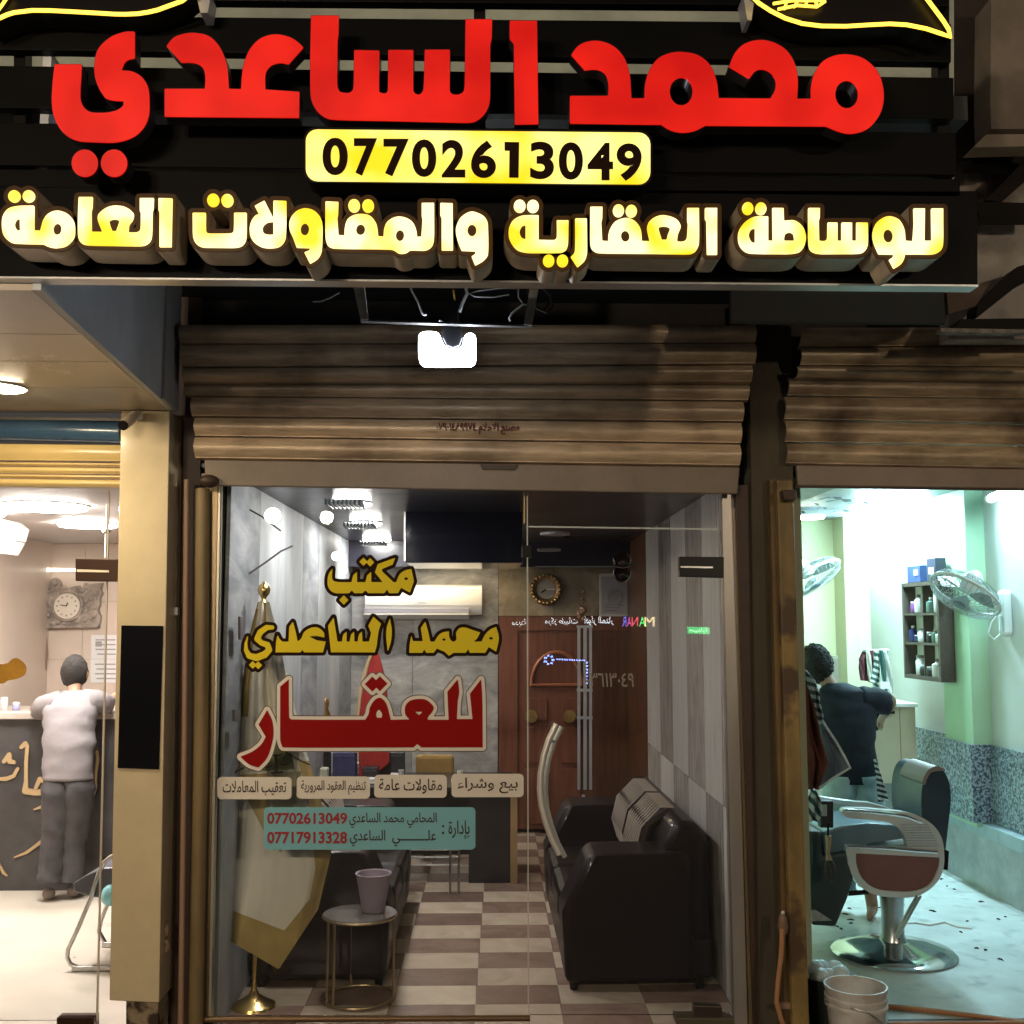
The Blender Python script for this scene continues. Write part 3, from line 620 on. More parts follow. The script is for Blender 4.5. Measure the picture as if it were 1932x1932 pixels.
# shutters: each slat is a curved profile run across the opening
slm = mat('shutter_slat_beige', (.60, .45, .29), .36, .15, noise=.3, nscale=5, stretch=(1,1,9), wear=((.12,.075,.045), 3.2, .46, .8), bump=.12, bscale=40)
slm2 = mat('shutter_slat_dirty', (.54, .41, .26), .4, .15, noise=.35, nscale=6, stretch=(1,1,8), wear=((.1,.065,.04), 4, .46, .75), bump=.12, bscale=40)
def slat(xl, xr, yt_l, yb_l, yt_r, yb_r, Yt, Yb, m, parent, bulge=.018, name='slat'):
    A, B, C_, D = at(xl, yt_l, Yt), at(xr, yt_r, Yt), at(xl, yb_l, Yb), at(xr, yb_r, Yb); n = 8
    def f(u, v):
        p = A.lerp(B, u).lerp(C_.lerp(D, u), v)
        lip = .030 if v > .93 else 0
        return p - Vector((0, bulge*math.sin(PI*min(1, v/.9))*.9 - lip + .0*v, 0))
    prof = [0, .06, .18, .34, .5, .66, .82, .9, .93, 1.0]; mb = MB()
    for v in prof:
        for u in (0, 1): mb.v.append(f(u, v))
    for i in range(len(prof)-1): mb.f.append((2*i, 2*i+1, 2*i+3, 2*i+2))
    k = len(mb.v); 
    mb2 = MB(); mb2.v = mb.v + [v+Vector((0, .012, 0)) for v in mb.v]
    mb2.f = mb.f + [tuple(k+i for i in reversed(f_)) for f_ in mb.f]
    mb2.f += [(0, k, k+1, 1), (k-2, k-1, 2*k-1, 2*k-2)]
    for i in range(len(prof)-1): mb2.f += [(2*i, 2*i+2, k+2*i+2, k+2*i), (2*i+1, k+2*i+1, k+2*i+3, 2*i+3)]
    return obj(name, mb2, m, parent, smooth=True)
sh1 = thing('roller_shutter', at(880, 760, 5.2), 'half raised beige roller shutter over the middle shop with a small red stamp', 'shutter', 'roller shutters over the shops')
Ls = [612, 650, 694, 722, 748, 787, 824, 866]; Rs = [612, 648, 688, 721, 757, 797, 838, 880]
XL = [340, 342, 345, 350, 362, 368, 368, 370]; XR = [1425, 1425, 1418, 1412, 1402, 1398, 1396, 1394]
for i in range(7):
    Yt = 5.02+.02*i if i < 3 else 5.15; Yb = 5.04+.02*i if i < 3 else 5.15
    slat(XL[i], XR[i], Ls[i]+1, Ls[i+1], Rs[i]+1, Rs[i+1], Yt, Yb, slm, sh1, bulge=.034)
bb = obj('bottom_bar', MB().hexa([at(385,867,5.17),at(1396,881,5.17),at(1392,932,5.17),at(388,916,5.17)], (0,.03,0)), mat('shutter_bottom_bar', (.22,.17,.12), .5, noise=.25, nscale=3), sh1, bevel=.006)
obj('bar_grip', MB().hexa([at(905,876,5.155),at(978,877,5.155),at(972,886,5.155),at(911,885,5.155)], (0,.014,0)), brownst, bb)
text('stamp', '٠٧٩٠١٤٨٩٩٧٤ '+ar('مصنع الاحلام'), (823, 797, 980, 820), 5.112, mat('stamp_red', (.10, .012, .012), .8), sh1, bold=.03)
bl = obj('guide_block', MB().ball(at(395, 908, 5.16), .045, sx=1, sz=.7), brownst, smooth=True); tag(bl, 'rusty lump where the shutter meets the ochre post', 'bracket')
sh2 = thing('roller_shutter', at(1720, 780, 5.2), 'wide raised roller shutter over the barber shop at the right, plain without stamp', 'shutter', 'roller shutters over the shops')
La = [618, 656, 690, 712, 748, 793, 836, 876]; Ra = [612, 648, 690, 716, 752, 801, 840, 884]
XA = [1530, 1532, 1525, 1508, 1502, 1503, 1505, 1510]
for i in range(7):
    Yt = 5.0+.02*i if i < 3 else 5.15; Yb = 5.02+.02*i if i < 3 else 5.15
    slat(XA[i]-22, 2100, La[i]+1, La[i+1], Ra[i]+4, Ra[i+1]+4, Yt, Yb, slm2, sh2, bulge=.034)
obj('bottom_bar', MB().hexa([at(1503,877,5.17),at(2100,888,5.17),at(2100,924,5.17),at(1506,916,5.17)], (0,.03,0)), mat('shutter_bottom_bar2', (.26,.20,.15), .5, noise=.25, nscale=3), sh2, bevel=.006)
obj('rubber_seal', MB().hexa([at(1500,916.5,5.175),at(2100,924.5,5.175),at(2100,928,5.175),at(1500,919.5,5.175)], (0,.02,0)), brownst, sh2)

# left shop: blue tube box and golden slats
sh3 = thing('roller_shutter', at(100, 850, 5.22), 'golden lit roller shutter of the left shop under its blue roller tube', 'shutter', 'roller shutters over the shops')
obj('roller_tube', MB().tube([at(-140, 806, 5.24), at(231, 816, 5.24)], .055, 20), mat('blue_sleeve', (.05, .11, .19), .28, coat=.5, noise=.3, nscale=3), sh3, smooth=True)
obj('rail', MB().hexa([at(-140,785,5.2),at(232,789,5.2),at(232,794,5.2),at(-140,790,5.2)], (0,.05,0)), mat('rail_grey', (.25,.22,.18), .5), sh3)
sg = mat('shutter_slat_gold', (.55, .40, .16), .3, noise=.15, nscale=2, stretch=(1,1,6))
gl = [(838, 871), (872, 880), (881, 894), (895, 903), (904, 919)]
for i, (a, b) in enumerate(gl): slat(-140, 230, a-2, b-2, a+2, b+1, 5.2, 5.2, sg, sh3, bulge=.014)

# pillar between middle shop and barber, guides
pm = thing('dark_pillar', (at(1450, 1300, 5.1).x, 5.2, 0), 'dark grimy pillar between the middle shop and the barber shop', 'pillar')
obj('shaft', MB().hexa([at(1412,560,5.2),at(1492,560,5.2),at(1510,1990,5.2),at(1436,1990,5.2)], (0,.3,0)), mat('grimy_plaster', (.075,.062,.04), .85, noise=.4, nscale=3, stretch=(1,1,.3), bump=.4, bscale=20), pm)
obj('left_edge', MB().hexa([at(1388,915,5.235),at(1413,915,5.235),at(1436,1990,5.235),at(1424,1990,5.235)], (0,.12,0)), brownst, pm)
sr = thing('shutter_guide', at(1510, 1400, 5.1), 'ochre lit rusty shutter guide at the left edge of the barber shop', 'shutter guide')
obj('rail', MB().hexa([at(1466,905,5.1),at(1496,905,5.1),at(1529,1990,5.1),at(1497,1990,5.1)], (0,.09,0)), rust, sr, bevel=.006)
obj('rail_web', MB().hexa([at(1452,905,5.14),at(1468,905,5.14),at(1499,1990,5.14),at(1482,1990,5.14)], (0,.05,0)), mat('rail_brown', (.16,.10,.035), .6, noise=.5, nscale=5, stretch=(1,1,.3)), sr)
jb = obj('junction_box', MB().hexa([at(1477,924,5.02),at(1503,924,5.02),at(1503,943,5.02),at(1480,943,5.02)], (0,.06,0)), brownst, bevel=.004); tag(jb, 'small dark box under the right shutter at the guide top', 'junction box')

# storefront glass of the middle shop
sf = thing('glass_storefront', (at(880, 1900, YG).x, YG, 0), 'frameless glass storefront of the middle shop covered with yellow and red Arabic stickers', 'storefront')
gm = glassmat('clear_glass'); ge = mat('glass_edge', (.5, .62, .58), .2, emit=None)
def gpane(x0, y0, x1, y1, Y=YG, xb0=None, xb1=None, name='pane', parent=None):
    xb0 = x0 if xb0 is None else xb0; xb1 = x1 if xb1 is None else xb1
    return obj(name, MB().hexa([at(x0,y0,Y),at(x1,y0,Y),at(xb1,y1,Y),at(xb0,y1,Y)], (0,.010,0)), gm, parent)
pane = gpane(408, 900, 993, 1917, xb0=392, xb1=995.5, parent=sf)
tran = gpane(995, 900, 1350, 994, xb1=1352, name='transom_pane', parent=sf)
obj('left_frame', MB().hexa([at(397,915,YG-.02),at(411,915,YG-.02),at(392,1920,YG-.02),at(374,1920,YG-.02)], (0,.06,0)), gold, sf)
obj('left_frame_bead', MB().hexa([at(412,915,YG-.015),at(416,915,YG-.015),at(398,1920,YG-.015),at(393,1920,YG-.015)], (0,.05,0)), pale_al, sf)
obj('right_frame', MB().hexa([at(1362,928,YG-.02),at(1384,930,YG-.02),at(1412,1990,YG-.02),at(1387,1990,YG-.02)], (0,.07,0)), mat('grey_aluminium', (.40,.37,.33), .35, .5, noise=.2, nscale=5, stretch=(1,1,.1)), sf)
obj('right_frame_bead', MB().hexa([at(1386,960,YG-.04),at(1392,960,YG-.04),at(1424,1990,YG-.04),at(1416,1990,YG-.04)], (0,.06,0)), gold, sf)
obj('sill_bar', MB().tube([at(372,1923,YG-.03),at(995,1921,YG-.03),at(1000,1921,YG-.03)], .014, 10), mat('sill_bronze', (.16,.10,.05), .4, .5), sf, smooth=True)
obj('pane_edge', MB().hexa([at(993.5,915,YG-.001),at(996,915,YG-.001),at(998,1919,YG-.001),at(996,1919,YG-.001)], (0,.012,0)), mat('glass_edge_pale', (.55,.6,.55), .15), sf)
obj('transom_strip', MB().hexa([at(997,992,YG-.002),at(1352,997,YG-.002),at(1352,1000,YG-.002),at(997,995,YG-.002)], (0,.014,0)), MATS['glass_edge_pale'], sf)
obj('glass_fin', MB().hexa([at(988,920,YG-.001),at(990.5,920,YG-.001),at(990.5,985,YG-.001),at(988,990,YG-.001)], (0,.02,0)), mat('fin_edge_amber', (.7,.5,.2), .2), sf)
clp = obj('pane_clamp', MB().hexa([at(985,1029,YG-.025),at(1004,1029,YG-.025),at(1004,1051,YG-.025),at(985,1051,YG-.025)], (0,.06,0)), blackm, sf, bevel=.004)
# glass door
gd = thing('glass_door', (at(1180, 1900, YG).x, YG, 0), 'frameless glass door with curved chrome handle on the right of the middle storefront', 'door')
gpane(998, 1001, 1360, 1915, xb0=1000, xb1=1390, name='pane', parent=gd)
pf = obj('patch_fitting', MB().hexa([at(1282,1050,YG-.025),at(1366,1051,YG-.025),at(1366,1090,YG-.025),at(1282,1088,YG-.025)], (0,.06,0)), blackm, gd, bevel=.003)
obj('fitting_seam', MB().hexa([at(1284,1068,YG-.028),at(1345,1069,YG-.028),at(1345,1072,YG-.028),at(1284,1071,YG-.028)], (0,.004,0)), steel, pf)
obj('patch_fitting', MB().hexa([at(1310,1897,YG-.025),at(1362,1899,YG-.025),at(1364,1921,YG-.025),at(1310,1921,YG-.025)], (0,.06,0)), mat('fitting_brown', (.06,.045,.035), .4, .4), gd, bevel=.004)
obj('floor_pivot', MB().hexa([at(1276,1921,YG-.05),at(1384,1922,YG-.05),at(1384,1934,YG-.05),at(1276,1933,YG-.05)], (0,.1,0)), mat('pivot_brown', (.12,.10,.07), .45, .4), gd, bevel=.003)
lk = obj('door_lock', MB().lathe(at(1176,1056,YG-.05), [(.001,0),(.034,.002),(.042,.02),(.045,.05)], 24, (0,1,0)).lathe(at(1176,1081,YG-.05), [(.001,0),(.034,.002),(.042,.02),(.045,.05)], 24, (0,1,0)), mat('dark_chrome', (.05,.03,.03), .1, .9), gd, smooth=True)
obj('lock_band', MB().tube([at(1157,1068,YG-.055),at(1176,1071,YG-.06),at(1195,1066,YG-.055)], .006, 8), chrome, lk, smooth=True)
hp = [(1050,1366),(1036,1394),(1026,1425),(1020,1460),(1019,1490),(1022,1520),(1030,1552),(1042,1585),(1056,1612)]
hd = obj('handle', MB().tube([at(x,y,YG-.07) for x, y in hp], .015, 12), mat('handle_steel', (.80,.77,.70), .38, .55), gd, smooth=True)
obj('handle', MB().tube([at(x+10,y+5,YG+.07) for x, y in hp], .012, 12), MATS['handle_steel'], gd, smooth=True)
for x, y in (hp[1], hp[-2]): obj('handle_standoff', MB().tube([at(x,y,YG-.07),at(x+8,y+5,YG+.07)], .008, 8), steel, hd, smooth=True)

# stickers on the storefront
YK = YG-.0015
stk = mat('sticker_yellow', (.80, .62, .025), .7, spec=.15); stko = mat('sticker_brown', (.02, .008, .004), .7, spec=.1)
stred = mat('sticker_red', (.30, .006, .005), .7, spec=.1); stw = mat('sticker_cream', (.80, .73, .63), .7, spec=.15); sttq = mat('sticker_turquoise', (.22, .50, .56), .7, spec=.15)
def sticker(label, polys, conv, layers, subs=(), strokes=(), name='window_sticker', group=None):
    allp = [conv(*p[:2]) for P in polys for p in P] + [conv(*p[:2]) for P in strokes for p in P]
    cx = sum(p[0] for p in allp)/len(allp); cy = sum(p[1] for p in allp)/len(allp)
    t = thing(name, at(cx, cy, YK), label, 'sticker', group or 'stickers on the shop window')
    for i, (off, m, nm) in enumerate(layers):
        L = shape_loops(polys, subs if off <= 0 else (), strokes, off=off, conv=conv, h=1.1, tol=.15)
        obj(nm, loops_mesh(L, YK-.0012*i, .0008), m, t)
    return t
mktb = [(700,170,1),(697,235),(712,255),(760,262),(830,262,1),(842,215,1),(868,190,1),(868,262,1),(925,262,1),(938,215,1),(965,190,1),(966,262,1),(1045,262,1),(990,195,1),(1010,138,1),(1130,95,1),(1112,142,1),(1040,172),(1042,190,1),(1118,262,1),(1136,262,1),(1162,205),(1200,180),(1240,172,1),(1258,255,1),(1230,333,1),(1170,300,1),(1148,337,1),(1088,337,1),(1073,312,1),(1055,337,1),(945,337,1),(925,318,1),(905,337,1),(850,337,1),(832,318,1),(815,337,1),(728,338),(690,322),(668,285),(668,230),(680,195)]
lay = [(6.2, stko, 'outline'), (0, stk, 'lettering')]
sticker('yellow Arabic word with brown outline, topmost on the window above the name', [mktb, dia(912,122,28), dia(958,126,28,30), dia(778,384,32)], W1, lay, subs=[ell(1204,238,13,9)])
mhm = [(1240,628,1),(1250,665,1),(1318,665,1),(1305,575,1),(1335,530,1),(1352,590),(1370,668,1),(1398,668,1),(1425,625),(1455,605),(1497,598,1),(1500,640),(1522,668),(1548,655),(1546,608),(1570,576),(1610,572),(1662,590),(1712,606,1),(1688,650,1),(1665,668,1),(1720,668,1),(1745,620),(1780,585),(1820,568,1),(1836,620),(1838,660),(1820,737,1),(1770,706,1),(1745,745,1),(1640,745,1),(1630,720,1),(1612,745,1),(1530,745,1),(1497,765,1),(1468,738,1),(1415,716,1),(1392,745,1),(1342,745,1),(1328,722,1),(1315,745,1),(1225,745,1),(1228,690)]
alf = [(1093,510,1),(1106,590),(1100,670),(1078,737,1),(1068,640),(1072,570)]
lss = [(980,498,1),(1032,545,1),(1015,600),(1004,690),(990,742,1),(690,742,1),(680,650),(670,560,1),(708,503,1),(722,590),(735,668,1),(765,668,1),(775,620),(797,600,1),(797,668,1),(818,668,1),(828,620),(848,600,1),(850,668,1),(872,668,1),(882,620),(902,600,1),(905,668,1),(950,668,1),(965,610,1),(945,560,1)]
aed = [(325,622,1),(338,650),(360,668),(400,668,1),(405,565,1),(430,533,1),(448,600),(462,668,1),(488,645),(505,605),(550,575),(600,572),(640,605),(645,640,1),(590,630),(540,634,1),(595,660,1),(655,668,1),(635,742,1),(505,742,1),(495,724,1),(482,742,1),(310,742,1),(315,670)]
yaw = [[(288,572,14),(250,572,18),(205,605,20),(185,650,20),(215,678,18),(255,690,20),(268,725,20),(235,758,24),(180,778,24),(130,765,20),(108,725,14),(108,680,9),(120,635,3)]]
sticker('long yellow Arabic name with brown outline in the middle of the window', [mhm, alf, lss, aed, dia(155,828,27), dia(192,830,27)], W1, lay, subs=[ell(1785,646,13,9), ell(1463,655,12,8)], strokes=yaw)
rr = [(395,475,1),(425,540),(432,620),(415,700),(390,760),(345,808,1),(290,790),(240,745,1),(310,715),(360,675),(386,630,1),(345,560,1)]
lla = [(470,340,1),(520,298,1),(522,515),(535,530),(960,532,1),(980,500),(988,460),(1015,418),(1048,405),(1078,430),(1095,475),(1108,532,1),(1215,530,1),(1192,500),(1192,455),(1215,425),(1260,412),(1315,418),(1356,458),(1345,492),(1325,515),(1322,532,1),(1442,532,1),(1435,370,1),(1495,298,1),(1504,370),(1495,430),(1490,528,1),(1580,528,1),(1565,382,1),(1630,298,1),(1637,400),(1640,692,1),(1285,692,1),(1262,672,1),(1240,692,1),(490,692),(475,670),(470,640)]
sticker('huge red Arabic word with cream outline below the yellow name', [rr, lla, dia(1002,326,44), dia(1046,324,44)], W2, [(8.2, mat('sticker_thin_brown', (.12,.07,.05), .5), 'outer_outline'), (6.4, stw, 'outline'), (0, stred, 'lettering')], subs=[[(1028,520,1),(1025,495),(1040,475),(1058,498),(1055,520,1)], [(1248,486,1),(1292,486,1),(1272,505,1)]])
inkm = mat('sticker_ink', (.035, .015, .008), .5); inkr = mat('sticker_ink_red', (.33, .015, .02), .5)
for (x0, y0, x1, y1, s, lb, tb) in ((410,1466,550,1508,'تعقيب المعاملات','first from the left','l'), (560,1465,698,1507,'تنظيم العقود المرورية','second from the left','m'), (706,1462,843,1505,'مقاولات عامة','third from the left','n'), (852,1460,988,1504,'بيع وشراء','rightmost','o')):
    t = thing('window_label', at((x0+x1)/2, (y0+y1)/2, YK), 'small cream window label with dark Arabic words, %s in its row' % lb, 'sticker', 'cream labels in a row on the window')
    obj('label_plate', loops_mesh([rrect(x0, y0, x1, y1, 8)], YK, .0008), stw, t)
    pd = {'l':10,'m':8,'n':9,'o':11}[tb]
    text('lettering', ar(s), (x0+pd, y0+7, x1-pd, y1-7), YK-.0014, inkm, t, bold=.012)
t = thing('window_label', at(695, 1563, YK), 'turquoise rounded window label with two red phone numbers and dark Arabic names', 'sticker')
obj('label_plate', loops_mesh([rrect(498, 1523, 897, 1603, 8)], YK, .0008), sttq, t)
for k, (n, y0, y1) in enumerate((('07702613049', 1533, 1555), ('07717913328', 1569, 1592))):
    text('phone_number', n, (504, y0, 655, y1), YK-.0014, inkr, t, bold=.03)
text('lettering', ar('المحامي محمد الساعدي'), (659, 1533, 824, 1562), YK-.0014, inkm, t, bold=.012)
text('lettering', ar('الساعدي'), (660, 1566, 727, 1597), YK-.0014, inkm, t, bold=.012)
text('lettering', ar('علـــــــــي'), (740, 1566, 823, 1597), YK-.0014, inkm, t, bold=.012)
text('lettering', ar('بإدارة'), (846, 1548, 886, 1584), YK-.0014, inkm, t, bold=.012)
text('lettering', ':', (834, 1556, 838, 1574), YK-.0014, inkm, t, bold=.012)

# hanging frame, wires and floodlight under the canopy
hf = thing('support_rack', at(840, 540, 4.4), 'pale steel hanging frame under the canopy above the shutter', 'frame')
stp = mat('pale_painted_steel', (.75, .75, .72), .5, .2, noise=.3, nscale=12)
for q_ in ([(664,530),(686,530),(694,603),(680,603)], [(1002,530),(1018,532),(1004,614),(988,612)]):
    obj('upright', MB().hexa([at(x,y,4.45) for x, y in q_], (0,.03,0)), stp, hf)
obj('crossbar', MB().hexa([at(680,602,4.46),at(1004,612,4.46),at(1004,616,4.46),at(680,606,4.46)], (0,.03,0)), mat('dull_steel', (.15,.15,.15), .5), hf)
wm = mat('white_cable', (.7,.7,.72), .4); bk = mat('black_cable', (.03,.03,.03), .5); gk = mat('grey_cable', (.3,.3,.31), .4)
V2 = zc(560, 500, 700)
wires = [('white wire dangling left of the floodlight', wm, .006, [(605,100),(630,160),(660,215),(680,270),(690,282),(705,280)]),
 ('thin white wire stub just above the floodlight', wm, .006, [(772,310),(795,322),(820,326)]),
 ('bundle of pale flex beside the yellow cable over the floodlight', wm, .009, [(905,100),(920,170),(895,220),(880,268)]),
 ('flat loop of grey cable stretched to the right upright', gk, .004, [(1190,140),(1100,140),(980,155),(930,170),(960,185),(1060,188),(1140,175)]),
 ('white wire hanging at the right upright of the frame', wm, .006, [(1215,225),(1190,245),(1155,275),(1142,300),(1148,315)]),
 ('coiled black cable hung on the right upright', bk, .007, [(1235,110),(1245,180),(1290,250),(1340,270),(1370,240),(1360,180),(1320,140),(1270,135),(1250,180),(1270,230),(1320,260),(1355,220)]),
 ('coil of grey cable left of the right upright', gk, .004, [(1190,130),(1190,190),(1215,225),(1245,232),(1262,200),(1240,130)]),
 ('short yellow wire above the floodlight', mat('yellow_wire', (.6,.4,.05), .5), .006, [(848,150),(852,185),(856,205)]),
 ('thin grey wire under the dark canopy at the left', gk, .004, [(105,212),(150,210),(200,190),(245,165)])]
for lb, m_, r_, ps in wires:
    o = obj('cable', MB().tube([at(*V2(x, y), 4.5+.004*i) for i, (x, y) in enumerate(ps)], r_*.8, 6), m_, smooth=True); tag(o, lb, 'cable', 'cables hanging under the canopy')
fl_ = thing('floodlight', at(845, 655, 4.5), 'bright white LED floodlight hanging under the sign with dark bracket', 'lamp')
led = mat('led_white', (1,1,1), .4, emit=(.84, .90, 1), es=28)
obj('diffuser', loops_mesh([[V2(*p) for p in smooth_poly([(664,400),(672,380),(695,370),(745,370),(770,382),(785,415),(798,440),(818,457),(845,463),(875,457),(895,440),(903,405),(918,382),(938,378),(958,388),(966,410),(966,500),(958,530),(935,544),(700,544),(674,530),(664,500)])]], 4.5, .045), led, fl_)
obj('housing', loops_mesh([[V2(*p) for p in rrect(668, 385, 962, 540, 40)]], 4.548, .06), blackm, fl_)
obj('bracket', loops_mesh([[V2(*p) for p in [(812,215),(872,215),(876,330),(890,352),(894,400),(878,440),(845,452),(812,440),(792,400),(790,352),(810,330)]]], 4.51, .06), mat('bracket_black', (.015,.015,.02), .6), fl_)

# right side: balcony, truss and beams
V3 = zc(1800, 200, 440)
bw = mat('balcony_concrete', (.22, .18, .14), .85, noise=.3, nscale=3, bump=.3, bscale=25)
def slab(name, pts, conv, Y, m, th, parent=None, **k): return obj(name, MB().prism([at(*conv(*p), Y) for p in pts], (0, th, 0)), m, parent, **k)
bc = thing('balcony', at(1890, 130, 4.2), 'brown concrete balcony corner above the truss at the upper right', 'balcony')
slab('parapet', [(420,-900),(900,-900),(900,200),(420,205),(410,-20)], V3, 4.2, bw, .15, bc)
slab('soffit', [(270,360),(420,205),(900,200),(900,345)], V3, 4.25, mat('balcony_soffit', (.34,.28,.21), .8, noise=.2, nscale=4), .1, bc)
struct('side_wall', MB().hexa([at(1790,200,4.75),at(2200,200,4.75),at(2200,640,4.75),at(1790,640,4.75)], (0,.1,0)), mat('side_wall_paint', (.55,.50,.43), .8, noise=.25, nscale=3, wear=((.16,.10,.07), 2.2, .45, .62)))
trm = mat('truss_black_brown', (.012,.008,.006), .6, spec=.2)
tr = thing('roof_truss', at(1880, 450, 4.0), 'dark brown steel truss with diagonals at the right of the sign', 'truss')
for pts in ([(265,350),(900,330),(900,490),(265,500)], [(285,810),(900,830),(900,940),(320,945)], [(660,500),(900,380),(900,470),(505,820),(370,800)], [(290,1770),(300,1680),(640,1360),(900,1280),(900,1380),(640,1520),(300,1790)], [(160,1800),(900,1790),(900,1870),(100,1880)]):
    slab('beam', pts, V3, 4.5, trm, .1, tr, bevel=.004)
obj('edge_flashing', MB().hexa([at(1775,619,4.35),at(2100,624,4.35),at(2100,631,4.35),at(1775,626,4.35)], (0,.05,0)), mat('torn_flashing', (.4,.34,.27), .6, noise=.6, nscale=20), tr)
slab('gusset', [(45,1540),(200,1540),(420,1480),(290,1690),(60,1760)], V3, 4.48, mat('gusset_brown', (.14,.09,.06), .7, noise=.3, nscale=6), .02, tr)
# ================================================================ middle shop interior
YB = 10.2; ZT = 2.62
def sx(x, Y): return x + SH*(Y-YG)                    # rooms drift slightly sideways with depth
XLm, XRm = -1.24, 1.235
mgrey = marble('marble_grey', (.20,.20,.20), (.36,.35,.34), (.54,.52,.49), 3.2, rough=.32, dist=.7, rot=(0,.9,.4), st=(1,1,2.2))
mstr = marble('marble_streaked', (.22,.20,.185), (.48,.44,.41), (.72,.68,.63), 12, st=(1.5,1.5,.16), rot=(.16,.16,0), dist=2.2, rough=.22)
mpale = marble('marble_pale', (.46,.43,.41), (.57,.54,.51), (.68,.64,.60), 10, st=(1.4,1.4,.18), rot=(0,.1,0), dist=.6, rough=.35)
grout = mat('grout', (.12,.10,.09), .9)
# floor: base and checker tiles
flo = struct('floor', MB().box((XLm-.2, YG+.02, -.02), (XRm+.5, YB, -.006)), grout)
tl = [marble('tile_cream', (.46,.36,.27), (.54,.43,.33), (.60,.49,.38), 3, rough=.25), marble('tile_brown', (.20,.125,.095), (.26,.17,.135), (.31,.21,.17), 3, rough=.25)]
a0 = fl(897, 1909); b0 = fl(750*1.0, 1859); a1 = fl(888, 1681)
tw = .425; td = .288
def tilemesh(m):
    return obj('tile', MB().box((0.0015, .0015, -.006), (tw-.0015, td-.0015, 0)), m, flo, loc=(0, 0, 0))
protos = [tilemesh(tl[0]), tilemesh(tl[1])]; first = [True, True]
ya = fl(900, 1895).y
for j in range(-2, 17):
    for i in range(-3, 3):
        y = ya + j*td - td*1; x = a0.x + i*tw + SH*(y-a0.y)
        if y < YG+.0 - td*.9 or y > YB-.1 or x+tw < XLm-.1 or x > XRm+.1: continue
        k = (i+j) % 2
        if first[k]: o = protos[k]; first[k] = False
        else: o = protos[k].copy(); COL.objects.link(o); o.parent = flo
        o.location = Vector((x, y, 0))-base(flo)
# walls with slabs
def wallq(name, a, b, z0, z1, th, m, parent=None, n=None):        # vertical wall between plan points a, b
    a = Vector((*a, 0)); b = Vector((*b, 0)); d = (b-a).normalized(); nn = Vector((-d.y, d.x, 0))*th
    return MB().hexa([a+Vector((0,0,z0)), b+Vector((0,0,z0)), b+Vector((0,0,z1)), a+Vector((0,0,z1))], nn)
def slabs(parent, a, b, zs, cuts, mats, th=.012, name='marble_panel'):
    a = Vector(a); b = Vector(b); L = (b-a).length; d = (b-a)/L
    for i, (u, v) in enumerate(zip(cuts[:-1], cuts[1:])):
        for j, (z0, z1) in enumerate(zip(zs[:-1], zs[1:])):
            p = a+d*(u+.002); q = a+d*(v-.002)
            obj(name, wallq('', p, q, z0+.002, z1-.002, th, None), mats[(i+j) % len(mats)] if not isinstance(mats[0], list) else mats[j][i % len(mats[j])], parent)
wr = struct('right_wall', wallq('', (XRm+.03, YG+.06), (sx(XRm, YB)+.03, YB), 0, ZT, -.1, None), dark)
YM = atx(1207,1300,XRm).y
slabs(wr, (XRm, YG+.07), (sx(XRm, YM), YM), [0, .95, ZT], [0, .42, .92, 1.5, 2.1, 2.7, YM-YG-.07], [mpale, mstr, mpale, mstr], th=-.02)
wood = mat('dark_wood', (.11,.045,.022), .35, noise=.35, nscale=4, stretch=(6,6,.5), bump=.1)
woodr = mat('red_brown_door', (.18,.062,.034), .35, noise=.3, nscale=4, stretch=(6,6,.5), bump=.08)
wdp = thing('wood_cladding', (sx(XRm,9), 9, 0), 'dark brown wood cladding on the far right wall of the middle shop beyond the marble', 'wall panel')
for a, b in ((YM+.01, (YM+YB)/2), ((YM+YB)/2+.005, YB)): obj('panel', wallq('', (sx(XRm,a), a), (sx(XRm,b), b), 0, ZT, -.025, None), wood, wdp)
mlf2 = marble('marble_left_grey', (.14,.155,.18), (.26,.275,.30), (.40,.41,.43), 2.2, rough=.6, dist=.7)
mlft = marble('marble_left', (.24,.26,.28), (.34,.36,.38), (.44,.46,.48), 2.5, st=(1,1,.3), rot=(0,.1,0), dist=.6, rough=.6)
wlm = struct('left_wall', wallq('', (XLm-.03, YG+.06), (sx(XLm, YB)-.1, YB), 0, ZT, .1, None), dark)
slabs(wlm, (XLm, YG+.07), (sx(XLm, YB)-.06, YB), [0, 1.1, ZT], [0, .7, 1.4, 2.1, 2.8, 3.3, 4.0, 4.8], [mlft, mlf2, mlft], th=.02)
wb = struct('back_wall', MB().box((-2.2, YB+.03, 0), (2.2, YB+.12, 3.2)), dark)
X0b = at(588, 1200, YB).x; X1b = at(940, 1200, YB).x
xs_ = [X0b-.3, X0b+.01, at(672,1,YB).x, at(779,1200,YB).x, X1b]; xs_[2] = at(690,1200,YB).x
for z0, z1 in ((0, 1.05), (1.052, 1.78), (1.782, 2.44)):
    for a, b in zip(xs_[:-1], xs_[1:]): obj('marble_panel', MB().box((a+.002, YB, z0), (b-.002, YB+.028, z1)), mgrey, wb)
zd = at(1000, 1162, YB).z
for a, b in ((X1b, at(1040,1,YB).x), (at(1040,1,YB).x+0, at(1215,1100,YB).x)):
    obj('marble_panel', MB().box((X1b+.002 if a == X1b else at(1045,1100,YB).x+.002, YB, zd), ((at(1045,1100,YB).x if a == X1b else at(1215,1100,YB).x)-.002, YB+.028, 2.44)), mat('beige_marble', (.36,.30,.21), .25, noise=.3, nscale=4, stretch=(1,1,1)), wb)
struct('ceiling', MB().box((-1.6, YG+.06, ZT), (1.9, YB+.1, ZT+.05)), mat('dark_gloss_ceiling', (.022,.021,.030), .3, noise=.2, nscale=2))
bmz = at(800, 1069, YB-.35).z
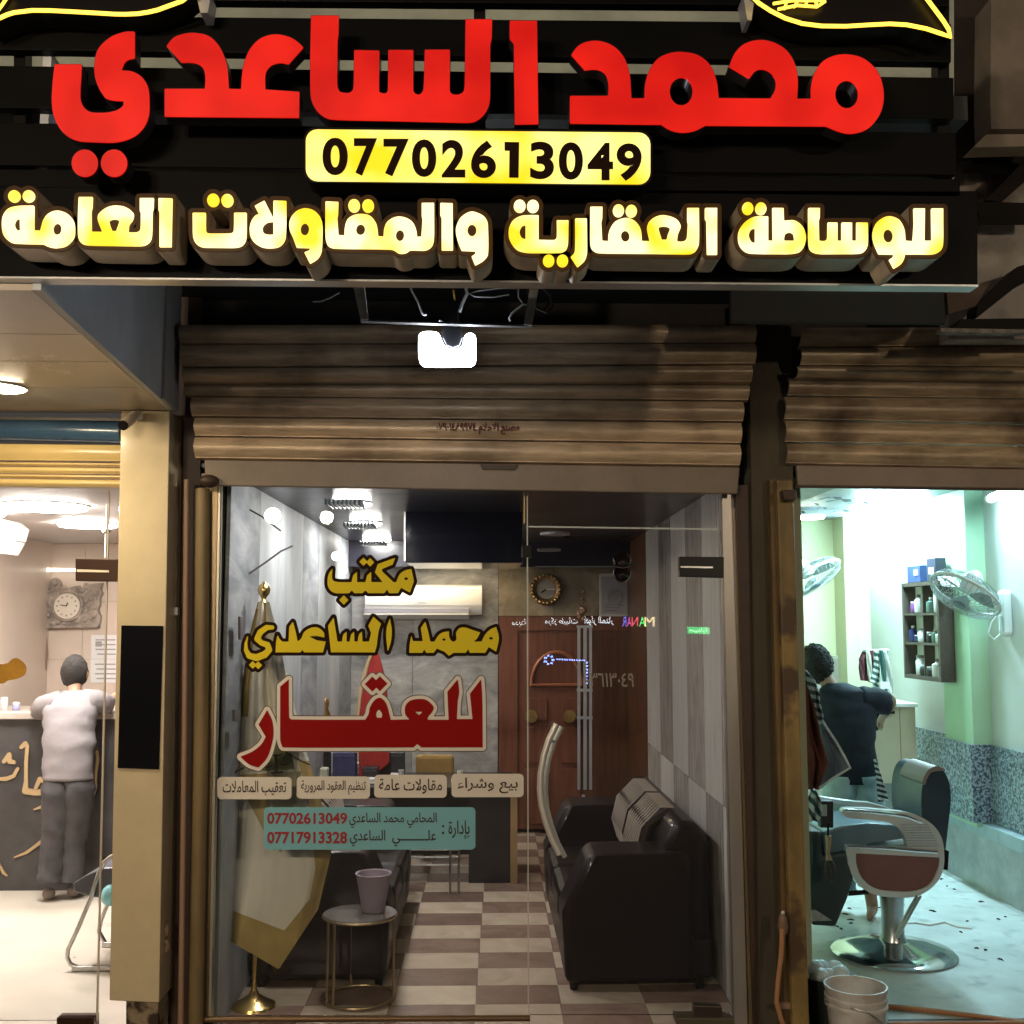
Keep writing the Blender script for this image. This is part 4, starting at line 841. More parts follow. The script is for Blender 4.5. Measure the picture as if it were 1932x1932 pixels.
bea = struct('ceiling_beam', MB().box((-1.5, YB-.35, bmz), (1.7, YB-.25, ZT)), mat('beam_black', (.012,.011,.02), .3))
obj('beam_edge', MB().box((at(1010,1069,YB-.36).x, YB-.356, bmz+.001), (at(1160,1069,YB-.36).x, YB-.351, bmz+.006)), mat('beam_edge_lit', (.5,.55,.6), .2), bea)  # pale strip along the lower front edge of the beam
# wall column on the left with darker stone
colm = struct('stone_column', MB().box((at(549,1200,9.2).x, 9.2, 0), (at(586,1200,9.2).x, 9.6, at(560,1052,9.2).z)), marble('marble_slate', (.09,.10,.11), (.16,.17,.19), (.22,.23,.25), 2.5))
# door in the back wall
dr = thing('panelled_door', (at(1030,1400,YB-.03).x, YB-.04, 0), 'red brown panelled wooden door with arched top panel at the back of the middle shop', 'door')
def bq(x0, y0, x1, y1, Y, th): return MB().hexa([at(x0,y0,Y),at(x1,y0,Y),at(x1,y1,Y),at(x0,y1,Y)], (0, th, 0))
zf = 1178+1.9/YB*FPX
obj('jamb', bq(941,1163,977,1564,YB-.05,.05), woodr, dr, bevel=.004); obj('head', bq(977,1163,1215,1190,YB-.05,.05), woodr, dr, bevel=.004)
obj('leaf', bq(977,1190,1098,1564,YB-.03,.03), woodr, dr)
obj('leaf', bq(1099,1190,1200,1564,YB-.03,.03), wood, dr)
for x0, x1, y0, y1 in ((990,1033,1318,1360), (1060,1096,1318,1360), (990,1033,1372,1440), (1060,1096,1372,1440), (990,1033,1450,1555), (1060,1096,1450,1555)):
    obj('door_panel', bq(x0,y0,x1,y1,YB-.05,.02), woodr, dr, bevel=.008)
arc = [(1000+50*1.0+48*math.cos(a), 1292-62*math.sin(a)) for a in [PI*i/12 for i in range(13)]]
obj('arch_moulding', MB().tube([at(x,y,YB-.045) for x, y in arc]+[at(arc[0][0],1292,YB-.045)], .016, 8), mat('door_moulding', (.42,.16,.08), .3), dr, smooth=True)
for x in (1002, 1074):
    c = at(x, 1351, YB-.06); obj('rosette', MB().lathe(c, [(.001,-.02),(.02,-.015),(.03,0),(.055,.006),(.06,.02)], 12, (0,-1,0)), brass, dr, smooth=True)
# sliding glass leaf standing in front of the door (pale aluminium stiles)
gp = thing('aluminium_screen', at(1105, 1300, 9.0), 'pale aluminium framed narrow screen standing before the red brown door', 'screen')
als = mat('pale_aluminium', (.55,.55,.58), .3, .4)
for x0, x1 in ((1090,1095), (1101,1107), (1112,1117)): obj('stile', bq(x0,1181,x1,1490,9.0,.03), als, gp)
for y0 in (1180, 1300, 1352): obj('rail', bq(1089,y0,1118,y0+5,8.99,.04), als, gp)
obj('foot', bq(1098,1500,1104,1640,9.0,.03), als, gp)

# ceiling lights, a receding row of round lamps with ribbed reflectors
cool = mat('cool_lamp', (1,1,1), .4, emit=(1,.95,.90), es=150); ribm = mat('ribbed_reflector', (.045,.075,.085), .6)
for i, (x, y, wd) in enumerate(((640,930,78), (664,970,74), (689,1006,62), (711,1036,54))):
    Y = (ZT-.03-HC)*FPX/(1186-y); Y = min(Y, 9.7) if i == 3 else Y
    c = at(x, y, Y); r = wd/2/FPX*Y
    t = thing('ceiling_lamp', (c.x, c.y, ZT), ['round white ceiling lamp nearest the glass, cut by the shutter bar', 'second round white ceiling lamp from the glass in its row', 'third round white ceiling lamp from the glass in its row', 'farthest round white ceiling lamp of the row, above the yellow sticker'][i], 'ceiling light', 'round ceiling lamps in the middle shop')
    obj('diffuser', MB().lathe((c.x, c.y, ZT), [(0,-.03),(r*.8,-.028),(r*.97,-.018),(r*.97,-.012)], 28), cool, t, smooth=True)
    obj('housing', MB().lathe((c.x, c.y, ZT), [(r*.98,-.0125),(r*1.01,-.012),(r*1.01,.002)], 28), whitep, t)
    rb = MB()
    for k in range(9): rb.box((c.x-r*.9+k*r/5, max(YG+.1, c.y-r-.30), c.z+.015), (c.x-r*.9+k*r/5+r/10, max(YG+.2, c.y-r-.02), c.z+.045))
    rb2 = obj('ribbed_tray', rb, ribm, t)
for i, (x, y, wd) in enumerate(((1047,1008,56), (1036,1038,44))):
    c = at(x, y, 7.0+i); r = wd/2/FPX*c.y
    o = obj('ceiling_disc', MB().lathe((c.x, c.y, ZT-.03 if False else c.z-.01), [(0,0),(r,.004),(r,.02)], 24), mat('unlit_diffuser', (.35,.33,.34), .5), smooth=True)  # added grey discs stand in for dim reflections, no lamps here
    tag(o, ['unlit round ceiling disc right of the clamp, nearer one', 'unlit round ceiling disc beside the black pane clamp, farther one'][i], 'ceiling light', 'unlit discs on the middle shop ceiling')
tvb = thing('ceiling_box', at(870, 985, 7.2), 'big black glossy box hanging from the ceiling behind the window top', 'bulkhead')  # added box, stands in for a dark reflection in the storefront glass
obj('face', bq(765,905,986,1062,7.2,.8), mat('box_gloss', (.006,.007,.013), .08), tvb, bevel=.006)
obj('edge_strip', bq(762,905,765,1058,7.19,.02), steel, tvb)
# cassette grille with warm light
cg = thing('air_vent', at(865, 1055, 9.7), 'warm lit vent grille in the beam above the air conditioner', 'vent')
vm = mat('vent_brassy', (.45,.34,.18), .4, .3, noise=.3, nscale=12)
for x0, x1 in ((803,838), (841,884), (888,935)): obj('louvre', MB().hexa([at(x0,1047,9.7),at(x1,1047,9.7),at(x1-2,1062,9.66),at(x0+4,1062,9.66)], (0,.05,0)), vm, cg, bevel=.004)
cb = obj('cable', MB().tube([at(836,1048,9.62),at(842,1064,9.6),at(862,1072,9.6),at(880,1064,9.6)], .006, 6), bk, smooth=True); tag(cb, 'loop of black cable hanging from the warm vent grille', 'cable')
# air conditioner
obj('lamp_strip', MB().box((at(806,1,9.7).x, 9.70, bmz-.02), (at(932,1,9.7).x, 9.78, bmz-.01)), mat('warm_strip', (1,.8,.4), .4, emit=(1,.78,.48), es=40), cg)
ac = thing('air_conditioner', at(800, 1125, YB-.1), 'white split air conditioner on the back wall of the middle shop', 'air conditioner')
cw = mat('ac_white', (.60,.58,.55), .3)
a_, b_ = at(690,1102,YB-.2), at(909,1162,YB-.2)
P_ = [(0,.0),(0,.27),(.02,.285),(.16,.285),(.21,.26),(.225,.2),(.22,.07),(.17,.0)]
xL, xR = a_.x, b_.x; zB = at(800,1160,YB-.2).z; zT2 = at(800,1103,YB-.2).z; hs = (zT2-zB)/.285
n = len(P_); obj('casing', MB().prism([(xL, YB-y, zB+z*hs+.0) for y, z in P_], (xR-xL, 0, 0)), cw, ac, smooth=True)
obj('air_slot', MB().box((at(708,1,YB).x, YB-.232, zB+.02), (at(891,1,YB).x, YB-.21, zB+.055)), mat('ac_slot', (.22,.21,.24), .5), ac)
obj('flap', MB().hexa([(at(708,1,YB).x, YB-.25, zB+.012), (at(891,1,YB).x, YB-.25, zB+.012), (at(891,1,YB).x, YB-.18, zB-.03), (at(708,1,YB).x, YB-.18, zB-.03)], (0, .0, -.01)), cw, ac)
obj('seam', MB().box((xL, YB-.2275, zB+.085), (xR, YB-.222, zB+.09)), mat('ac_seam', (.4,.4,.42), .5), ac)
obj('badge', MB().box((at(801,1,YB).x, YB-.2285, zB+.105), (at(815,1,YB).x, YB-.224, zB+.113)), mat('badge_grey', (.3,.3,.33), .4), ac)
# wall clock, frames, ornament
ck = thing('wall_clock', at(1030, 1112, YB-.05), 'round wall clock with ornate bronze ring on the back wall of the middle shop', 'clock')
cc_ = at(1030, 1112, YB-.06); R_ = 29/FPX*YB
obj('face', MB().lathe(cc_+Vector((0,.02,0)), [(0,0),(R_*.68,0),(R_*.68,.02)], 28, (0,-1,0)), mat('clock_face_grey', (.32,.30,.28), .5), ck)
rg = MB(); rg.tube([cc_+Vector((math.cos(a)*R_*.82, 0, math.sin(a)*R_*.82)) for a in [2*PI*i/28 for i in range(29)]], .028, 8, False)
for i in range(22): a = 2*PI*i/22; rg.ball(cc_+Vector((math.cos(a)*R_*.9, -.02, math.sin(a)*R_*.9)), .022, 8)
obj('ring', rg, mat('bronze_ornate', (.38,.25,.12), .35, .7, noise=.5, nscale=30), ck, smooth=True)
obj('hand', MB().tube([cc_+Vector((0,-.03,0)), cc_+Vector((.09,-.03,.0))], .006, 6), whitep, ck); obj('hand', MB().tube([cc_+Vector((0,-.032,0)), cc_+Vector((-.045,-.032,-.03))], .007, 6), blackm, ck)
def frame(label, x0, y0, x1, y1, Y, grp=None):
    t = thing('framed_certificate', at((x0+x1)/2, (y0+y1)/2, Y), label, 'picture', grp)
    obj('frame', bq(x0,y0,x1,y1,Y,.02), mat('frame_white', (.55,.55,.55), .3), t, bevel=.004)
    obj('sheet', bq(x0+4,y0+5,x1-4,y1-5,Y-.003,.002), mat('sheet_grey', (.36,.37,.4), .4), t)
    b = obj('seal', MB().lathe(at((x0+x1)/2, (y0*.45+y1*.55), Y-.005), [(0,.002),(.048,.002),(.052,.008),(.075,.008),(.078,0)], 20, (0,-1,0)), mat('seal_mid', (.30,.30,.32), .5), t)
    for k in (0,1,2): obj('printed_line', bq(x0+10,y1-22+k*5,x1-12-k*6,y1-20.6+k*5,Y-.005,.001), mat('print_grey', (.16,.16,.18), .5), t)
    return t
frame('white framed certificate with round seal on the back wall right of the clock', 1131, 1083, 1189, 1163, YB-.06)
orn = thing('wall_ornament', at(1097,1140,YB-.05), 'small beaded gilt wall ornament between clock and certificate', 'ornament')
om = MB()
for i in range(16): om.ball(at(1097+5*math.sin(i*1.3), 1112+i*3.6, YB-.06), .014+.012*(i > 9), 8)
obj('beads', om, mat('rose_gilt', (.42,.27,.2), .4, .5), orn, smooth=True)
# two unlit mirrors on the right marble: dark framed print leaning
# desk at the back with side panel, clutter
woodk = mat('desk_black', (.018,.015,.017), .25); edgew = mat('edge_wood', (.35,.22,.10), .45)
YD = 8.26
dk = thing('office_desk', (at(800,1600,YD).x, YD, 0), 'black office desk across the back of the middle shop with a wood edged side', 'desk')
zt = at(850, 1483, YD).z
obj('desktop', MB().box((at(600,1500,YD).x, YD-.05, zt-.04), (at(972,1500,YD).x, YD+.75, zt)), woodk, dk, bevel=.004)
obj('side_panel', MB().box((at(885,1500,YD).x, YD, 0), (at(963,1500,YD).x, YD+.7, zt-.042)), woodk, dk)
obj('edge_post', MB().box((at(963,1500,YD).x+.001, YD-.03, 0), (at(976,1500,YD).x, YD+.0, zt-.042)), edgew, dk)
obj('modesty_panel', MB().box((at(600,1500,YD).x, YD+.5, .1), (at(884,1500,YD).x, YD+.53, zt-.042)), mat('desk_brownblack', (.03,.02,.018), .4), dk)
rk = thing('chrome_rack', (at(815,1640,7.95).x, 7.95, 0), 'low chrome rack with three bars in front of the desk', 'rack')
for y in (1603, 1617, 1632): obj('bar', MB().tube([at(768,y,7.95), at(868,y,7.95)], .007, 8), steel, rk, smooth=True)
for x in (771, 850, 866): p = at(x, 1560, 7.95); obj('leg', MB().tube([(p.x, 7.95, p.z), (p.x, 7.95, .0)], .009, 8), steel, rk, smooth=True)
def lump(lb, cat, name, mb, m, grp=None, **k):
    o = obj(name, mb, m, **k); tag(o, lb, cat, grp); return o
ZDK = zt
def ond(x, Y): return Vector((at(x, 1480, Y).x, Y, ZDK))
# things on and behind the desk
ch = thing('office_chair', ond(822, 9.3), 'ochre upholstered chair back rising behind the desk', 'chair')
obj('backrest', bq(784,1425,856,1500,9.2,.08), mat('ochre_fabric', (.33,.20,.06), .8, noise=.2, nscale=10), ch, bevel=.03)
obj('stem', MB().box((at(820,1,9.25).x-.03, 9.22, 0), (at(820,1,9.25).x+.03, 9.28, at(820,1490,9.2).z)), blackm, ch)
obj('seat', MB().box((at(790,1,9.0).x, 8.75+.33, .42), (at(850,1,9.0).x, 9.45, .5)), blackm, ch, bevel=.02)
rf = thing('small_flag', ond(706, 8.7), 'red and gold table flag on the desk behind the huge red word', 'flag')
obj('cloth', MB().prism([at(x,y,8.7) for x, y in [(703,1228),(697,1250),(684,1300),(676,1360),(677,1470),(700,1470),(735,1440),(730,1300),(722,1262),(714,1232)]], (0,.05,0)), mat('flag_red', (.38,.02,.015), .55, noise=.3, nscale=10, stretch=(5,1,.6)), rf, bevel=.012)
obj('fringe', MB().tube([at(x,y,8.69) for x, y in [(702,1230),(690,1262),(680,1300),(674,1350),(672,1420)]], .012, 6), mat('fringe_gold', (.6,.42,.2), .6), rf)
obj('pole', MB().tube([at(709,1222,8.74), at(712,1480,8.74)], .008, 8), brass, rf)
for x, y in ((714,1243), (727,1258), (702,1274)): pass
st = thing('figurine', ond(608, 8.6), 'small dark gold figurine standing above the desk at the left', 'figurine')
obj('body', MB().lathe(at(612,1362,8.6), [(.07,-.1),(.075,-.02),(.045,.0),(.05,.05),(.028,.1),(.036,.14),(.03,.17),(.01,.19)], 14), mat('antique_gold', (.3,.17,.06), .35, .7, noise=.5, nscale=30), st, smooth=True)
obj('arm', MB().tube([at(606,1345,8.6), at(602,1325,8.6), at(609,1316,8.6)], [.014,.011,.012], 8), MATS['antique_gold'], st, smooth=True)
obj('plinth', MB().box(at(600,1372,8.56)-Vector((0,0,.02)), at(626,1372,8.66)+Vector((0,0,-.6))), woodk, st)
items = [('dark blue file box at the left end of the desk clutter','box',628,1420,670,1482,8.7,(.05,.05,.13)), ('black desk organiser in the middle of the clutter','organiser',683,1448,712,1482,8.5,(.03,.02,.03)), ('white stack of papers behind the organiser','papers',664,1440,690,1470,8.9,(.6,.6,.6)), ('white folded paper leaning beside the black bag','paper',735,1462,752,1482,8.45,(.6,.58,.55)), ('grey printer body behind the desk clutter','printer',690,1425,716,1452,9.0,(.32,.32,.34)), ('black handbag standing on the desk','bag',716,1420,762,1482,8.8,(.03,.028,.035)), ('white keyboard tray on the desk edge','keyboard',685,1470,718,1482,8.35,(.62,.62,.62)), ('small glass beside the ochre chair','glass',757,1455,765,1482,8.4,(.5,.5,.48)), ('tiny white cup right of the ochre chair','cup',868,1462,874,1482,8.35,(.6,.58,.5))]
for lb, ct, x0, y0, x1, y1, Y, c in items:
    p0, p1 = at(x0,y0,Y), at(x1,y1,Y); t = thing('desk_'+ct, ond((x0+x1)/2, Y), lb, ct, 'things on the desk')
    m_ = mat('item_%s' % ct, c, .5, noise=.2, nscale=20)
    if ct in ('glass', 'cup'): obj('vessel', MB().lathe((p0.x, Y, ZDK), [(.016,0),(.024,.1),(.02,.1),(.014,.01)], 12), m_, t, smooth=True); continue
    obj('body', MB().box((p0.x, Y, ZDK), (p1.x, Y+.12, p0.z)), m_, t, bevel=.006)
    obj('lid', MB().box((p0.x+.01, Y-.004, p0.z-.03), (p1.x-.01, Y-.001, p0.z-.02)), mat('lid_%s' % ct, tuple(min(1, q_*1.6+.03) for q_ in c), .5), t)
tiss = thing('tissue_box', ond(604, 8.4), 'cream tissue holder with a round grey picture left of the desk clutter', 'tissue box')
obj('case', bq(592,1450,617,1484,8.4,.1), mat('tissue_cream', (.5,.48,.36), .5), tiss, bevel=.008)
obj('picture', MB().lathe(at(601,1470,8.395), [(.0,0),(.035,0),(.035,.004)], 16, (0,-1,0)), mat('picture_pale', (.6,.6,.6), .4), tiss)
lp = thing('gold_cup', ond(857, 8.4), 'small glowing amber holder between the cream labels', 'candle holder')
obj('glass', MB().lathe(ond(857, 8.2)+Vector((0,0,-.0)), [(.018,0),(.022,.06),(.016,.07)], 12), mat('amber_glow', (.8,.5,.1), .3, emit=(1,.72,.25), es=1.6), lp, smooth=True)
obj('cap', MB().lathe(ond(857, 8.2)+Vector((0,0,.07)), [(.017,0),(.012,.02)], 12), brass, lp)

# leather sofas
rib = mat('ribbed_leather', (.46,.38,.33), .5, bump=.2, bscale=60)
def sofa(label, sign_, x_out, x_in, y0, y1, aw=.34):
    t = thing('leather_sofa', ((x_out+x_in)/2, (y0+y1)/2, 0), label, 'sofa', 'black leather sofas along the side walls')
    X = lambda u: x_in+(x_out-x_in)*u            # u = 0 front edge, 1 wall side
    obj('base', MB().box((X(.02), y0+.02, .06), (X(1), y1-.02, .26)), leather, t, bevel=.02)
    for k in range(2):
        ya_, yb_ = y0+aw+(y1-y0-2*aw)*k/2, y0+aw+(y1-y0-2*aw)*(k+1)/2
        obj('seat_cushion', MB().box((X(0), ya_+.005, .262), (X(.72), yb_-.005, .44)), leather, t, bevel=.045)
        mb = MB(); bx = X(.70)
        for i in range(8):
            c_ = ya_+.05+(yb_-ya_-.1)*(i+.5)/8; w_ = (yb_-ya_-.1)/16*1.05
            mb.tube([(X(.66), c_, .45), (X(.60), c_, .62), (X(.66), c_, .77), (X(.80), c_, .84)], [w_*.9, w_*1.15, w_*1.15, w_*.8], 8)
        cu = obj('back_cushion', mb, mat('cushion_leather', (.03,.018,.016), .6, spec=.2), t, smooth=True)
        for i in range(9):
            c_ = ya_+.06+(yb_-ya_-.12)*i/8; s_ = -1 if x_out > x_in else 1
            obj('piping', MB().tube([(X(.60), c_, .50), (X(.555), c_, .62), (X(.60), c_, .76), (X(.74), c_, .87), (X(.84), c_, .868)], .0055, 6), rib, cu, smooth=True)  # pale piping, its colour paints the highlight stripes of the ribs
    obj('backrest', MB().prism([(X(.66), y0+.06, .25), (X(.70), y0+.06, .74), (X(.78), y0+.06, .85), (X(.92), y0+.06, .85), (X(1.0), y0+.06, .74), (X(1.0), y0+.06, .06), (X(.66), y0+.06, .06)], (0, y1-y0-.12, 0)), leather, t, smooth=True, bevel=.04)
    for ya_, yb_ in ((y0, y0+aw), (y1-aw, y1)):
        obj('armrest', MB().prism([(X(.02), ya_, .04), (X(.0), ya_, .40), (X(.14), ya_, .63), (X(.18), ya_, .69), (X(.86), ya_, .70), (X(.88), ya_, .62), (X(.88), ya_, .04)], (0, yb_-ya_, 0)), leather, t, smooth=True, bevel=.035)
    for ya_ in (y0+.06, y1-.06):
        for u in (.08, .92): obj('foot', MB().lathe((X(u), ya_, 0), [(.02,0),(.028,.06)], 10), blackm, t)
    return t
sofa('black leather sofa along the right wall with ribbed back cushions', 1, 1.19, .41, 5.86, 7.75)
sofa('black leather sofa along the left wall behind the round table', -1, -1.22, -.49, 5.95, 7.75)
# round side table with a lilac bin
rt = thing('side_table', (fl(676,1888).x, fl(676,1888).y, 0), 'small round glass topped brass side table in front of the left sofa', 'table')
c = base(rt) if False else Vector((fl(676,1888).x, fl(676,1888).y+.02, 0)); zt_ = at(676,1722,c.y).z; r_ = 66/FPX*c.y
obj('tabletop', MB().lathe((c.x,c.y,zt_-.012), [(0,0),(r_,0),(r_,.012),(0,.012)], 36), mat('smoky_top', (.20,.18,.17), .1, coat=.5), rt, smooth=True)
br2 = mat('dull_brass', (.35,.26,.15), .35, .8)
obj('top_rim', MB().tube([(c.x+r_*math.cos(a), c.y+r_*math.sin(a), zt_-.012) for a in [2*PI*i/36 for i in range(37)]], .007, 8, False), br2, rt, smooth=True)
obj('base_ring', MB().tube([(c.x+r_*.97*math.cos(a), c.y+r_*.97*math.sin(a), .012) for a in [2*PI*i/36 for i in range(37)]], .008, 8, False), br2, rt, smooth=True)
for a in (215, 232, 350, 110): a = math.radians(a); obj('leg', MB().tube([(c.x+r_*.97*math.cos(a), c.y+r_*.97*math.sin(a), .01), (c.x+r_*.97*math.cos(a), c.y+r_*.97*math.sin(a), zt_-.01)], .007, 8), br2, rt, smooth=True)
vc = Vector((at(703,1712,c.y).x, c.y+.03, zt_+.001)); vr = 20/FPX*c.y
vs = thing('paper_bin', vc, 'lilac tapered pot standing on the round side table', 'pot')
obj('shell', MB().lathe(vc, [(0,0),(vr,0),(vr*1.62,.185),(vr*1.62+.004,.187),(vr*1.5,.186),(vr*.9,.008),(0,.006)], 24), mat('lilac_plastic', (.30,.24,.30), .5), vs, smooth=True)
obj('rim', MB().tube([(vc.x+vr*1.62*math.cos(a), vc.y+vr*1.62*math.sin(a), vc.z+.187) for a in [2*PI*i/24 for i in range(25)]], .004, 6, False), MATS['lilac_plastic'], vs, smooth=True)
# banner on a brass stand: cream cloth, gold border, scales emblem
ft = thing('standing_banner', (fl(476,1903).x, fl(476,1903).y+.03, 0), 'tall cream satin banner with gold border and scales emblem on a brass stand', 'banner')
YF = ft.location.y
c = Vector(ft.location)
obj('stand_base', MB().lathe((c.x,c.y,0), [(.11,0),(.105,.012),(.06,.035),(.025,.06),(.012,.09)], 24), brass, ft, smooth=True)
tp = at(498,1112,YF)
obj('pole', MB().tube([(c.x,c.y,.06), (c.x+.01,c.y,1.0), (tp.x,c.y,tp.z)], .011, 10), brass, ft, smooth=True)
obj('finial', MB().lathe((tp.x,c.y,tp.z-.02), [(.012,-.05),(.02,-.045),(.01,-.03),(.018,-.015),(.03,.0),(.033,.018),(.027,.038),(.01,.052),(.004,.06)], 16), brass, ft, smooth=True)
LE = [(486,1135),(470,1200),(455,1300),(446,1400),(438,1480),(425,1560),(412,1660),(400,1756)]
RE = [(508,1135),(525,1200),(548,1300),(572,1400),(594,1470),(614,1540),(625,1610),(600,1716)]
def edge(E, v):
    f = v*(len(E)-1); i = min(int(f), len(E)-2); f -= i; return (E[i][0]*(1-f)+E[i+1][0]*f, E[i][1]*(1-f)+E[i+1][1]*f)
def cloth(u, v, du=0.0):
    a = edge(LE, v); b = edge(RE, v); x = a[0]*(1-u)+b[0]*u; y = a[1]*(1-u)+b[1]*u
    y += 98*(u/.63 if u < .63 else (1-u)/.37)*max(0, (v-.62)/.38)
    k = 1-min(1, max(0, (v-.35)/.3))*.72; amp = .018+.05*v
    off = amp*(k*(math.sin(u*11+v*2.2)+.5*math.sin(u*23+v*4+1)+.22*math.sin(u*47+v*6))+.8*math.sin(u*3.4+v*3)+.2*math.sin(v*11+u*4))
    return at(x, y, YF-.02+off-du)
satc = mat('satin_cream', (.84,.80,.70), .5, noise=.08, nscale=4); satg = mat('satin_gold', (.48,.35,.13), .45, noise=.2, nscale=5); satt = mat('satin_taupe', (.42,.38,.26), .5)
obj('cloth', MB().grid(cloth, 50, 60), satc, ft, smooth='all', recalc=False)
def strip(u0, u1, v0, v1, du): return MB().grid(lambda a, b: cloth(u0+(u1-u0)*a, v0+(v1-v0)*b, du), 40, 30)
obj('border', strip(0, 1, .925, 1.0, .004), satg, ft, smooth='all', recalc=False)
obj('border', strip(.86, 1, .50, .925, .004), satg, ft, smooth='all', recalc=False)
obj('border', strip(0, .16, .03, .36, .004), satg, ft, smooth='all', recalc=False)
obj('gold_wedge', MB().grid(lambda a, b: cloth((.02+.42*b)*(1-a)+(.42+.06*b)*a, .54+.20*b, .006), 14, 14), satg, ft, smooth='all', recalc=False)
obj('taupe_wedge', MB().grid(lambda a, b: cloth((.42+.12*b)*(1-a)+(.86-.30*b)*a, .54+.22*b, .006), 14, 14), satt, ft, smooth='all', recalc=False)
obj('green_tint_panel', MB().grid(lambda a, b: cloth(.36+.42*a, .44+.09*b, .006), 8, 8), mat('satin_green', (.26,.28,.12), .4), ft, smooth='all', recalc=False)
V4 = zc(400, 1400, 300)
em = [[(790,285,9),(880,285,10),(905,265,6)], [(820,285,17),(825,480,20)], [(765,500,9),(905,490,10)], [(880,395,13),(930,405,15),(985,385,11)], [(930,290,3),(930,385,3)], [(700,440,9),(765,415,9)], [(950,250,11),(1100,340,11),(1235,400,9)], [(240,540,9),(420,440,12)]]
obj('scales_emblem', loops_mesh(shape_loops([], (), em, conv=V4, h=.8, tol=.1), YF-.10, .002), mat('emblem_brown', (.07,.05,.03), .6), ft)
# dark sockets and switches on the left marble
for i, (x, y, w_, h_) in enumerate(((438,1350,12,22), (449,1185,8,44))):
    o = obj('wall_socket', MB().hexa([atx(x,y-h_/2,-1.20),atx(x+w_,y-h_/2,-1.20),atx(x+w_,y+h_/2,-1.20),atx(x,y+h_/2,-1.20)], (.012,0,0)), mat('socket_grey', (.12,.11,.12), .5), bevel=.003); tag(o, ['dark socket on the left marble beside the flag', 'tall dark switch strip higher on the left marble'][i], 'socket')

for lb, ps in (('dark cable slanting down from the storefront corner at upper left', [(416,925),(450,950),(495,975),(530,1002)]), ('dark cable loop rising to the right beside the flag top', [(446,1094),(452,1092),(470,1082),(500,1062),(530,1040),(552,1030)]), ('thick dark cable hanging along the left marble edge', [(446,1018),(452,1050),(460,1082),(470,1096)])):
    o = obj('cable', MB().tube([at(x, y, 5.75+.03*i) for i, (x, y) in enumerate(ps)], .005, 6), bk, smooth=True); tag(o, lb, 'cable', 'dark cables at the upper left inside the storefront')  # cables added indoors in place of wires mirrored in the glass
# ================================================================ left shop interior
YL = 10.0; ZL = 2.6; XLR = -1.36
creamw = mat('warm_wall_tile', (.66,.55,.47), .35, noise=.08, nscale=1.5)
struct('left_shop_floor', MB().box((-6, YG+.03, -.02), (XLR, YL, 0)), mat('white_floor_tile', (.64,.58,.50), .3, noise=.12, nscale=2))
struct('left_shop_ceiling', MB().box((-6, YG+.06, ZL), (XLR, YL+.1, ZL+.05)), mat('white_ceiling', (.48,.44,.42), .5))
wL = struct('left_shop_back_wall', MB().box((-6, YL+.012, 0), (XLR+.1, YL+.1, ZL)), mat('tile_joint', (.45,.36,.3), .8))
zz = [0, .52, 1.04, 1.56, 2.08, ZL]
for i in range(6):
    for j in range(5): obj('wall_tile', MB().box((-6+i*.8+.002, YL, zz[j]+.002), (-6+(i+1)*.8-.002 if i < 5 else XLR+.1, YL+.011, zz[j+1]-.002)), creamw, wL)
struct('left_shop_side_wall', MB().box((XLR, YG+.06, 0), (XLR+.02, YL+.1, ZL)), creamw)
struct('left_shop_left_wall', MB().box((-3.95, YG+.06, 0), (-3.9, YL, ZL)), creamw)
warm = mat('warm_panel_lamp', (1,1,1), .4, emit=(1,.91,.84), es=150)
def disc(label, px, py, wd, Y, m, z, grp):
    c = at(px, py, Y); c.z = z; r = wd/2/FPX*Y
    t = thing('ceiling_lamp', (c.x, Y, z), label, 'ceiling light', grp)
    obj('diffuser', MB().lathe((c.x, Y, z-.03), [(0,0),(r*.96,.003),(r,.012),(r,.02)], 28), m, t, smooth=True)
    obj('rim', MB().lathe((c.x, Y, z-.012), [(r+.002,0),(r+.012,.004),(r+.012,.012)], 28), whitep, t, smooth=True)
    return t
disc('nearer round warm ceiling lamp in the left shop above the white air conditioner', 85, 962, 150, 6.65, warm, ZL, 'warm lamps of the left shop')
disc('farther round warm ceiling lamp in the left shop beside the door edge', 165, 999, 104, 7.9, warm, ZL, 'warm lamps of the left shop')
disc('round warm ceiling lamp at the far left corner of the left shop ceiling', -60, 975, 130, 7.0, warm, ZL, 'warm lamps of the left shop')
tb = obj('wall_tube_lamp', MB().hexa([at(-60,1069,9.9),at(182,1073,9.9),at(182,1078,9.9),at(-60,1080,9.9)], (0,.03,0)), mat('warm_tube', (1,1,1), .4, emit=(1,.9,.75), es=3)); tag(tb, 'long glowing tube lamp on the back wall of the left shop', 'tube light')
pd = thing('pendant_rod', at(202, 1000, 6.6), 'thin white hanging rod with a small collar near the left shop door edge', 'pendant')
p0 = at(202, 975, 6.6); obj('rod', MB().tube([(p0.x, 6.6, ZL), (p0.x, 6.6, at(200,1052,6.6).z)], .008, 8), whitep, pd, smooth=True)
obj('collar', MB().lathe((p0.x, 6.6, at(202,1002,6.6).z), [(.02,-.012),(.025,-.008),(.025,.008),(.02,.012)], 14), whitep, pd)
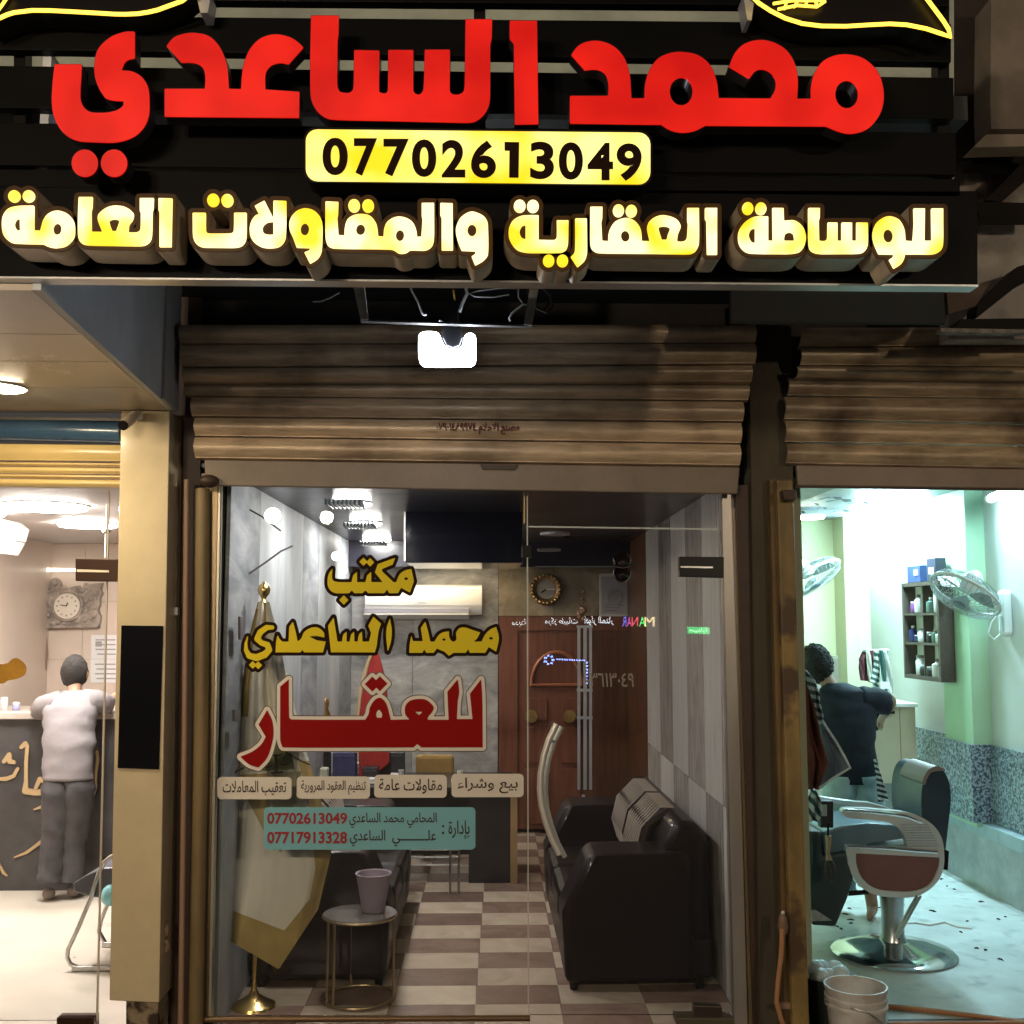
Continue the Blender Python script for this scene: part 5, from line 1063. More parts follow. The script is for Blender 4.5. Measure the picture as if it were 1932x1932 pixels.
# air conditioner on the left side wall
al = thing('air_conditioner', at(20, 1010, 7.0), 'white split air conditioner at the left edge inside the left shop', 'air conditioner')
xw = at(55, 1010, 7.2).x
zt1, zb1 = at(50,988,7.2).z, at(50,1034,7.2).z; h_ = zt1-zb1
obj('casing', MB().prism([(xw-.24, 7.2, zb1), (xw-.24, 7.2, zt1), (xw-.05, 7.2, zt1), (xw-.0, 7.2, zt1-h_*.25), (xw-.02, 7.2, zb1+h_*.25), (xw-.08, 7.2, zb1)], (0, -1.0, 0)), cw, al, smooth=True)
obj('flap', MB().hexa([(xw-.02,6.25,zb1+.03),(xw-.02,7.19,zb1+.03),(xw-.06,7.19,zb1-.05),(xw-.06,6.25,zb1-.05)], (-.012,0,0)), cw, al)
obj('slot', MB().box((xw-.2,6.25,zb1-.003),(xw-.07,7.15,zb1-.001)), mat('ac_slot_warm', (.25,.2,.17), .5), al)
# carved relief clock
V6 = zc(0, 900, 500)
rc = thing('carved_clock', at(135, 1142, YL-.05), 'grey carved relief wall clock with two wings in the left shop', 'clock')
stn = mat('carved_stone', (.42,.35,.30), .7, noise=.5, nscale=12, bump=.9, bscale=40)
body = [(296,1160,1),(288,1110),(300,1040),(285,980),(262,890),(280,835),(318,790,1),(335,850),(362,862),(372,815),(405,790),(440,815),(452,850),(500,868),(560,850),(600,862),(660,838),(752,828,1),(740,880),(755,905,1),(735,940),(738,990),(722,1030),(740,1080),(726,1160,1)]
obj('plaque', loops_mesh(shape_loops([body], conv=V6, h=1.1), YL-.05, .05), stn, rc)
rb = MB(); rnd = random.Random(3)
for i in range(90):
    a = rnd.uniform(0, 2*PI); u = rnd.uniform(1.05, 1.9); x = 498+118*u*math.cos(a); y = 995+100*u*math.sin(a)
    if not inside((x, y), [p[:2] for p in body]): continue
    rb.ball(at(*V6(x, y), YL-.055), rnd.uniform(.012,.032), 7, sy=.7)
ro = obj('carved_foliage', rb, stn, rc, smooth=True); ro['kind'] = 'stuff'
for i in range(7):
    obj('feather', MB().tube([at(*V6(625,925+i*8),YL-.06), at(*V6(680+i*3,880+i*9),YL-.075), at(*V6(742-i*4,845+i*15),YL-.06)], [.012,.016,.006], 6), stn, rc, smooth=True)
for i in range(6):
    obj('feather', MB().tube([at(*V6(380,1000-i*10),YL-.06), at(*V6(330,930-i*6),YL-.075), at(*V6(300+i*3,850+i*8),YL-.06)], [.014,.018,.006], 6), stn, rc, smooth=True)
obj('base_rail', MB().hexa([at(*V6(300,1146),YL-.08),at(*V6(722,1140),YL-.08),at(*V6(722,1160),YL-.08),at(*V6(300,1166),YL-.08)], (0,.05,0)), stn, rc, bevel=.004)
kc = at(*V6(500,1000),YL-.07); kr = 92/3.864/S58/FPX*YL
obj('ring', MB().tube([kc+Vector((math.cos(a)*kr*1.12,0,math.sin(a)*kr*1.12)) for a in [2*PI*i/28 for i in range(29)]], .016, 8, False), stn, rc, smooth=True)
obj('dial', MB().lathe(kc, [(0,0),(kr,0),(kr,.02)], 28, (0,-1,0)), mat('dial_cream', (.75,.68,.58), .4), rc)
for i in range(12): a = 2*PI*i/12; q1 = kc+Vector((math.cos(a)*kr*.75,-.022,math.sin(a)*kr*.75)); obj('numeral', MB().box(q1-Vector((.007,.002,.007)), q1+Vector((.007,.0,.007))), stn, rc)
obj('hand', MB().tube([kc+Vector((0,-.028,0)), kc+Vector((-.055,-.028,.01))], .004, 6), blackm, rc); obj('hand', MB().tube([kc+Vector((0,-.03,0)), kc+Vector((.01,-.03,.03))], .005, 6), blackm, rc)
obj('pendulum', MB().tube([at(86,1190,YL-.04), at(88,1232,YL-.04), at(87,1265,YL-.04)], [.008,.014,.004], 8), mat('pendulum_brown', (.25,.15,.12), .6), rc)
# papers on the wall
pw = mat('paper_white', (.75,.74,.75), .6); pg = mat('paper_print', (.35,.33,.35), .7)
for k, (x0, y0, x1, y1, lb) in enumerate(((172,1198,224,1243,'white printed sheet on the left shop wall, upper one of the pair behind the customer'), (171,1244,224,1288,'white printed sheet on the left shop wall, lower one of the pair beside the head'))):
    t = thing('wall_notice', at((x0+x1)/2,(y0+y1)/2,YL-.01), lb, 'notice', 'sheets on the left shop wall')
    obj('sheet', bq(x0,y0,x1,y1,YL-.012,.004), pw, t)
    for i in range(4): obj('printed_line', bq(x0+8+(i%2)*3,y0+8+i*9,x1-6,y0+10.5+i*9,YL-.014,.001), pg, t)
    if k == 0: obj('printed_stamp', bq(x0+8,y0+12,x0+20,y0+22,YL-.016,.002), pg, t)
# counter
YC = 8.1; ctop = at(100, 1343, YC).z
ct = thing('shop_counter', (-3, YC, 0), 'dark grey shop counter with gold Arabic calligraphy in the left shop', 'counter')
cbk = mat('counter_dark_marble', (.045,.043,.045), .35, noise=.5, nscale=3)
obj('front', MB().box((-5, YC, 0), (XLR-.02, YC+.06, ctop-.05)), cbk, ct); obj('countertop', MB().box((-5, YC-.06, ctop-.048), (XLR-.02, YC+.6, ctop)), mat('counter_top_stone', (.42,.36,.32), .3, noise=.2, nscale=6), ct, bevel=.006)
V7 = zc(0, 1400, 558)
gc = mat('gold_letters', (.42,.30,.16), .5, .3)
st_ = [[(140,100,12),(165,75,14),(180,95,12),(172,200,12),(172,330,13),(165,390,20),(230,400,20),(320,395,20)], [(235,375,12),(262,310,14),(290,330,13),(300,370,12)], [(25,195,13),(60,150,16),(62,195,14),(92,200,12)], [(-20,310,10),(40,310,14),(90,290,12),(115,245,12)], [(225,512,5),(290,490,12),(325,500,8)], [(95,828,4),(170,800,9),(240,750,10),(290,710,12)], [(-10,870,5),(20,930,9),(45,950,5)], [(640,130,8),(648,180,11),(636,260,9),(632,380,6),(600,470,4)], [(-30,60,6),(-10,90,6)]]
for P in st_: obj('calligraphy', loops_mesh(shape_loops([], (), [P], conv=V7, h=.9), YC-.015, .013), gc, ct)
for lb, x, y, w_, h_, c in (('small purple box on the left shop counter',103,1310,9,12,(.15,.12,.25)), ('reddish jar on the left shop counter beside the elbow',71,1325,9,16,(.3,.12,.08)), ('grey tin mug on the left shop counter',7,1338,14,18,(.45,.43,.42)), ('blue and white packet on the left shop counter',30,1340,14,9,(.25,.25,.4))):
    p = at(x, y, YC+.15); ww = w_/2/FPX*YC
    t = thing('counter_item', (p.x, YC+.15, ctop), lb, 'container', 'small things on the left shop counter')
    obj('body', MB().lathe((p.x, YC+.15, ctop), [(ww*.9,0),(ww,.01),(ww,h_/FPX*YC),(ww*.8,h_/FPX*YC+.01)], 12 if c[0] > .2 else 4), mat('ci%d' % x, c, .5), t, smooth=True)
    obj('lid', MB().lathe((p.x, YC+.15, ctop+h_/FPX*YC+.011), [(ww*.85,0),(ww*.85,.012)], 12), whitep, t)
ob = obj('window_sticker', loops_mesh(shape_loops([[(-60,1440),(20,1430),(60,1420),(85,1395),(120,1383),(155,1400),(185,1430),(195,1470),(180,1510),(120,1540),(60,1550),(25,1572),(-60,1560)]], conv=V6, h=1), YG-.004, .002), mat('orange_sticker', (.45,.22,.02), .5, noise=.3, nscale=10)); tag(ob, 'orange brown rounded sticker on the left shop glass at the left edge', 'sticker')
# glass door of the left shop
ld = thing('glass_door', (at(100,1900,YG).x, YG, 0), 'glass door of the left shop with brown patch fitting beside the cream pillar', 'door')
gpane(-160, 905, 203, 1926, xb0=-160, xb1=181, name='pane', parent=ld)
obj('pane_edge', MB().hexa([at(204,925,YG),at(206.5,925,YG),at(184,1926,YG),at(181,1926,YG)], (0,.012,0)), mat('glass_edge_warm', (.55,.50,.42), .25), ld)
pf = obj('patch_fitting', MB().hexa([at(142,1054,YG-.03),at(222,1055,YG-.03),at(221,1097,YG-.03),at(142,1096,YG-.03)], (0,.07,0)), mat('fitting_darkbrown', (.05,.022,.012), .4, .5), ld, bevel=.003)
obj('fitting_slot', MB().hexa([at(145,1074,YG-.034),at(205,1076,YG-.034),at(205,1080,YG-.034),at(145,1079,YG-.034)], (0,.004,0)), mat('slot_bright', (.8,.7,.55), .4), pf)
obj('patch_fitting', MB().hexa([at(107,1921,YG-.03),at(177,1921,YG-.03),at(177,1950,YG-.03),at(107,1950,YG-.03)], (0,.07,0)), MATS['fitting_darkbrown'], ld)
# cantilever chair
chh = thing('tube_chair', (fl(190,1830).x, fl(190,1830).y, 0), 'steel tube chair with dark seat half hidden by the cream pillar', 'chair')
YH = fl(190, 1832).y
def tb_(pts, Y, r=.012, nm='tube_leg'): return obj(nm, MB().tube([at(*V7(x, y), Y) for x, y in pts], r, 10), steel, chh, smooth=True)
tb_([(760,815),(735,825),(690,860),(655,930),(600,1100),(520,1290),(450,1440),(446,1490),(465,1535),(520,1560)], YH)
tb_([(790,1090),(735,1090),(700,1170),(665,1260),(655,1320),(680,1370),(705,1405)], YH+.45, .013)
obj('floor_bar', MB().box((at(136,1832,YH).x, YH-.015, .0), (at(240,1832,YH).x, YH+.015, .03)), MATS['brushed_steel'], chh, bevel=.004)
obj('floor_bar', MB().box((at(193,1800,YH+.45).x, YH+.43, .0), (at(260,1800,YH+.45).x, YH+.46, .03)), MATS['brushed_steel'], chh, bevel=.004)
sp_ = [at(*V7(x, y), YH+.05) for x, y in [(485,1000),(560,950),(700,895),(820,890),(820,1000)]]
obj('seat', MB().prism([at(*V7(x, y), YH+.02) for x, y in [(478,1005),(560,952),(690,900),(860,890),(860,1100),(700,1105),(600,1090),(490,1060)]], (0,.42,0)), mat('seat_grey_leather', (.09,.09,.11), .35), chh, bevel=.02)
bagc = obj('carrier_bag', MB().ball(at(*V7(725,1080),YH-.02), .045, sz=1.3), mat('cyan_bag', (.25,.6,.65), .4, bump=.5, bscale=40), smooth=True); tag(bagc, 'small cyan plastic bag on the chair behind the cream pillar', 'bag')

# ---------------------------------------------------------------- people
skin_m = mat('skin', (.30,.17,.11), .55, noise=.1, nscale=20); hair_m = mat('hair', (.018,.013,.011), .8, noise=.4, nscale=60, bump=.8, bscale=160)
def hand(o_name, wrist, d, side, parent, s=1.0):
    d = Vector(d).normalized(); sd = Vector(side).normalized(); n = d.cross(sd)
    W_ = Vector(wrist); nodes = [(W_, .026*s), (W_+d*.045*s, (.034*s, .017*s)), (W_+d*.085*s, (.036*s, .015*s))]; edges = [(0,1),(1,2)]
    for k, (o_, l) in enumerate(((-.030,.062),(-.010,.072),(.010,.067),(.029,.052))):
        b0 = W_+d*.09*s+sd*o_*s; i = len(nodes)
        nodes += [(b0, .0095*s), (b0+(d*.9+n*.3)*l*.5*s, .009*s), (b0+(d*.75+n*.65)*l*.98*s, .0075*s)]; edges += [(2,i),(i,i+1),(i+1,i+2)]
    i = len(nodes); nodes += [(W_+d*.03*s-sd*.035*s, .012*s), (W_+d*.06*s-sd*.055*s+n*.012*s, .010*s)]; edges += [(1,i),(i,i+1)]
    return nodes, edges
def merge(a, b, ja, jb=0):
    na, ea = a; nb, eb = b; k = len(na); return na+nb, ea+[(x+k, y+k) for x, y in eb]+[(ja, k+jb)]
def wrinkle(amp, f, seed=0):
    def tw(v): 
        s = math.sin(v.z*f+v.x*f*.7+seed)*.6+math.sin(v.z*f*2.3-v.x*f*1.6+seed*2)*.4
        return v+Vector((s*amp*.5, -abs(s)*amp, 0))
    return tw
def head(parent, c, tilt, r=.098, curl=.5):
    c = Vector(c); R = Matrix.Rotation(tilt[0], 3, 'X') @ Matrix.Rotation(tilt[1], 3, 'Y')
    def hp(u, v, k=1.0, back=False):
        th = PI*v; a = 2*PI*u; x = math.sin(th)*math.cos(a); y = math.sin(th)*math.sin(a); z = math.cos(th)
        w_ = .80*(1-.16*max(0, -z)); dpt = .96
        if y > 0 and z < -.2: dpt *= 1+.10*min(1, -z)
        bump = 0
        if y > .55 and abs(x) < .22: bump = .10*math.exp(-((z+.12)/.16)**2)*math.exp(-(x/.1)**2)
        return c+R@(Vector((x*w_, y*(dpt+bump), z*1.18))*r*k)
    obj('head', MB().grid(lambda u, v: hp(u, v), 24, 16), skin_m, parent, smooth='all')
    for s in (-1, 1): obj('ear', MB().ball(c+R@Vector((s*.082*r/.098, .0, -.008)), .024, 8, sx=.35, sy=.7, sz=1.15), skin_m, parent, smooth=True)
    for s in (-1, 1): obj('eye', MB().ball(c+R@Vector((s*.030, .088*r/.098, .010)), .011, 8), whitep, parent, smooth=True)
    rn = random.Random(2)
    def hh(u, v):
        p = hp(u, v*(.70 if 0 else .66), 1.075+.075*rn.random()*(1-.6*v)+.02*math.sin(u*31)*math.sin(v*17)); q_ = (p-c); q2 = R.inverted()@q_
        if q2.y > .045 and q2.z < .05: p = c+(p-c)*.85
        return p
    hb_ = MB().grid(hh, 64, 34)
    for i in range(int(170*curl)):
        u_, v_ = rn.random(), math.sqrt(rn.random())*.58
        p = hp(u_, v_, 1.08); q2 = R.inverted()@(p-c)
        if q2.y > .05 and q2.z < .06: continue
        hb_.ball(p, rn.uniform(.007,.014), 6)
    obj('hair', hb_, hair_m, parent, smooth='all')
def A_(x, y, Y): return at(x, y, Y)
# customer at the counter
m1 = thing('person', (fl(110,1668).x, 7.85, 0), 'man in light grey T-shirt and dark jeans leaning on the left shop counter', 'person')
Y1 = 7.75
neck = A_(141,1300,7.95); chest = A_(136,1345,7.88); mid = A_(132,1410,7.80); waist = A_(130,1462,7.78); hip = A_(130,1490,7.79)
shL = A_(98,1322,7.92); shR = A_(180,1320,7.92)
elL = A_(72,1334,8.05); elR = A_(204,1330,8.08); wrL = A_(88,1338,8.25); wrR = A_(222,1310,8.2)
hipL = A_(111,1506,7.80); hipR = A_(148,1506,7.80); knL = A_(101,1590,7.80); knR = A_(142,1588,7.84); anL = A_(94,1655,7.80); anR = A_(136,1656,7.86)
toL = A_(92,1668,7.95); toR = A_(150,1664,8.02)
body = ([(hip,.055),(waist,(.08,.06)),(mid,(.10,.07)),(chest,(.11,.075)),(neck,.055),(A_(141,1285,7.98),.05),(shL,.06),(elL,.042),(wrL,.03),(shR,.06),(elR,.042),(wrR,.03),(hipL,.07),(knL,.055),(anL,.04),(hipR,.07),(knR,.058),(anR,.04)],
        [(0,1),(1,2),(2,3),(3,4),(4,5),(3,6),(6,7),(7,8),(3,9),(9,10),(10,11),(0,12),(12,13),(13,14),(0,15),(15,16),(16,17)])
body = merge(body, hand('', wrL+(wrL-elL).normalized()*.03, wrL-elL, (0,0,1), m1), 8); body = merge(body, hand('', wrR+(wrR-elR).normalized()*.03, wrR-elR, (0,0,1), m1), 11)
skinned('body', body[0], body[1], skin_m, m1)
head(m1, A_(141,1271,8.0), (math.radians(14), 0), .105, curl=.0)
tee = mat('grey_tshirt', (.21,.19,.20), .9, noise=.08, nscale=6, bump=.6, bscale=10)
obj('tshirt', join(loft([(A_(127.5,1470,7.76),.168,.118),(A_(128.5,1440,7.77),.170,.120),(A_(130,1400,7.79),.176,.124),(A_(131,1360,7.84),.184,.126),(A_(136,1332,7.88),.190,.115),(A_(139,1316,7.92),.158,.095),(A_(142,1302,7.95),.078,.07)], amp=.015, f=10),
    loft([(A_(114,1326,7.88),.085,.085),(A_(84,1332,7.96),.080,.078),(A_(73,1340,8.02),.070,.068)], k=4, n=20, amp=.008, f=14, axis=True), loft([(A_(160,1322,7.88),.085,.085),(A_(192,1325,7.97),.080,.078),(A_(206,1330,8.05),.068,.066)], k=4, n=20, amp=.008, f=14, axis=True)), tee, m1, smooth='all', recalc=True)
jean = mat('dark_jeans', (.06,.055,.06), .9, noise=.3, nscale=9, bump=.5, bscale=18)
obj('trousers', join(loft([(A_(112,1456,7.77),.095,.105),(A_(110,1490,7.76),.112,.118),(A_(108,1530,7.77),.102,.105),(A_(104,1575,7.79),.088,.092),(A_(99,1620,7.80),.082,.088),(A_(96,1652,7.80),.086,.09),(A_(95,1662,7.80),.088,.092)], amp=.015, f=9, seed=3),
    loft([(A_(148,1456,7.77),.090,.105),(A_(149,1490,7.77),.108,.115),(A_(146,1530,7.80),.098,.102),(A_(140,1575,7.84),.085,.09),(A_(137,1620,7.86),.079,.085),(A_(136,1652,7.86),.082,.088),(A_(136,1661,7.86),.085,.09)], amp=.015, f=9, seed=8)), jean, m1, smooth='all')
for a, t_ in ((anL, toL), (anR, toR)):
    gx = a.copy(); gx.z = .04; tt = t_.copy(); tt.z = .035
    skinned('shoe', [(gx,(.045,.04)),(gx.lerp(tt,.6),(.045,.035)),(tt,(.04,.028))], [(0,1),(1,2)], mat('shoe_greybrown', (.2,.16,.14), .7), m1)
# ================================================================ barber shop
YR_ = 10.2; ZR = 2.86; XR = 3.6
struct('barber_floor', MB().box((1.62, YG+.0, -.02), (XR, YR_, 0)), mat('barber_floor_terrazzo', (.62,.67,.67), .4, noise=.2, nscale=3, wear=((.40,.44,.44), 7, .55, .7), bump=.1))
struct('barber_ceiling', MB().box((1.4, YG+.06, ZR), (XR+.1, YR_+.1, ZR+.05)), mat('barber_ceiling_white', (.30,.34,.38), .4, noise=.15, nscale=1))
struct('barber_back_wall', MB().box((1.3, YR_, 0), (XR+.1, YR_+.1, ZR)), mat('barber_pale_yellow', (.60,.62,.40), .7))
struct('barber_left_wall', MB().box((1.50, YG+.12, 0), (1.58, YR_, ZR)), MATS['barber_pale_yellow'])
wmint = mat('barber_wall_mint', (.58,.60,.58), .6, noise=.06, nscale=2)
rwl = struct('barber_right_wall', MB().box((XR, YG-.3, 0), (XR+.1, YR_, ZR)), wmint)
grn = mat('green_plaster', (.38,.56,.38), .6, noise=.08, nscale=2)
Yn_ = atx(1865,1200,XR).y; Xp_ = at(1829,1200,Yn_).x; Yf_ = atx(1777,1200,Xp_).y
struct('green_pilaster', MB().box((Xp_, Yn_, 0.47), (XR, Yf_, ZR)), grn)
corner = obj('wall_return', MB().box((at(1562,1,9.9).x, 9.9, 0), (at(1586,1,9.9).x, YR_, ZR)), mat('return_yellow', (.50,.50,.34), .7)); corner['kind'] = 'structure'
# granite wainscot slabs and ledge
gr = bpy.data.materials.new('speckled_granite'); gr.use_nodes = True; nt = gr.node_tree; b = nt.nodes['Principled BSDF']; b.inputs['Roughness'].default_value = .3
geo = nt.nodes.new('ShaderNodeNewGeometry'); vo = nt.nodes.new('ShaderNodeTexNoise'); vo.inputs['Scale'].default_value = 52; vo.inputs['Detail'].default_value = 3; vo.inputs['Roughness'].default_value = .7
nt.links.new(geo.outputs['Position'], vo.inputs['Vector']); cr = nt.nodes.new('ShaderNodeValToRGB'); cr.color_ramp.elements[0].position = .44; cr.color_ramp.elements[1].position = .56
cr.color_ramp.elements[0].color = (.03,.05,.075,1); cr.color_ramp.elements[1].color = (.34,.41,.46,1); nt.links.new(vo.outputs[0], cr.inputs[0]); nt.links.new(cr.outputs[0], b.inputs['Base Color'])
for i, (a, b_) in enumerate(((5.05, 5.9), (5.9, 6.7), (6.7, Yn_-.02), (Yn_-.02, Yf_+.02), (Yf_+.02, 9.3), (9.3, YR_))):
    dx = .225 if i == 3 else .0
    obj('granite_panel', MB().box((Xp_-.03 if i == 3 else XR-.03, a+.003, .50), (XR-.001, b_-.003, 1.04)), gr, rwl)
obj('wall_ledge', MB().box((XR-.10, 5.0, .40), (XR-.001, YR_, .495)), mat('ledge_concrete', (.36,.46,.50), .5, noise=.2, nscale=6), rwl, bevel=.006)
obj('skirting', MB().box((XR-.045, 5.0, 0), (XR-.001, YR_, .398)), mat('lower_render', (.42,.46,.47), .5, noise=.3, nscale=4), rwl)
for z in (2.35,): pass
# lamps
cy = mat('cyan_white_lamp', (1,1,1), .4, emit=(.56,.92,1), es=140)
cyb = mat('cyan_white_bright', (1,1,1), .4, emit=(.56,.91,1), es=320)
disc('big bright round lamp on the barber shop ceiling', 1680, 958, 84, 8.4, cyb, ZR, 'barber shop ceiling lamps')
disc('smaller warm round lamp on the far barber ceiling at the door jamb', 1526, 999, 60, 9.3, mat('cream_lamp', (1,1,1), .4, emit=(1,.97,.72), es=30), ZR-.05, 'barber shop ceiling lamps')
def tubel(label, a, b):
    t = thing('tube_lamp', a.lerp(b, .5), label, 'tube light', 'fluorescent tubes on the barber wall')
    obj('tube', MB().tube([a, b], .028, 10), cy, t, smooth=True)
    obj('holder', MB().tube([a+Vector((.035,0,.02)), b+Vector((.035,0,.02))], .02, 8), whitep, t)
    for e in (a, b): obj('end_cap', MB().tube([e-Vector((0,.02,0)), e+Vector((0,.02,0))], .031, 10), whitep, t)
tubel('long fluorescent tube high on the barber wall above the shelf', atx(1600,1036,XR-.09), atx(1757,975,XR-.09))
tubel('fluorescent tube at the top right of the barber shop near the shutter', atx(1868,941,XR-.09), atx(1990,890,XR-.09))
bt = mat('butterfly_grey', (.12,.15,.18), .6); rn = random.Random(5)
BL = ['dark ceiling butterfly, leftmost of the three nearest the shutter', 'dark ceiling butterfly, middle one of the three nearest the shutter', 'largest dark ceiling butterfly, right beside the bright round lamp', 'small dark ceiling butterfly above the centre of the ceiling group', 'smallest dark ceiling butterfly in the centre of the group', 'dark ceiling butterfly alone below the largest one', 'dark ceiling butterfly at the door jamb, upper of the two', 'dark ceiling butterfly at the door jamb, lower of the two']
V8 = zc(1460, 900, 498)
for (x, y, s) in ((505,197,1.2),(565,215,1.4),(725,232,1.5),(368,241,.7),(434,272,.6),(580,292,1.0),(262,300,.8),(277,328,1.1)):
    px_, py_ = V8(x, y); c = ray(px_, py_); c = CAMP+c*((ZR-.01-HC)/c.z) if c.z > 0 else CAMP; a = rn.uniform(0, 1)
    mb = MB()
    for sg_ in (-1, 1): mb.prism([c+Vector((sg_*.008, 0, 0)), c+Vector((sg_*.05*s, .06*s, -.012)), c+Vector((sg_*.075*s, .015*s, -.016)), c+Vector((sg_*.045*s, -.055*s, -.01))], (0,0,.003))
    o = obj('butterfly_decoration', mb, bt); tag(o, BL.pop(0), 'decoration', 'butterflies on the barber ceiling')
# shelf unit on the right wall
su = thing('wall_shelf', (XR-.1, 8.25, 1.5), 'brown framed wall shelf crowded with barber bottles', 'shelf')
X1 = Xp_-.004; Ya = atx(1797,1190,X1).y; X0 = at(1769,1190,Ya).x; Yb = atx(1706,1190,X0).y; Za = atx(1712,1272,X0).z; Zb = atx(1702,1108,X0).z
fy = lambda y: Ya+(y-7.96)/.70*(Yb-Ya); fz = lambda z: Za+(z-1.5)/.7*(Zb-Za)
sw = mat('shelf_brown', (.07,.05,.04), .5, noise=.3, nscale=10)
obj('side', MB().box((X0, Ya-.03, Za), (X1, Ya, Zb)), sw, su); obj('side', MB().box((X0, Yb, Za), (X1, Yb+.03, Zb)), sw, su)
obj('top', MB().box((X0, Ya-.03, Zb), (X1, Yb+.03, Zb+.03)), sw, su); obj('bottom', MB().box((X0, Ya-.03, Za-.03), (X1, Yb+.03, Za)), sw, su)
obj('divider', MB().box((X0+.02, fy(8.29), Za), (X1-.01, fy(8.31), Zb)), sw, su)
for z in (1.74, 1.97): obj('shelf_board', MB().box((X0+.003, Ya, fz(z)), (X1-.004, Yb, fz(z)+.018)), sw, su)
obj('back_panel', MB().box((X1-.01, Ya, Za), (X1, Yb, Zb)), mat('shelf_back', (.68,.70,.64), .6), su)
cols = {'purple': (.16,.05,.18), 'white': (.7,.72,.72), 'navy': (.02,.03,.12), 'black': (.02,.02,.025), 'green': (.12,.22,.18), 'grey': (.35,.36,.38), 'blue': (.03,.06,.2)}
bots = [(8.55,1.988,.035,.10,'purple','j'),(8.45,1.988,.04,.16,'white','b'),(8.20,1.988,.04,.13,'green','b'),(8.06,1.988,.035,.19,'white','j'),(8.60,1.758,.035,.14,'navy','b'),(8.48,1.758,.04,.06,'navy','j'),(8.40,1.758,.04,.12,'white','j'),(8.22,1.758,.04,.09,'black','j'),(8.14,1.758,.03,.11,'green','b'),(8.05,1.758,.035,.10,'white','b'),(8.45,1.50,.045,.17,'white','j'),(8.36,1.50,.05,.09,'black','j'),(8.22,1.50,.05,.08,'black','j'),(8.12,1.50,.045,.15,'white','b'),(8.02,1.50,.035,.10,'grey','b')]
zone = {1.988: 'upper shelf', 1.758: 'middle shelf', 1.50: 'lowest shelf'}
seen = {}
for (y, z, r, h_, c, k) in bots:
    key = (c, k, z); seen[key] = seen.get(key, 0)+1
    side_ = 'far' if y > 8.3 else 'near'
    o = thing('toiletry_'+('jar' if k == 'j' else 'bottle'), (X0+.05, y, z), '%s %s on the %s of the wall rack, %s compartment' % (c, 'jar' if k == 'j' else 'pump bottle', zone[z], side_), 'jar' if k == 'j' else 'bottle', 'barber bottles and jars')
    m_ = mat('toiletry_'+c, cols[c], .35); y = fy(y); z = fz(z)+.003; r *= .9; h_ *= .85
    o.location = (X0+.05, y, z); WL[o.name] = Vector(o.location)
    obj('vessel', MB().lathe((X0+.05, y, z), [(r*.9,0),(r,.008),(r,h_*.72),(r*(.8 if k == 'j' else .35),h_*.82),(r*(.8 if k == 'j' else .35),h_*.9)], 12), m_, o, smooth=True)
    obj('cap', MB().lathe((X0+.05, y, z+h_*.9), [(r*(.9 if k == 'j' else .4),0),(r*(.9 if k == 'j' else .4),h_*.15)], 10), mat('cap_'+('dark' if c == 'white' else 'pale'), (.1,.1,.1) if c == 'white' else (.6,.6,.6), .4), o)
for lb, y0, y1, z0, h_, c in (('navy box with white tag standing on top of the wall shelf', 7.98, 8.16, 2.231, .17, (.03,.035,.07)), ('blue and brown printed box on top of the wall shelf at its far end', 8.3, 8.58, 2.231, .13, (.03,.06,.2))):
    y0 = fy(y0); y1 = fy(y1); z0 = Zb+.031
    t = thing('carton', (X0+.07, (y0+y1)/2, z0), lb, 'box', 'boxes on the barber shelf'); obj('box', MB().box((X0+.01, y0, z0), (X1-.02, y1, z0+h_)), mat('carton%d' % int(y0*1000), c, .5, noise=.2, nscale=20), t, bevel=.003)
    obj('printed_label', MB().box((X0+.006, y0+.03, z0+.05), (X0+.009, y0+.12, z0+.10)), whitep if c[2] < .1 else mat('lbl_brown', (.25,.2,.2), .5), t)
for y, lb in ((8.62,'far'),(8.5,'near')):
    y = fy(y)
    t = thing('pump_bottle', (X1-.04, y, Zb+.031), 'white pump bottle behind the blue box on the shelf top, %s one' % lb, 'bottle', 'pump bottles on the shelf top')
    obj('vessel', MB().lathe((X1-.04, y, Zb+.031), [(.03,0),(.032,.12),(.012,.15),(.012,.17)], 12), MATS['toiletry_white'], t, smooth=True); obj('pump', MB().tube([(X1-.04,y,Zb+.2),(X1-.04,y,Zb+.23),(X1-.07,y,Zb+.235)], .007, 6), whitep, t)
rz = obj('wrapped_razor', MB().hexa([atx(1760,1086,X0+.02),atx(1790,1092,X0+.02),atx(1800,1108,X0+.02),atx(1778,1106,X0+.02)], (.05,0,.01)), whitep); tag(rz, 'white folded packet hanging over the shelf top edge beside the fan', 'packet')
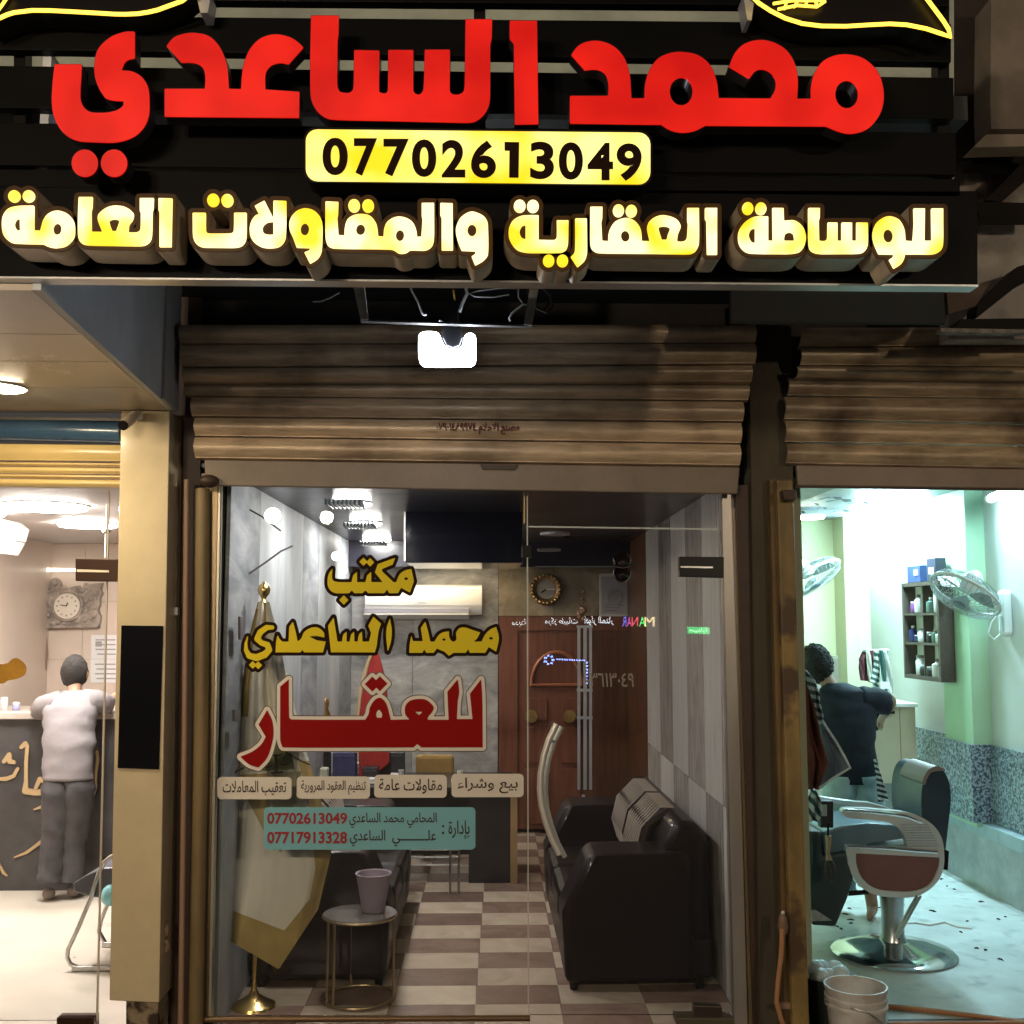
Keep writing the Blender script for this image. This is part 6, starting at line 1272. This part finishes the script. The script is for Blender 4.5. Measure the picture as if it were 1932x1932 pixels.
# wall fans
def fan(label, c, n, r, mount_to, blade=(.30,.36,.37), vis=True):
    c = Vector(c); n = Vector(n).normalized(); u = n.orthogonal().normalized(); v = n.cross(u)
    t = thing('wall_fan', c, label, 'fan', 'white wall fans in the barber shop')
    cage = mat('fan_cage_grey', (.30,.36,.36), .4); fw = mat('fan_white', (.7,.74,.72), .35)
    def P(a, rr, d): return c+(u*math.cos(a)+v*math.sin(a))*rr+n*d
    obj('cage_ring', MB().tube([P(2*PI*i/32, r, 0) for i in range(33)], .011, 8, False), fw, t, smooth=True)
    for nm, sg_ in (('front_cage', 1), ('rear_cage', -1)):
        mb = MB()
        for i in range(40):
            a = 2*PI*i/40; mb.tube([P(a, r, 0), P(a, r*.93, .045*sg_), P(a, r*.6, .075*sg_), P(a, r*.2, .085*sg_)], .0019, 4)
        for rr, d in ((.55,.078), (.82,.062)): mb.tube([P(2*PI*i/28, r*rr, d*sg_) for i in range(29)], .002, 4, False)
        obj(nm, mb, cage, t)
    obj('hub', MB().lathe(c+n*.08, [(0,.012),(r*.18,.01),(r*.2,-.005)], 18, n), mat('hub_blue', (.10,.16,.2), .4), t, smooth=True)
    bm_ = mat('fan_blade', blade, .35, noise=.1)
    for k in range(3):
        a = 2*PI*k/3+.4; obj('blade', MB().prism([P(a-.1,r*.15,.0), P(a-.35,r*.55,.012), P(a-.15,r*.88,.02), P(a+.35,r*.86,-.01), P(a+.5,r*.5,-.02), P(a+.3,r*.15,-.01)], n*.004), bm_, t)
    obj('motor', MB().lathe(c-n*.02, [(.05,0),(.065,-.04),(.06,-.11),(.03,-.15)], 18, n), fw, t, smooth=True)
    if mount_to is not None:
        m_ = Vector(mount_to); obj('arm', MB().tube([c-n*.12, (c-n*.12).lerp(m_, .6)+Vector((0,0,-.03)), m_], .02, 10), fw, t, smooth=True)
        obj('wall_mount', MB().box(m_+Vector((-.0,-.05,-.22)), m_+Vector((.07,.05,.10))), fw, t, bevel=.03)
        obj('control_panel', MB().box(m_+Vector((-.005,-.035,-.19)), m_+Vector((-.001,.0,-.08))), cage, t)
        obj('cord', MB().tube([m_+Vector((0,0,-.05)), m_+Vector((-.06,0,-.12)), m_+Vector((-.09,0,-.2)), m_+Vector((-.05,0,-.24)), m_+Vector((0,0,-.2))], .005, 6), fw, t, smooth=True)
    return t
fan('white wall fan tilted down on the right barber wall in front of the shelf', at(1821,1121,6.95), (-.56,-.14,-.80), .225, atx(1886,1140,XR-.07))
fan('grey caged fan half hidden by the shutter guide, at the back of the barber shop', at(1528,1091,8.9), (.42,-.32,-.85), .27, None, vis=False)
# back mirror and cabinet
bmr = thing('framed_mirror', at(1565,1300,10.15), 'grey framed panel on the back wall behind the barber', 'mirror')
obj('frame', bq(1515,1237,1604,1500,10.15,.03), mat('panel_greige', (.42,.40,.33), .5), bmr, bevel=.004); obj('glass', bq(1520,1243,1599,1496,10.145,.003), mat('panel_taupe', (.30,.29,.25), .3), bmr)
cab = thing('beige_cabinet', at(1690,1400,8.5), 'beige cabinet with white top at the barber wall behind his hand', 'cabinet')
zc1 = at(1700,1334,8.5).z; zc0 = at(1700,1478,8.5).z; xa = at(1640,1400,8.5).x; xb = at(1729,1400,8.5).x
obj('carcass', MB().box((xa, 8.5, zc0), (xb, 8.95, zc1)), mat('cabinet_beige', (.50,.42,.30), .5, noise=.1, nscale=3), cab, bevel=.004)
obj('top', MB().box((xa-.02, 8.47, zc1+.001), (xb+.01, 8.97, zc1+.03)), whitep, cab, bevel=.004)
obj('plinth', MB().box((xa+.15, 8.6, 0), (xb-.02, 8.9, zc0-.002)), mat('plinth_grey', (.25,.28,.28), .5), cab)
obj('door_seam', MB().box((xa+.24, 8.497, zc0+.01), (xa+.245, 8.4995, zc1-.01)), mat('seam_dark', (.2,.16,.1), .6), cab)
obj('handle', MB().box((xa+.10, 8.48, zc1-.05), (xa+.2, 8.4995, zc1-.03)), blackm, cab)
# towels and capes
def drape(L, R, Y, amp=.02, f=9, du=26, dv=34, dy=0, ph=0):
    def e(E, v):
        k = v*(len(E)-1); i = min(int(k), len(E)-2); k -= i; return (E[i][0]*(1-k)+E[i+1][0]*k, E[i][1]*(1-k)+E[i+1][1]*k)
    def fn(u, v):
        a = e(L, v); b = e(R, v); p = at(a[0]*(1-u)+b[0]*u, a[1]*(1-u)+b[1]*u, Y)
        return p+Vector((0, amp*math.sin(u*f+v*3+ph)+amp*.4*math.sin(u*f*2.3+ph-v*5), 0))
    return MB().grid(fn, du, dv)
def towel(label, L, R, Y, m, cat='towel', grp=None, hem=None, **k):
    o = obj('hanging_towel', drape(L, R, Y, **k), m, smooth='all', recalc=False, solid=.008); tag(o, label, cat, grp)
    if hem: obj('hem', MB().tube([at(*p, Y-.02) for p in hem], .007, 6), mat('hem_pale', (.5,.55,.56), .8), o, smooth=True)
    return o
V9 = zc(1520, 1220, 240*1932/1364.0*1364/1932)
V9 = lambda X, Y: ((1520+X*240/1364)/S58, (1220+Y*240/1364)/S58)
q9 = lambda ps: [V9(*p) for p in ps]
rdm = mat('towel_rust', (.16,.05,.035), .95, noise=.45, nscale=7, bump=.6, bscale=120)
blm = mat('cape_bluegrey', (.10,.14,.18), .8, noise=.25, nscale=8, bump=.2, bscale=60)
st1 = stripemat('cape_stripes', (.50,.58,.60), (.05,.09,.10), (.35,0,1), 24, .5, wob=.03)
towel('rust red towel hanging at the shutter guide of the barber shop', q9([(40,360),(40,700),(60,1050),(110,1350),(150,1640)]), q9([(70,350),(200,700),(260,1050),(335,1350),(240,1640)]), 5.75, rdm, amp=.03)
towel('blue grey cape with pale hem hanging behind the rust towel', q9([(245,880),(260,1000),(290,1150),(330,1300),(240,1640)]), q9([(270,860),(340,980),(440,1130),(530,1290),(600,1415)]), 5.9, blm, 'cape', amp=.012, hem=q9([(270,850),(350,980),(450,1130),(540,1290),(600,1410),(420,1520),(240,1650)]))
towel('striped cape strip hanging down along the rust towel top', q9([(60,340),(110,440),(160,620),(175,720),(225,880),(235,940)]), q9([(130,350),(225,470),(262,630),(250,700),(290,850),(262,940)]), 5.8, st1, 'cape', amp=.02)
st2 = stripemat('cape_stripes_diagonal', (.50,.58,.60), (.05,.09,.10), (.8,0,.6), 26, .5, wob=.05)
towel('bunched black and white striped cape below the rust towel', q9([(185,1655),(150,1760),(135,1900),(140,1990)]), q9([(230,1660),(275,1760),(275,1860),(250,1990)]), 5.85, st2, 'cape', amp=.02)
# towels on the wall behind the barber
tgr = 'towels hanging on the wall rail'
burg = mat('towel_burgundy', (.09,.02,.03), .95, noise=.3, nscale=9)
st3 = stripemat('towel_red_stripes', (.50,.48,.42), (.13,.03,.04), (1,0,.08), 18, .55, wob=.02)
st4 = stripemat('towel_green_stripes', (.50,.52,.46), (.02,.07,.06), (.5,0,1), 20, .45, wob=.04)
st5 = stripemat('towel_green_bars', (.50,.52,.46), (.02,.08,.07), (1,0,.1), 14, .5, wob=.02)
towel('burgundy towel at the left of the wall rail', q9([(745,140),(700,230),(705,330),(722,460)]), q9([(800,140),(795,250),(800,350),(800,470)]), 8.9, burg, grp=tgr)
towel('red and white striped towel second on the wall rail', q9([(780,138),(785,250),(800,370),(805,480)]), q9([(870,135),(868,250),(862,370),(860,480)]), 8.85, st3, grp=tgr)
towel('dark green diagonal striped towel third on the wall rail', q9([(870,135),(868,250),(858,370),(820,480)]), q9([(930,135),(935,300),(935,450),(935,560)]), 8.8, st4, grp=tgr)
towel('dark green barred towel with white label, rightmost on the wall rail', q9([(925,130),(928,280),(935,450),(925,560)]), q9([(1010,150),(1025,280),(1045,450),(1060,610)]), 8.75, st5, grp=tgr)
lb = obj('towel_label', bq(*V9(930,475),*V9(1025,552),8.70,.004), whitep); tag(lb, 'white square label patch on the rightmost striped towel', 'label')
rl = obj('towel_rail', MB().tube([at(*V9(740,138),8.9), at(*V9(1020,138),8.78)], .012, 8), steel); tag(rl, 'steel rail on the barber wall carrying four towels', 'rail')
# barber
m2 = thing('person', (fl(1640,1712).x, 7.3, 0), 'barber in navy T-shirt and grey trousers, head bent down, seen from behind', 'person')
hp_ = A_(1612,1508,7.35); ws = A_(1602,1470,7.36); md = A_(1595,1400,7.38); chs = A_(1600,1330,7.42); nk = A_(1560,1285,7.47)
sL = A_(1556,1312,7.42); sR = A_(1645,1305,7.40); eL = A_(1545,1380,7.6); eR = A_(1684,1322,7.45); wL_ = A_(1570,1400,7.85); wR_ = A_(1668,1348,7.62)
kL = A_(1590,1600,7.4); kR = A_(1640,1600,7.35); aL = A_(1588,1690,7.4); aR = A_(1642,1690,7.3)
body = ([(hp_,.06),(ws,(.08,.06)),(md,(.10,.07)),(chs,(.11,.075)),(nk,.06),(A_(1552,1272,7.5),.055),(sL,.045),(eL,.042),(wL_,.032),(sR,.045),(eR,.044),(wR_,.032),(A_(1586,1520,7.37),.06),(kL,.06),(aL,.042),(A_(1631,1520,7.35),.06),(kR,.06),(aR,.042),((aR.x+.01,7.28,.05),(.045,.04)),((aR.x-.06,7.16,.03),(.04,.022))],
        [(0,1),(1,2),(2,3),(3,4),(4,5),(3,6),(6,7),(7,8),(3,9),(9,10),(10,11),(0,12),(12,13),(13,14),(0,15),(15,16),(16,17),(17,18),(18,19)])
body = merge(body, hand('', wL_+(wL_-eL).normalized()*.03, wL_-eL, (1,0,0), m2), 8); body = merge(body, hand('', wR_+(wR_-eR).normalized()*.03, wR_-eR, (0,0,1), m2), 11)
skinned('body', body[0], body[1], skin_m, m2)
head(m2, A_(1541,1255,7.52), (math.radians(38), math.radians(-16)), .121, curl=1.6)
nav = mat('navy_tshirt', (.010,.014,.025), .9, noise=.25, nscale=5, bump=.6, bscale=12)
obj('tshirt', join(loft([(A_(1609,1476,7.36),.160,.125),(A_(1606,1440,7.36),.165,.125),(A_(1600,1400,7.38),.178,.13),(A_(1598,1360,7.40),.196,.135),(A_(1600,1328,7.42),.205,.125),(A_(1594,1304,7.43),.175,.105),(A_(1574,1288,7.46),.085,.08)], amp=.016, f=9, seed=5),
    loft([(A_(1618,1322,7.41),.095,.095),(A_(1650,1321,7.41),.090,.088),(A_(1675,1327,7.43),.078,.076)], k=4, n=20, amp=.010, f=13, axis=True, seed=2), loft([(A_(1578,1312,7.43),.095,.09),(A_(1552,1330,7.46),.088,.085),(A_(1545,1356,7.52),.078,.075)], k=4, n=20, amp=.010, f=13, axis=True, seed=9)), nav, m2, smooth='all')
gt = mat('grey_trousers', (.34,.44,.48), .9, noise=.2, nscale=6, bump=.5, bscale=14)
obj('trousers', join(loft([(A_(1586,1462,7.36),.105,.12),(A_(1585,1500,7.36),.125,.13),(A_(1586,1550,7.37),.112,.115),(A_(1588,1610,7.39),.095,.1),(A_(1588,1680,7.4),.088,.092)], amp=.022, f=7, seed=3),
    loft([(A_(1628,1462,7.35),.105,.12),(A_(1630,1500,7.35),.125,.13),(A_(1634,1550,7.34),.110,.115),(A_(1640,1610,7.33),.095,.1),(A_(1642,1672,7.31),.088,.092)], amp=.022, f=7, seed=13)), gt, m2, smooth='all')
stp_ = obj('apron_string', drape(q9([(860,1320),(885,1500),(905,1780)]), q9([(875,1320),(940,1500),(1020,1770)]), 7.15, amp=.004), stripemat('apron_stripes', (.55,.6,.6), (.03,.04,.05), (.25,0,1), 30, .5), m2, smooth='all', recalc=False, solid=.006)
obj('clipper_comb', MB().tube([A_(1655,1345,7.6),A_(1648,1362,7.58),A_(1655,1378,7.57)], [.02,.016,.01], 8), blackm, m2, smooth=True)
# barber chair
YX = 6.32; V5 = zc(1460, 1400, 558)
bcx = thing('barber_chair', (fl(1686,1800).x, fl(1686,1800).y, 0), 'blue grey barber chair with chrome D shaped armrests and brown side panel', 'chair')
cb0 = Vector(bcx.location); frm = mat('chair_frame_silver', (.64,.70,.70), .3, .35); lea = mat('blue_leather', (.03,.055,.08), .32, noise=.2, nscale=4); brn = mat('side_panel_brown', (.16,.07,.06), .5, noise=.15, nscale=6)
out = [(548,752,1),(552,850),(590,955),(650,1030),(750,1080),(880,1096),(1000,1090),(1090,1050),(1160,980),(1192,900),(1197,800),(1180,700),(1130,622),(1040,560),(940,530),(800,515),(640,503),(535,505),(520,532),(560,568),(700,580),(830,600),(900,640),(938,700),(955,765,1),(930,768,1)]
hol = [(612,802,1),(1168,830,1),(1160,900),(1110,1000),(1020,1050),(880,1056),(740,1035),(655,970),(616,880)]
arm_L = shape_loops([out], [hol], conv=V5, h=1.2)
af = obj('armrest', loops_mesh(arm_L, YX, .05), frm, bcx, bevel=.006)
obj('side_panel', loops_mesh(shape_loops([hol], conv=V5, h=1.2, off=1), YX+.015, .03), brn, bcx)
obj('chrome_trim', MB().tube([at(*V5(x, y), YX-.005) for x, y in [(555,758),(700,762),(860,772),(1000,785),(1150,795)]], .012, 8), chrome, bcx, smooth=True)
obj('chrome_trim', MB().tube([at(*V5(x, y), YX-.005) for x, y in [(530,518),(700,528),(860,545),(950,560),(1050,600)]], .012, 8), chrome, bcx, smooth=True)
for k in range(9):
    obj('armrest_rib', MB().tube([at(*V5(905+k*6, 615+k*17), YX-.004), at(*V5(1090+k*9, 612+k*18), YX-.004)], .0035, 6), steel, bcx)
sh_ = [(x, y) for x, y in [V5(*p) for p in [(365,420),(420,432),(560,452),(700,465),(800,492),(870,520),(860,540),(760,520),(600,492),(440,470),(370,455)]]]
obj('armrest', loops_mesh([sh_], YX+.52, .05), frm, bcx, bevel=.006)
obj('seat', MB().prism([at(*V5(x, y), YX+.055) for x, y in [(395,660),(520,620),(700,600),(960,620),(960,700),(700,740),(560,800),(450,830),(400,820)]], (0,.48,0)), mat('seat_blue_light', (.12,.20,.26), .35, noise=.15, nscale=4), bcx, bevel=.03)
obj('seat_base', MB().prism([at(*V5(x, y), YX+.06) for x, y in [(560,790),(1130,790),(1100,1000),(900,1050),(700,1000)]], (0,.45,0)), lea, bcx, bevel=.02)
obj('backrest', MB().prism([at(*V5(x, y), YX+.02) for x, y in smooth_poly([(1062,610),(1045,490),(1048,385),(1065,305),(1100,255),(1150,240),(1197,264),(1230,335),(1240,450),(1225,600),(1205,780,1),(1150,700)])], (0,.46,0)), lea, bcx, bevel=.04, smooth=True)
obj('headrest', MB().prism([at(*V5(x, y), YX-.02) for x, y in smooth_poly([(1052,330),(1068,285),(1098,243),(1150,224),(1203,250),(1165,256),(1112,268),(1082,312),(1070,350)])], (0,.34,0)), mat('headrest_taupe', (.20,.17,.17), .45), bcx, bevel=.02)
obj('back_bracket', MB().prism([at(*V5(x, y), YX+.1) for x, y in [(1190,770),(1228,790),(1220,912),(1188,910)]], (0,.05,0)), blackm, bcx)
zc_ = at(1686,1700,YX).z
obj('column', MB().lathe((cb0.x, cb0.y, .05), [(.09,0),(.065,.06),(.062,.18),(.072,.30),(.075,.46)], 24), mat('column_steel', (.42,.46,.47), .25, .8), bcx, smooth=True)
obj('base_plate', MB().lathe((cb0.x, cb0.y, 0), [(.345,0),(.35,.012),(.33,.028),(.22,.05),(.10,.075),(.08,.08)], 40), chrome, bcx, smooth=True)
for o_ in (0, 25): obj('pump_lever', MB().tube([at(*V5(1015+o_,1085),YX-.02), at(*V5(960+o_,1180),YX-.06), at(*V5(900+o_,1290),YX-.08), at(*V5(880+o_*.3,1360),YX-.06)], .008, 8), steel, bcx, smooth=True)
obj('footrest', MB().prism([at(*V5(x, y), YX+.0) for x, y in [(300,650),(385,655),(395,830),(560,790),(600,960),(560,1100),(480,1290),(320,1280)]], (0,.4,0)), mat('footrest_dark', (.03,.045,.05), .45, noise=.2), bcx, bevel=.015)
obj('foot_plate', MB().prism([at(*V5(x, y), YX-.03) for x, y in [(318,1180),(350,1180),(452,1248),(318,1252)]], (0,.3,0)), MATS['brushed_steel'], bcx)
obj('foot_bar', MB().tube([at(*V5(560,1068),YX+.1), at(*V5(690,1058),YX+.1)], .014, 8), blackm, bcx)
bh = thing('neck_brush', at(*V5(440,850),YX-.12), 'dark bristled neck brush with pale wooden handle hanging from a strap', 'brush')
obj('handle', MB().tube([at(*V5(x, y),YX-.15) for x, y in [(428,685),(430,740),(425,790),(432,850)]], [.018,.014,.011,.016], 10), mat('brush_wood', (.4,.26,.15), .5), bh, smooth=True)
obj('bristles', MB().tube([at(*V5(x, y),YX-.15) for x, y in [(434,845),(440,880),(440,930),(432,985)]], [.02,.03,.032,.018], 12), mat('bristle', (.06,.05,.05), .9, noise=.4, nscale=60, bump=.8, bscale=100), bh, smooth=True)
obj('strap', MB().tube([at(*V5(427,600),YX-.15), at(*V5(427,690),YX-.15)], .006, 6), blackm, bh)
tc_ = thing('clipper_holder', at(*V5(415,540),YX-.1), 'black clipper pouch hanging beside the striped cape', 'pouch')
obj('pouch', bq(*V5(378,455),*V5(465,635),YX-.14,.06), mat('pouch_black', (.015,.02,.022), .5), tc_, bevel=.008); obj('label', bq(*V5(385,480),*V5(420,555),YX-.144,.002), mat('label_grey', (.35,.38,.38), .5), tc_)
# hair clippings, cable, bucket, bin, hoses
hc = MB(); rn = random.Random(11)
for i in range(60):
    p = Vector((rn.uniform(2.2,3.4), rn.uniform(6.3,8.4), .002)); s_ = rn.uniform(.006,.02); a = rn.uniform(0,PI)
    for q_ in range(4):
        b_ = a+rn.uniform(-.6,.6); d_ = Vector((math.cos(b_), math.sin(b_), 0))*s_; e_ = Vector((rn.uniform(-1,1), rn.uniform(-1,1), 0))*s_*.5
        hc.tube([p-d_+e_, p+e_+Vector((0,0,.004)), p+d_+e_], [.0015,.004,.001], 4)
ho = obj('hair_clippings', hc, hair_m); tag(ho, 'dark hair clippings scattered over the barber shop floor', 'hair', kind='stuff')
wc = obj('power_cable', MB().tube([fl(*V5(x, y), .006) for x, y in [(950,1265),(1010,1262),(1100,1278),(1200,1258),(1290,1290),(1380,1300)]], .007, 6), whitep, smooth=True); tag(wc, 'thin white cable lying on the barber shop floor behind the chair', 'cable')
bk_ = thing('plastic_bucket', (0,0,0), 'dirty white plastic bucket with wire handle at the barber shop doorway', 'bucket')
bc_ = at(1614, 1932, 5.12); cxb = at(1614,1850,5.15).x
bz0 = 0.0; rt_ = 55/FPX*5.15; ztb = at(1614,1858,5.15).z
bkm = mat('bucket_milky', (.62,.60,.57), .4, noise=.15, nscale=8, wear=((.38,.30,.23), 7, .5, .75))
bk_.location = (cxb, 5.15, 0); WL[bk_.name] = Vector((cxb,5.15,0))
obj('shell', MB().lathe((cxb,5.15,0), [(0,.004),(rt_*.84,.0),(rt_*.95,ztb-.09),(rt_*1.02,ztb-.088),(rt_*1.02,ztb-.078),(rt_*.965,ztb-.072),(rt_*1.02,ztb-.055),(rt_*1.02,ztb-.045),(rt_*.97,ztb-.04),(rt_*1.03,ztb-.006),(rt_*1.03,ztb),(rt_*.97,ztb),(rt_*.93,ztb-.09),(rt_*.82,.012),(0,.012)], 40), bkm, bk_, smooth=True)
hz = ztb-.07
obj('handle', MB().tube([(cxb-rt_*1.05,5.15,hz), (cxb-rt_*.4,5.15-rt_*.96,hz+.01), (cxb+.01,5.15-rt_*1.08,hz-.005), (cxb+rt_*.6,5.15-rt_*.95,hz-.06), (cxb+rt_*1.05,5.15,hz-.075)], .004, 6), steel, bk_, smooth=True)
bn = thing('waste_bin', (at(1562,1900,5.45).x, 5.45, 0), 'black waste bin with a pale bag behind the white bucket', 'bin')
bx = base(bn); bz = at(1562,1838,5.45).z
obj('shell', MB().lathe((bx.x,5.45,0), [(0,0),(.10,0),(.125,bz-.02),(.132,bz-.02),(.132,bz),(.12,bz),(.1,.02),(0,.02)], 28), mat('bin_black', (.02,.03,.028), .45), bn, smooth=True)
rn = random.Random(4); bg_ = MB()
for i in range(9): bg_.ball((bx.x+rn.uniform(-.07,.07), 5.45+rn.uniform(-.06,.06), bz+rn.uniform(-.01,.03)), rn.uniform(.03,.05), 9)
obj('bag', bg_, mat('bag_paleblue', (.5,.62,.64), .4, bump=.6, bscale=60), bn, smooth=True)
orh = mat('hose_orange', (.35,.14,.04), .5)
h1 = obj('water_hose', MB().tube([at(x, y, 5.04) for x, y in [(1476,1752),(1474,1800),(1468,1850),(1465,1890),(1474,1925),(1492,1960)]], .011, 8), mat('hose_tan', (.45,.22,.10), .5), smooth=True); tag(h1, 'tan hose hanging down the dark pillar from its tap', 'hose')
tp_ = thing('water_tap', at(1477,1730,5.06), 'small tap with white tip on the dark pillar above the tan hose', 'tap')
obj('valve', MB().lathe(at(1477,1745,5.06), [(.016,-.04),(.024,-.01),(.02,.03),(.01,.05)], 12), mat('tap_brown', (.2,.12,.07), .5), tp_, smooth=True); obj('tip', MB().ball(at(1477,1722,5.06), .009), whitep, tp_)
h2 = obj('floor_pipe', MB().tube([(at(1668,1896,5.35).x, 5.33, .02), (at(1800,1897,5.35).x, 5.33, .02), (4.0, 5.31, .02)], .013, 8), orh, smooth=True); tag(h2, 'straight brown pipe lying along the barber threshold, rear one', 'pipe')
h3 = obj('floor_hose', MB().tube([fl(1664,1898,.015), fl(1740,1905,.015), fl(1830,1916,.015), fl(1960,1932,.015)], .013, 8), orh, smooth=True); tag(h3, 'orange brown hose slanting across the barber threshold, front one', 'hose')
fb = obj('threshold_strip', MB().box((at(1660,1891,5.4).x, 5.385, .0), (XR, 5.415, .012)), blackm); tag(fb, 'dark metal strip across the barber shop threshold', 'threshold strip')
hb = obj('tap_bracket', MB().hexa([at(1466,1893,5.12),at(1508,1893,5.12),at(1508,1904,5.12),at(1466,1904,5.12)], (0,.02,0)), mat('bracket_tan', (.3,.19,.12), .6)); tag(hb, 'tan strap around the foot of the dark pillar', 'strap')

# ================================================================ across the street (seen mirrored in the glass)
def mir(x, y, Yv): p = at(x, y, Yv); p.y = 2*YG-p.y; return p
def mtext(name, s, box, Yv, m, parent, bold=.01):
    return text(name, s, (box[2], box[1], box[0], box[3]), Yv, m, parent, bold=bold, mp=lambda x, y: mir(x, y, Yv))
VS = 19.0
far = thing('street_building', (0, -9.2, 0), 'dark building across the street carrying lit signs', 'building')
obj('wall', MB().box((-12, -9.6, -.1), (12, -9.0, 7)), mat('far_wall', (.03,.03,.032), .9), far)
for i in range(5): obj('shop_opening', MB().box((-10+i*4.2, -8.99, 0), (-7+i*4.2, -8.95, 2.3)), mat('far_shop_dark', (.02,.022,.03), .3), far)
s1 = thing('street_sign', mir(1190, 1172, VS), 'white Arabic and coloured Latin sign across the street, mirrored in the door glass', 'sign')
def em(n, c, s): return mat(n, c, .5, emit=c, es=s)
wt = em('sign_white_light', (.9,.95,1), 9)
mtext('lettering', ar('انوار المنار'), (1103,1163,1158,1180), VS, wt, s1); mtext('lettering', ar('مركز طيبات'), (1028,1165,1090,1180), VS, wt, s1); mtext('lettering', ar('مدينة'), (966,1168,993,1182), VS, wt, s1)
for ch_, c, x0, x1 in (('M', (1,.75,.35), 1216, 1235), ('A', (.1,1,.25), 1206, 1218), ('N', (1,.1,.15), 1192, 1204), ('A', (.8,.1,.5), 1183, 1191), ('R', (.2,.2,1), 1174, 1182)):
    mtext('lettering', ch_, (x0,1164,x1,1182), VS, em('sign_'+str(x0), c, 12), s1, bold=.0)
s2 = thing('street_sign', mir(1318, 1190, VS), 'small green pharmacy sign across the street mirrored in the door glass', 'sign')
obj('panel', MB().hexa([mir(1298,1182,VS),mir(1339,1184,VS),mir(1339,1197,VS),mir(1298,1195,VS)], (0,-.05,0)), em('green_panel', (.0,.8,.2), 7), s2)
mtext('lettering', ar('صيدلية'), (1301,1184,1336,1194), VS-.06, em('green_white', (.5,1,.6), 16), s2)
s3 = thing('light_chain', mir(1085, 1246, 15), 'chain of tiny blue lights with a star mirrored in the storefront', 'string lights')
lb_ = MB()
for i in range(12): lb_.ball(mir(1052+i*4.6, 1244+i*.2, 15), .012, 6)
for i in range(7): lb_.ball(mir(1108, 1250+i*6.5, 15), .012, 6)
for i in range(14): lb_.ball(mir(1036+9*math.cos(i*.9)*(1-.3*(i%2)), 1245+8*math.sin(i*.9), 15), .014, 6)
obj('bulbs', lb_, em('blue_bulb', (.25,.35,1), 26), s3)['kind'] = 'stuff'
obj('wire', MB().tube([mir(1030,1243,15.02), mir(1106,1247,15.02), mir(1108,1292,15.02)], .004, 4), blackm, s3)
# street bulbs hanging from the awning behind the photographer
bulb = mat('street_bulb', (1,1,1), .4, emit=(1,.80,.58), es=950)
for k, (x, y, r, lbl) in enumerate(((514,973,.085,'round street bulb mirrored at the upper left of the storefront'), (616,976,.07,'round street bulb mirrored beside the ribbed ceiling lamps'), (634,1049,.05,'small street bulb mirrored over the marble column'), (1480,960,.085,'street bulb on the awning behind the right side of the viewer'))):
    c = mir(x, y, 12.2+.2*k)
    t = thing('hanging_bulb', c, lbl, 'bulb', 'bulbs of the stall across the lane')
    obj('globe', MB().ball(c, r, 16), bulb, t, smooth=True); obj('socket', MB().tube([c+Vector((0,0,r)), c+Vector((0,0,r+.06))], .025, 8), blackm, t); obj('cord', MB().tube([c+Vector((0,0,r+.06)), c+Vector((0,0,.9))], .005, 5), blackm, t)
# pale number lettering on the door glass
nl = thing('glass_lettering', at(1155,1282,YK), 'faint white Arabic digits on the door glass over the dark wood', 'sticker')
pm_ = mat('faint_print', (.30,.26,.23), .6)
text('digits', '٠٣٦١٣٠٤٩', (1106,1268,1196,1296), YK, pm_, nl, bold=.01)
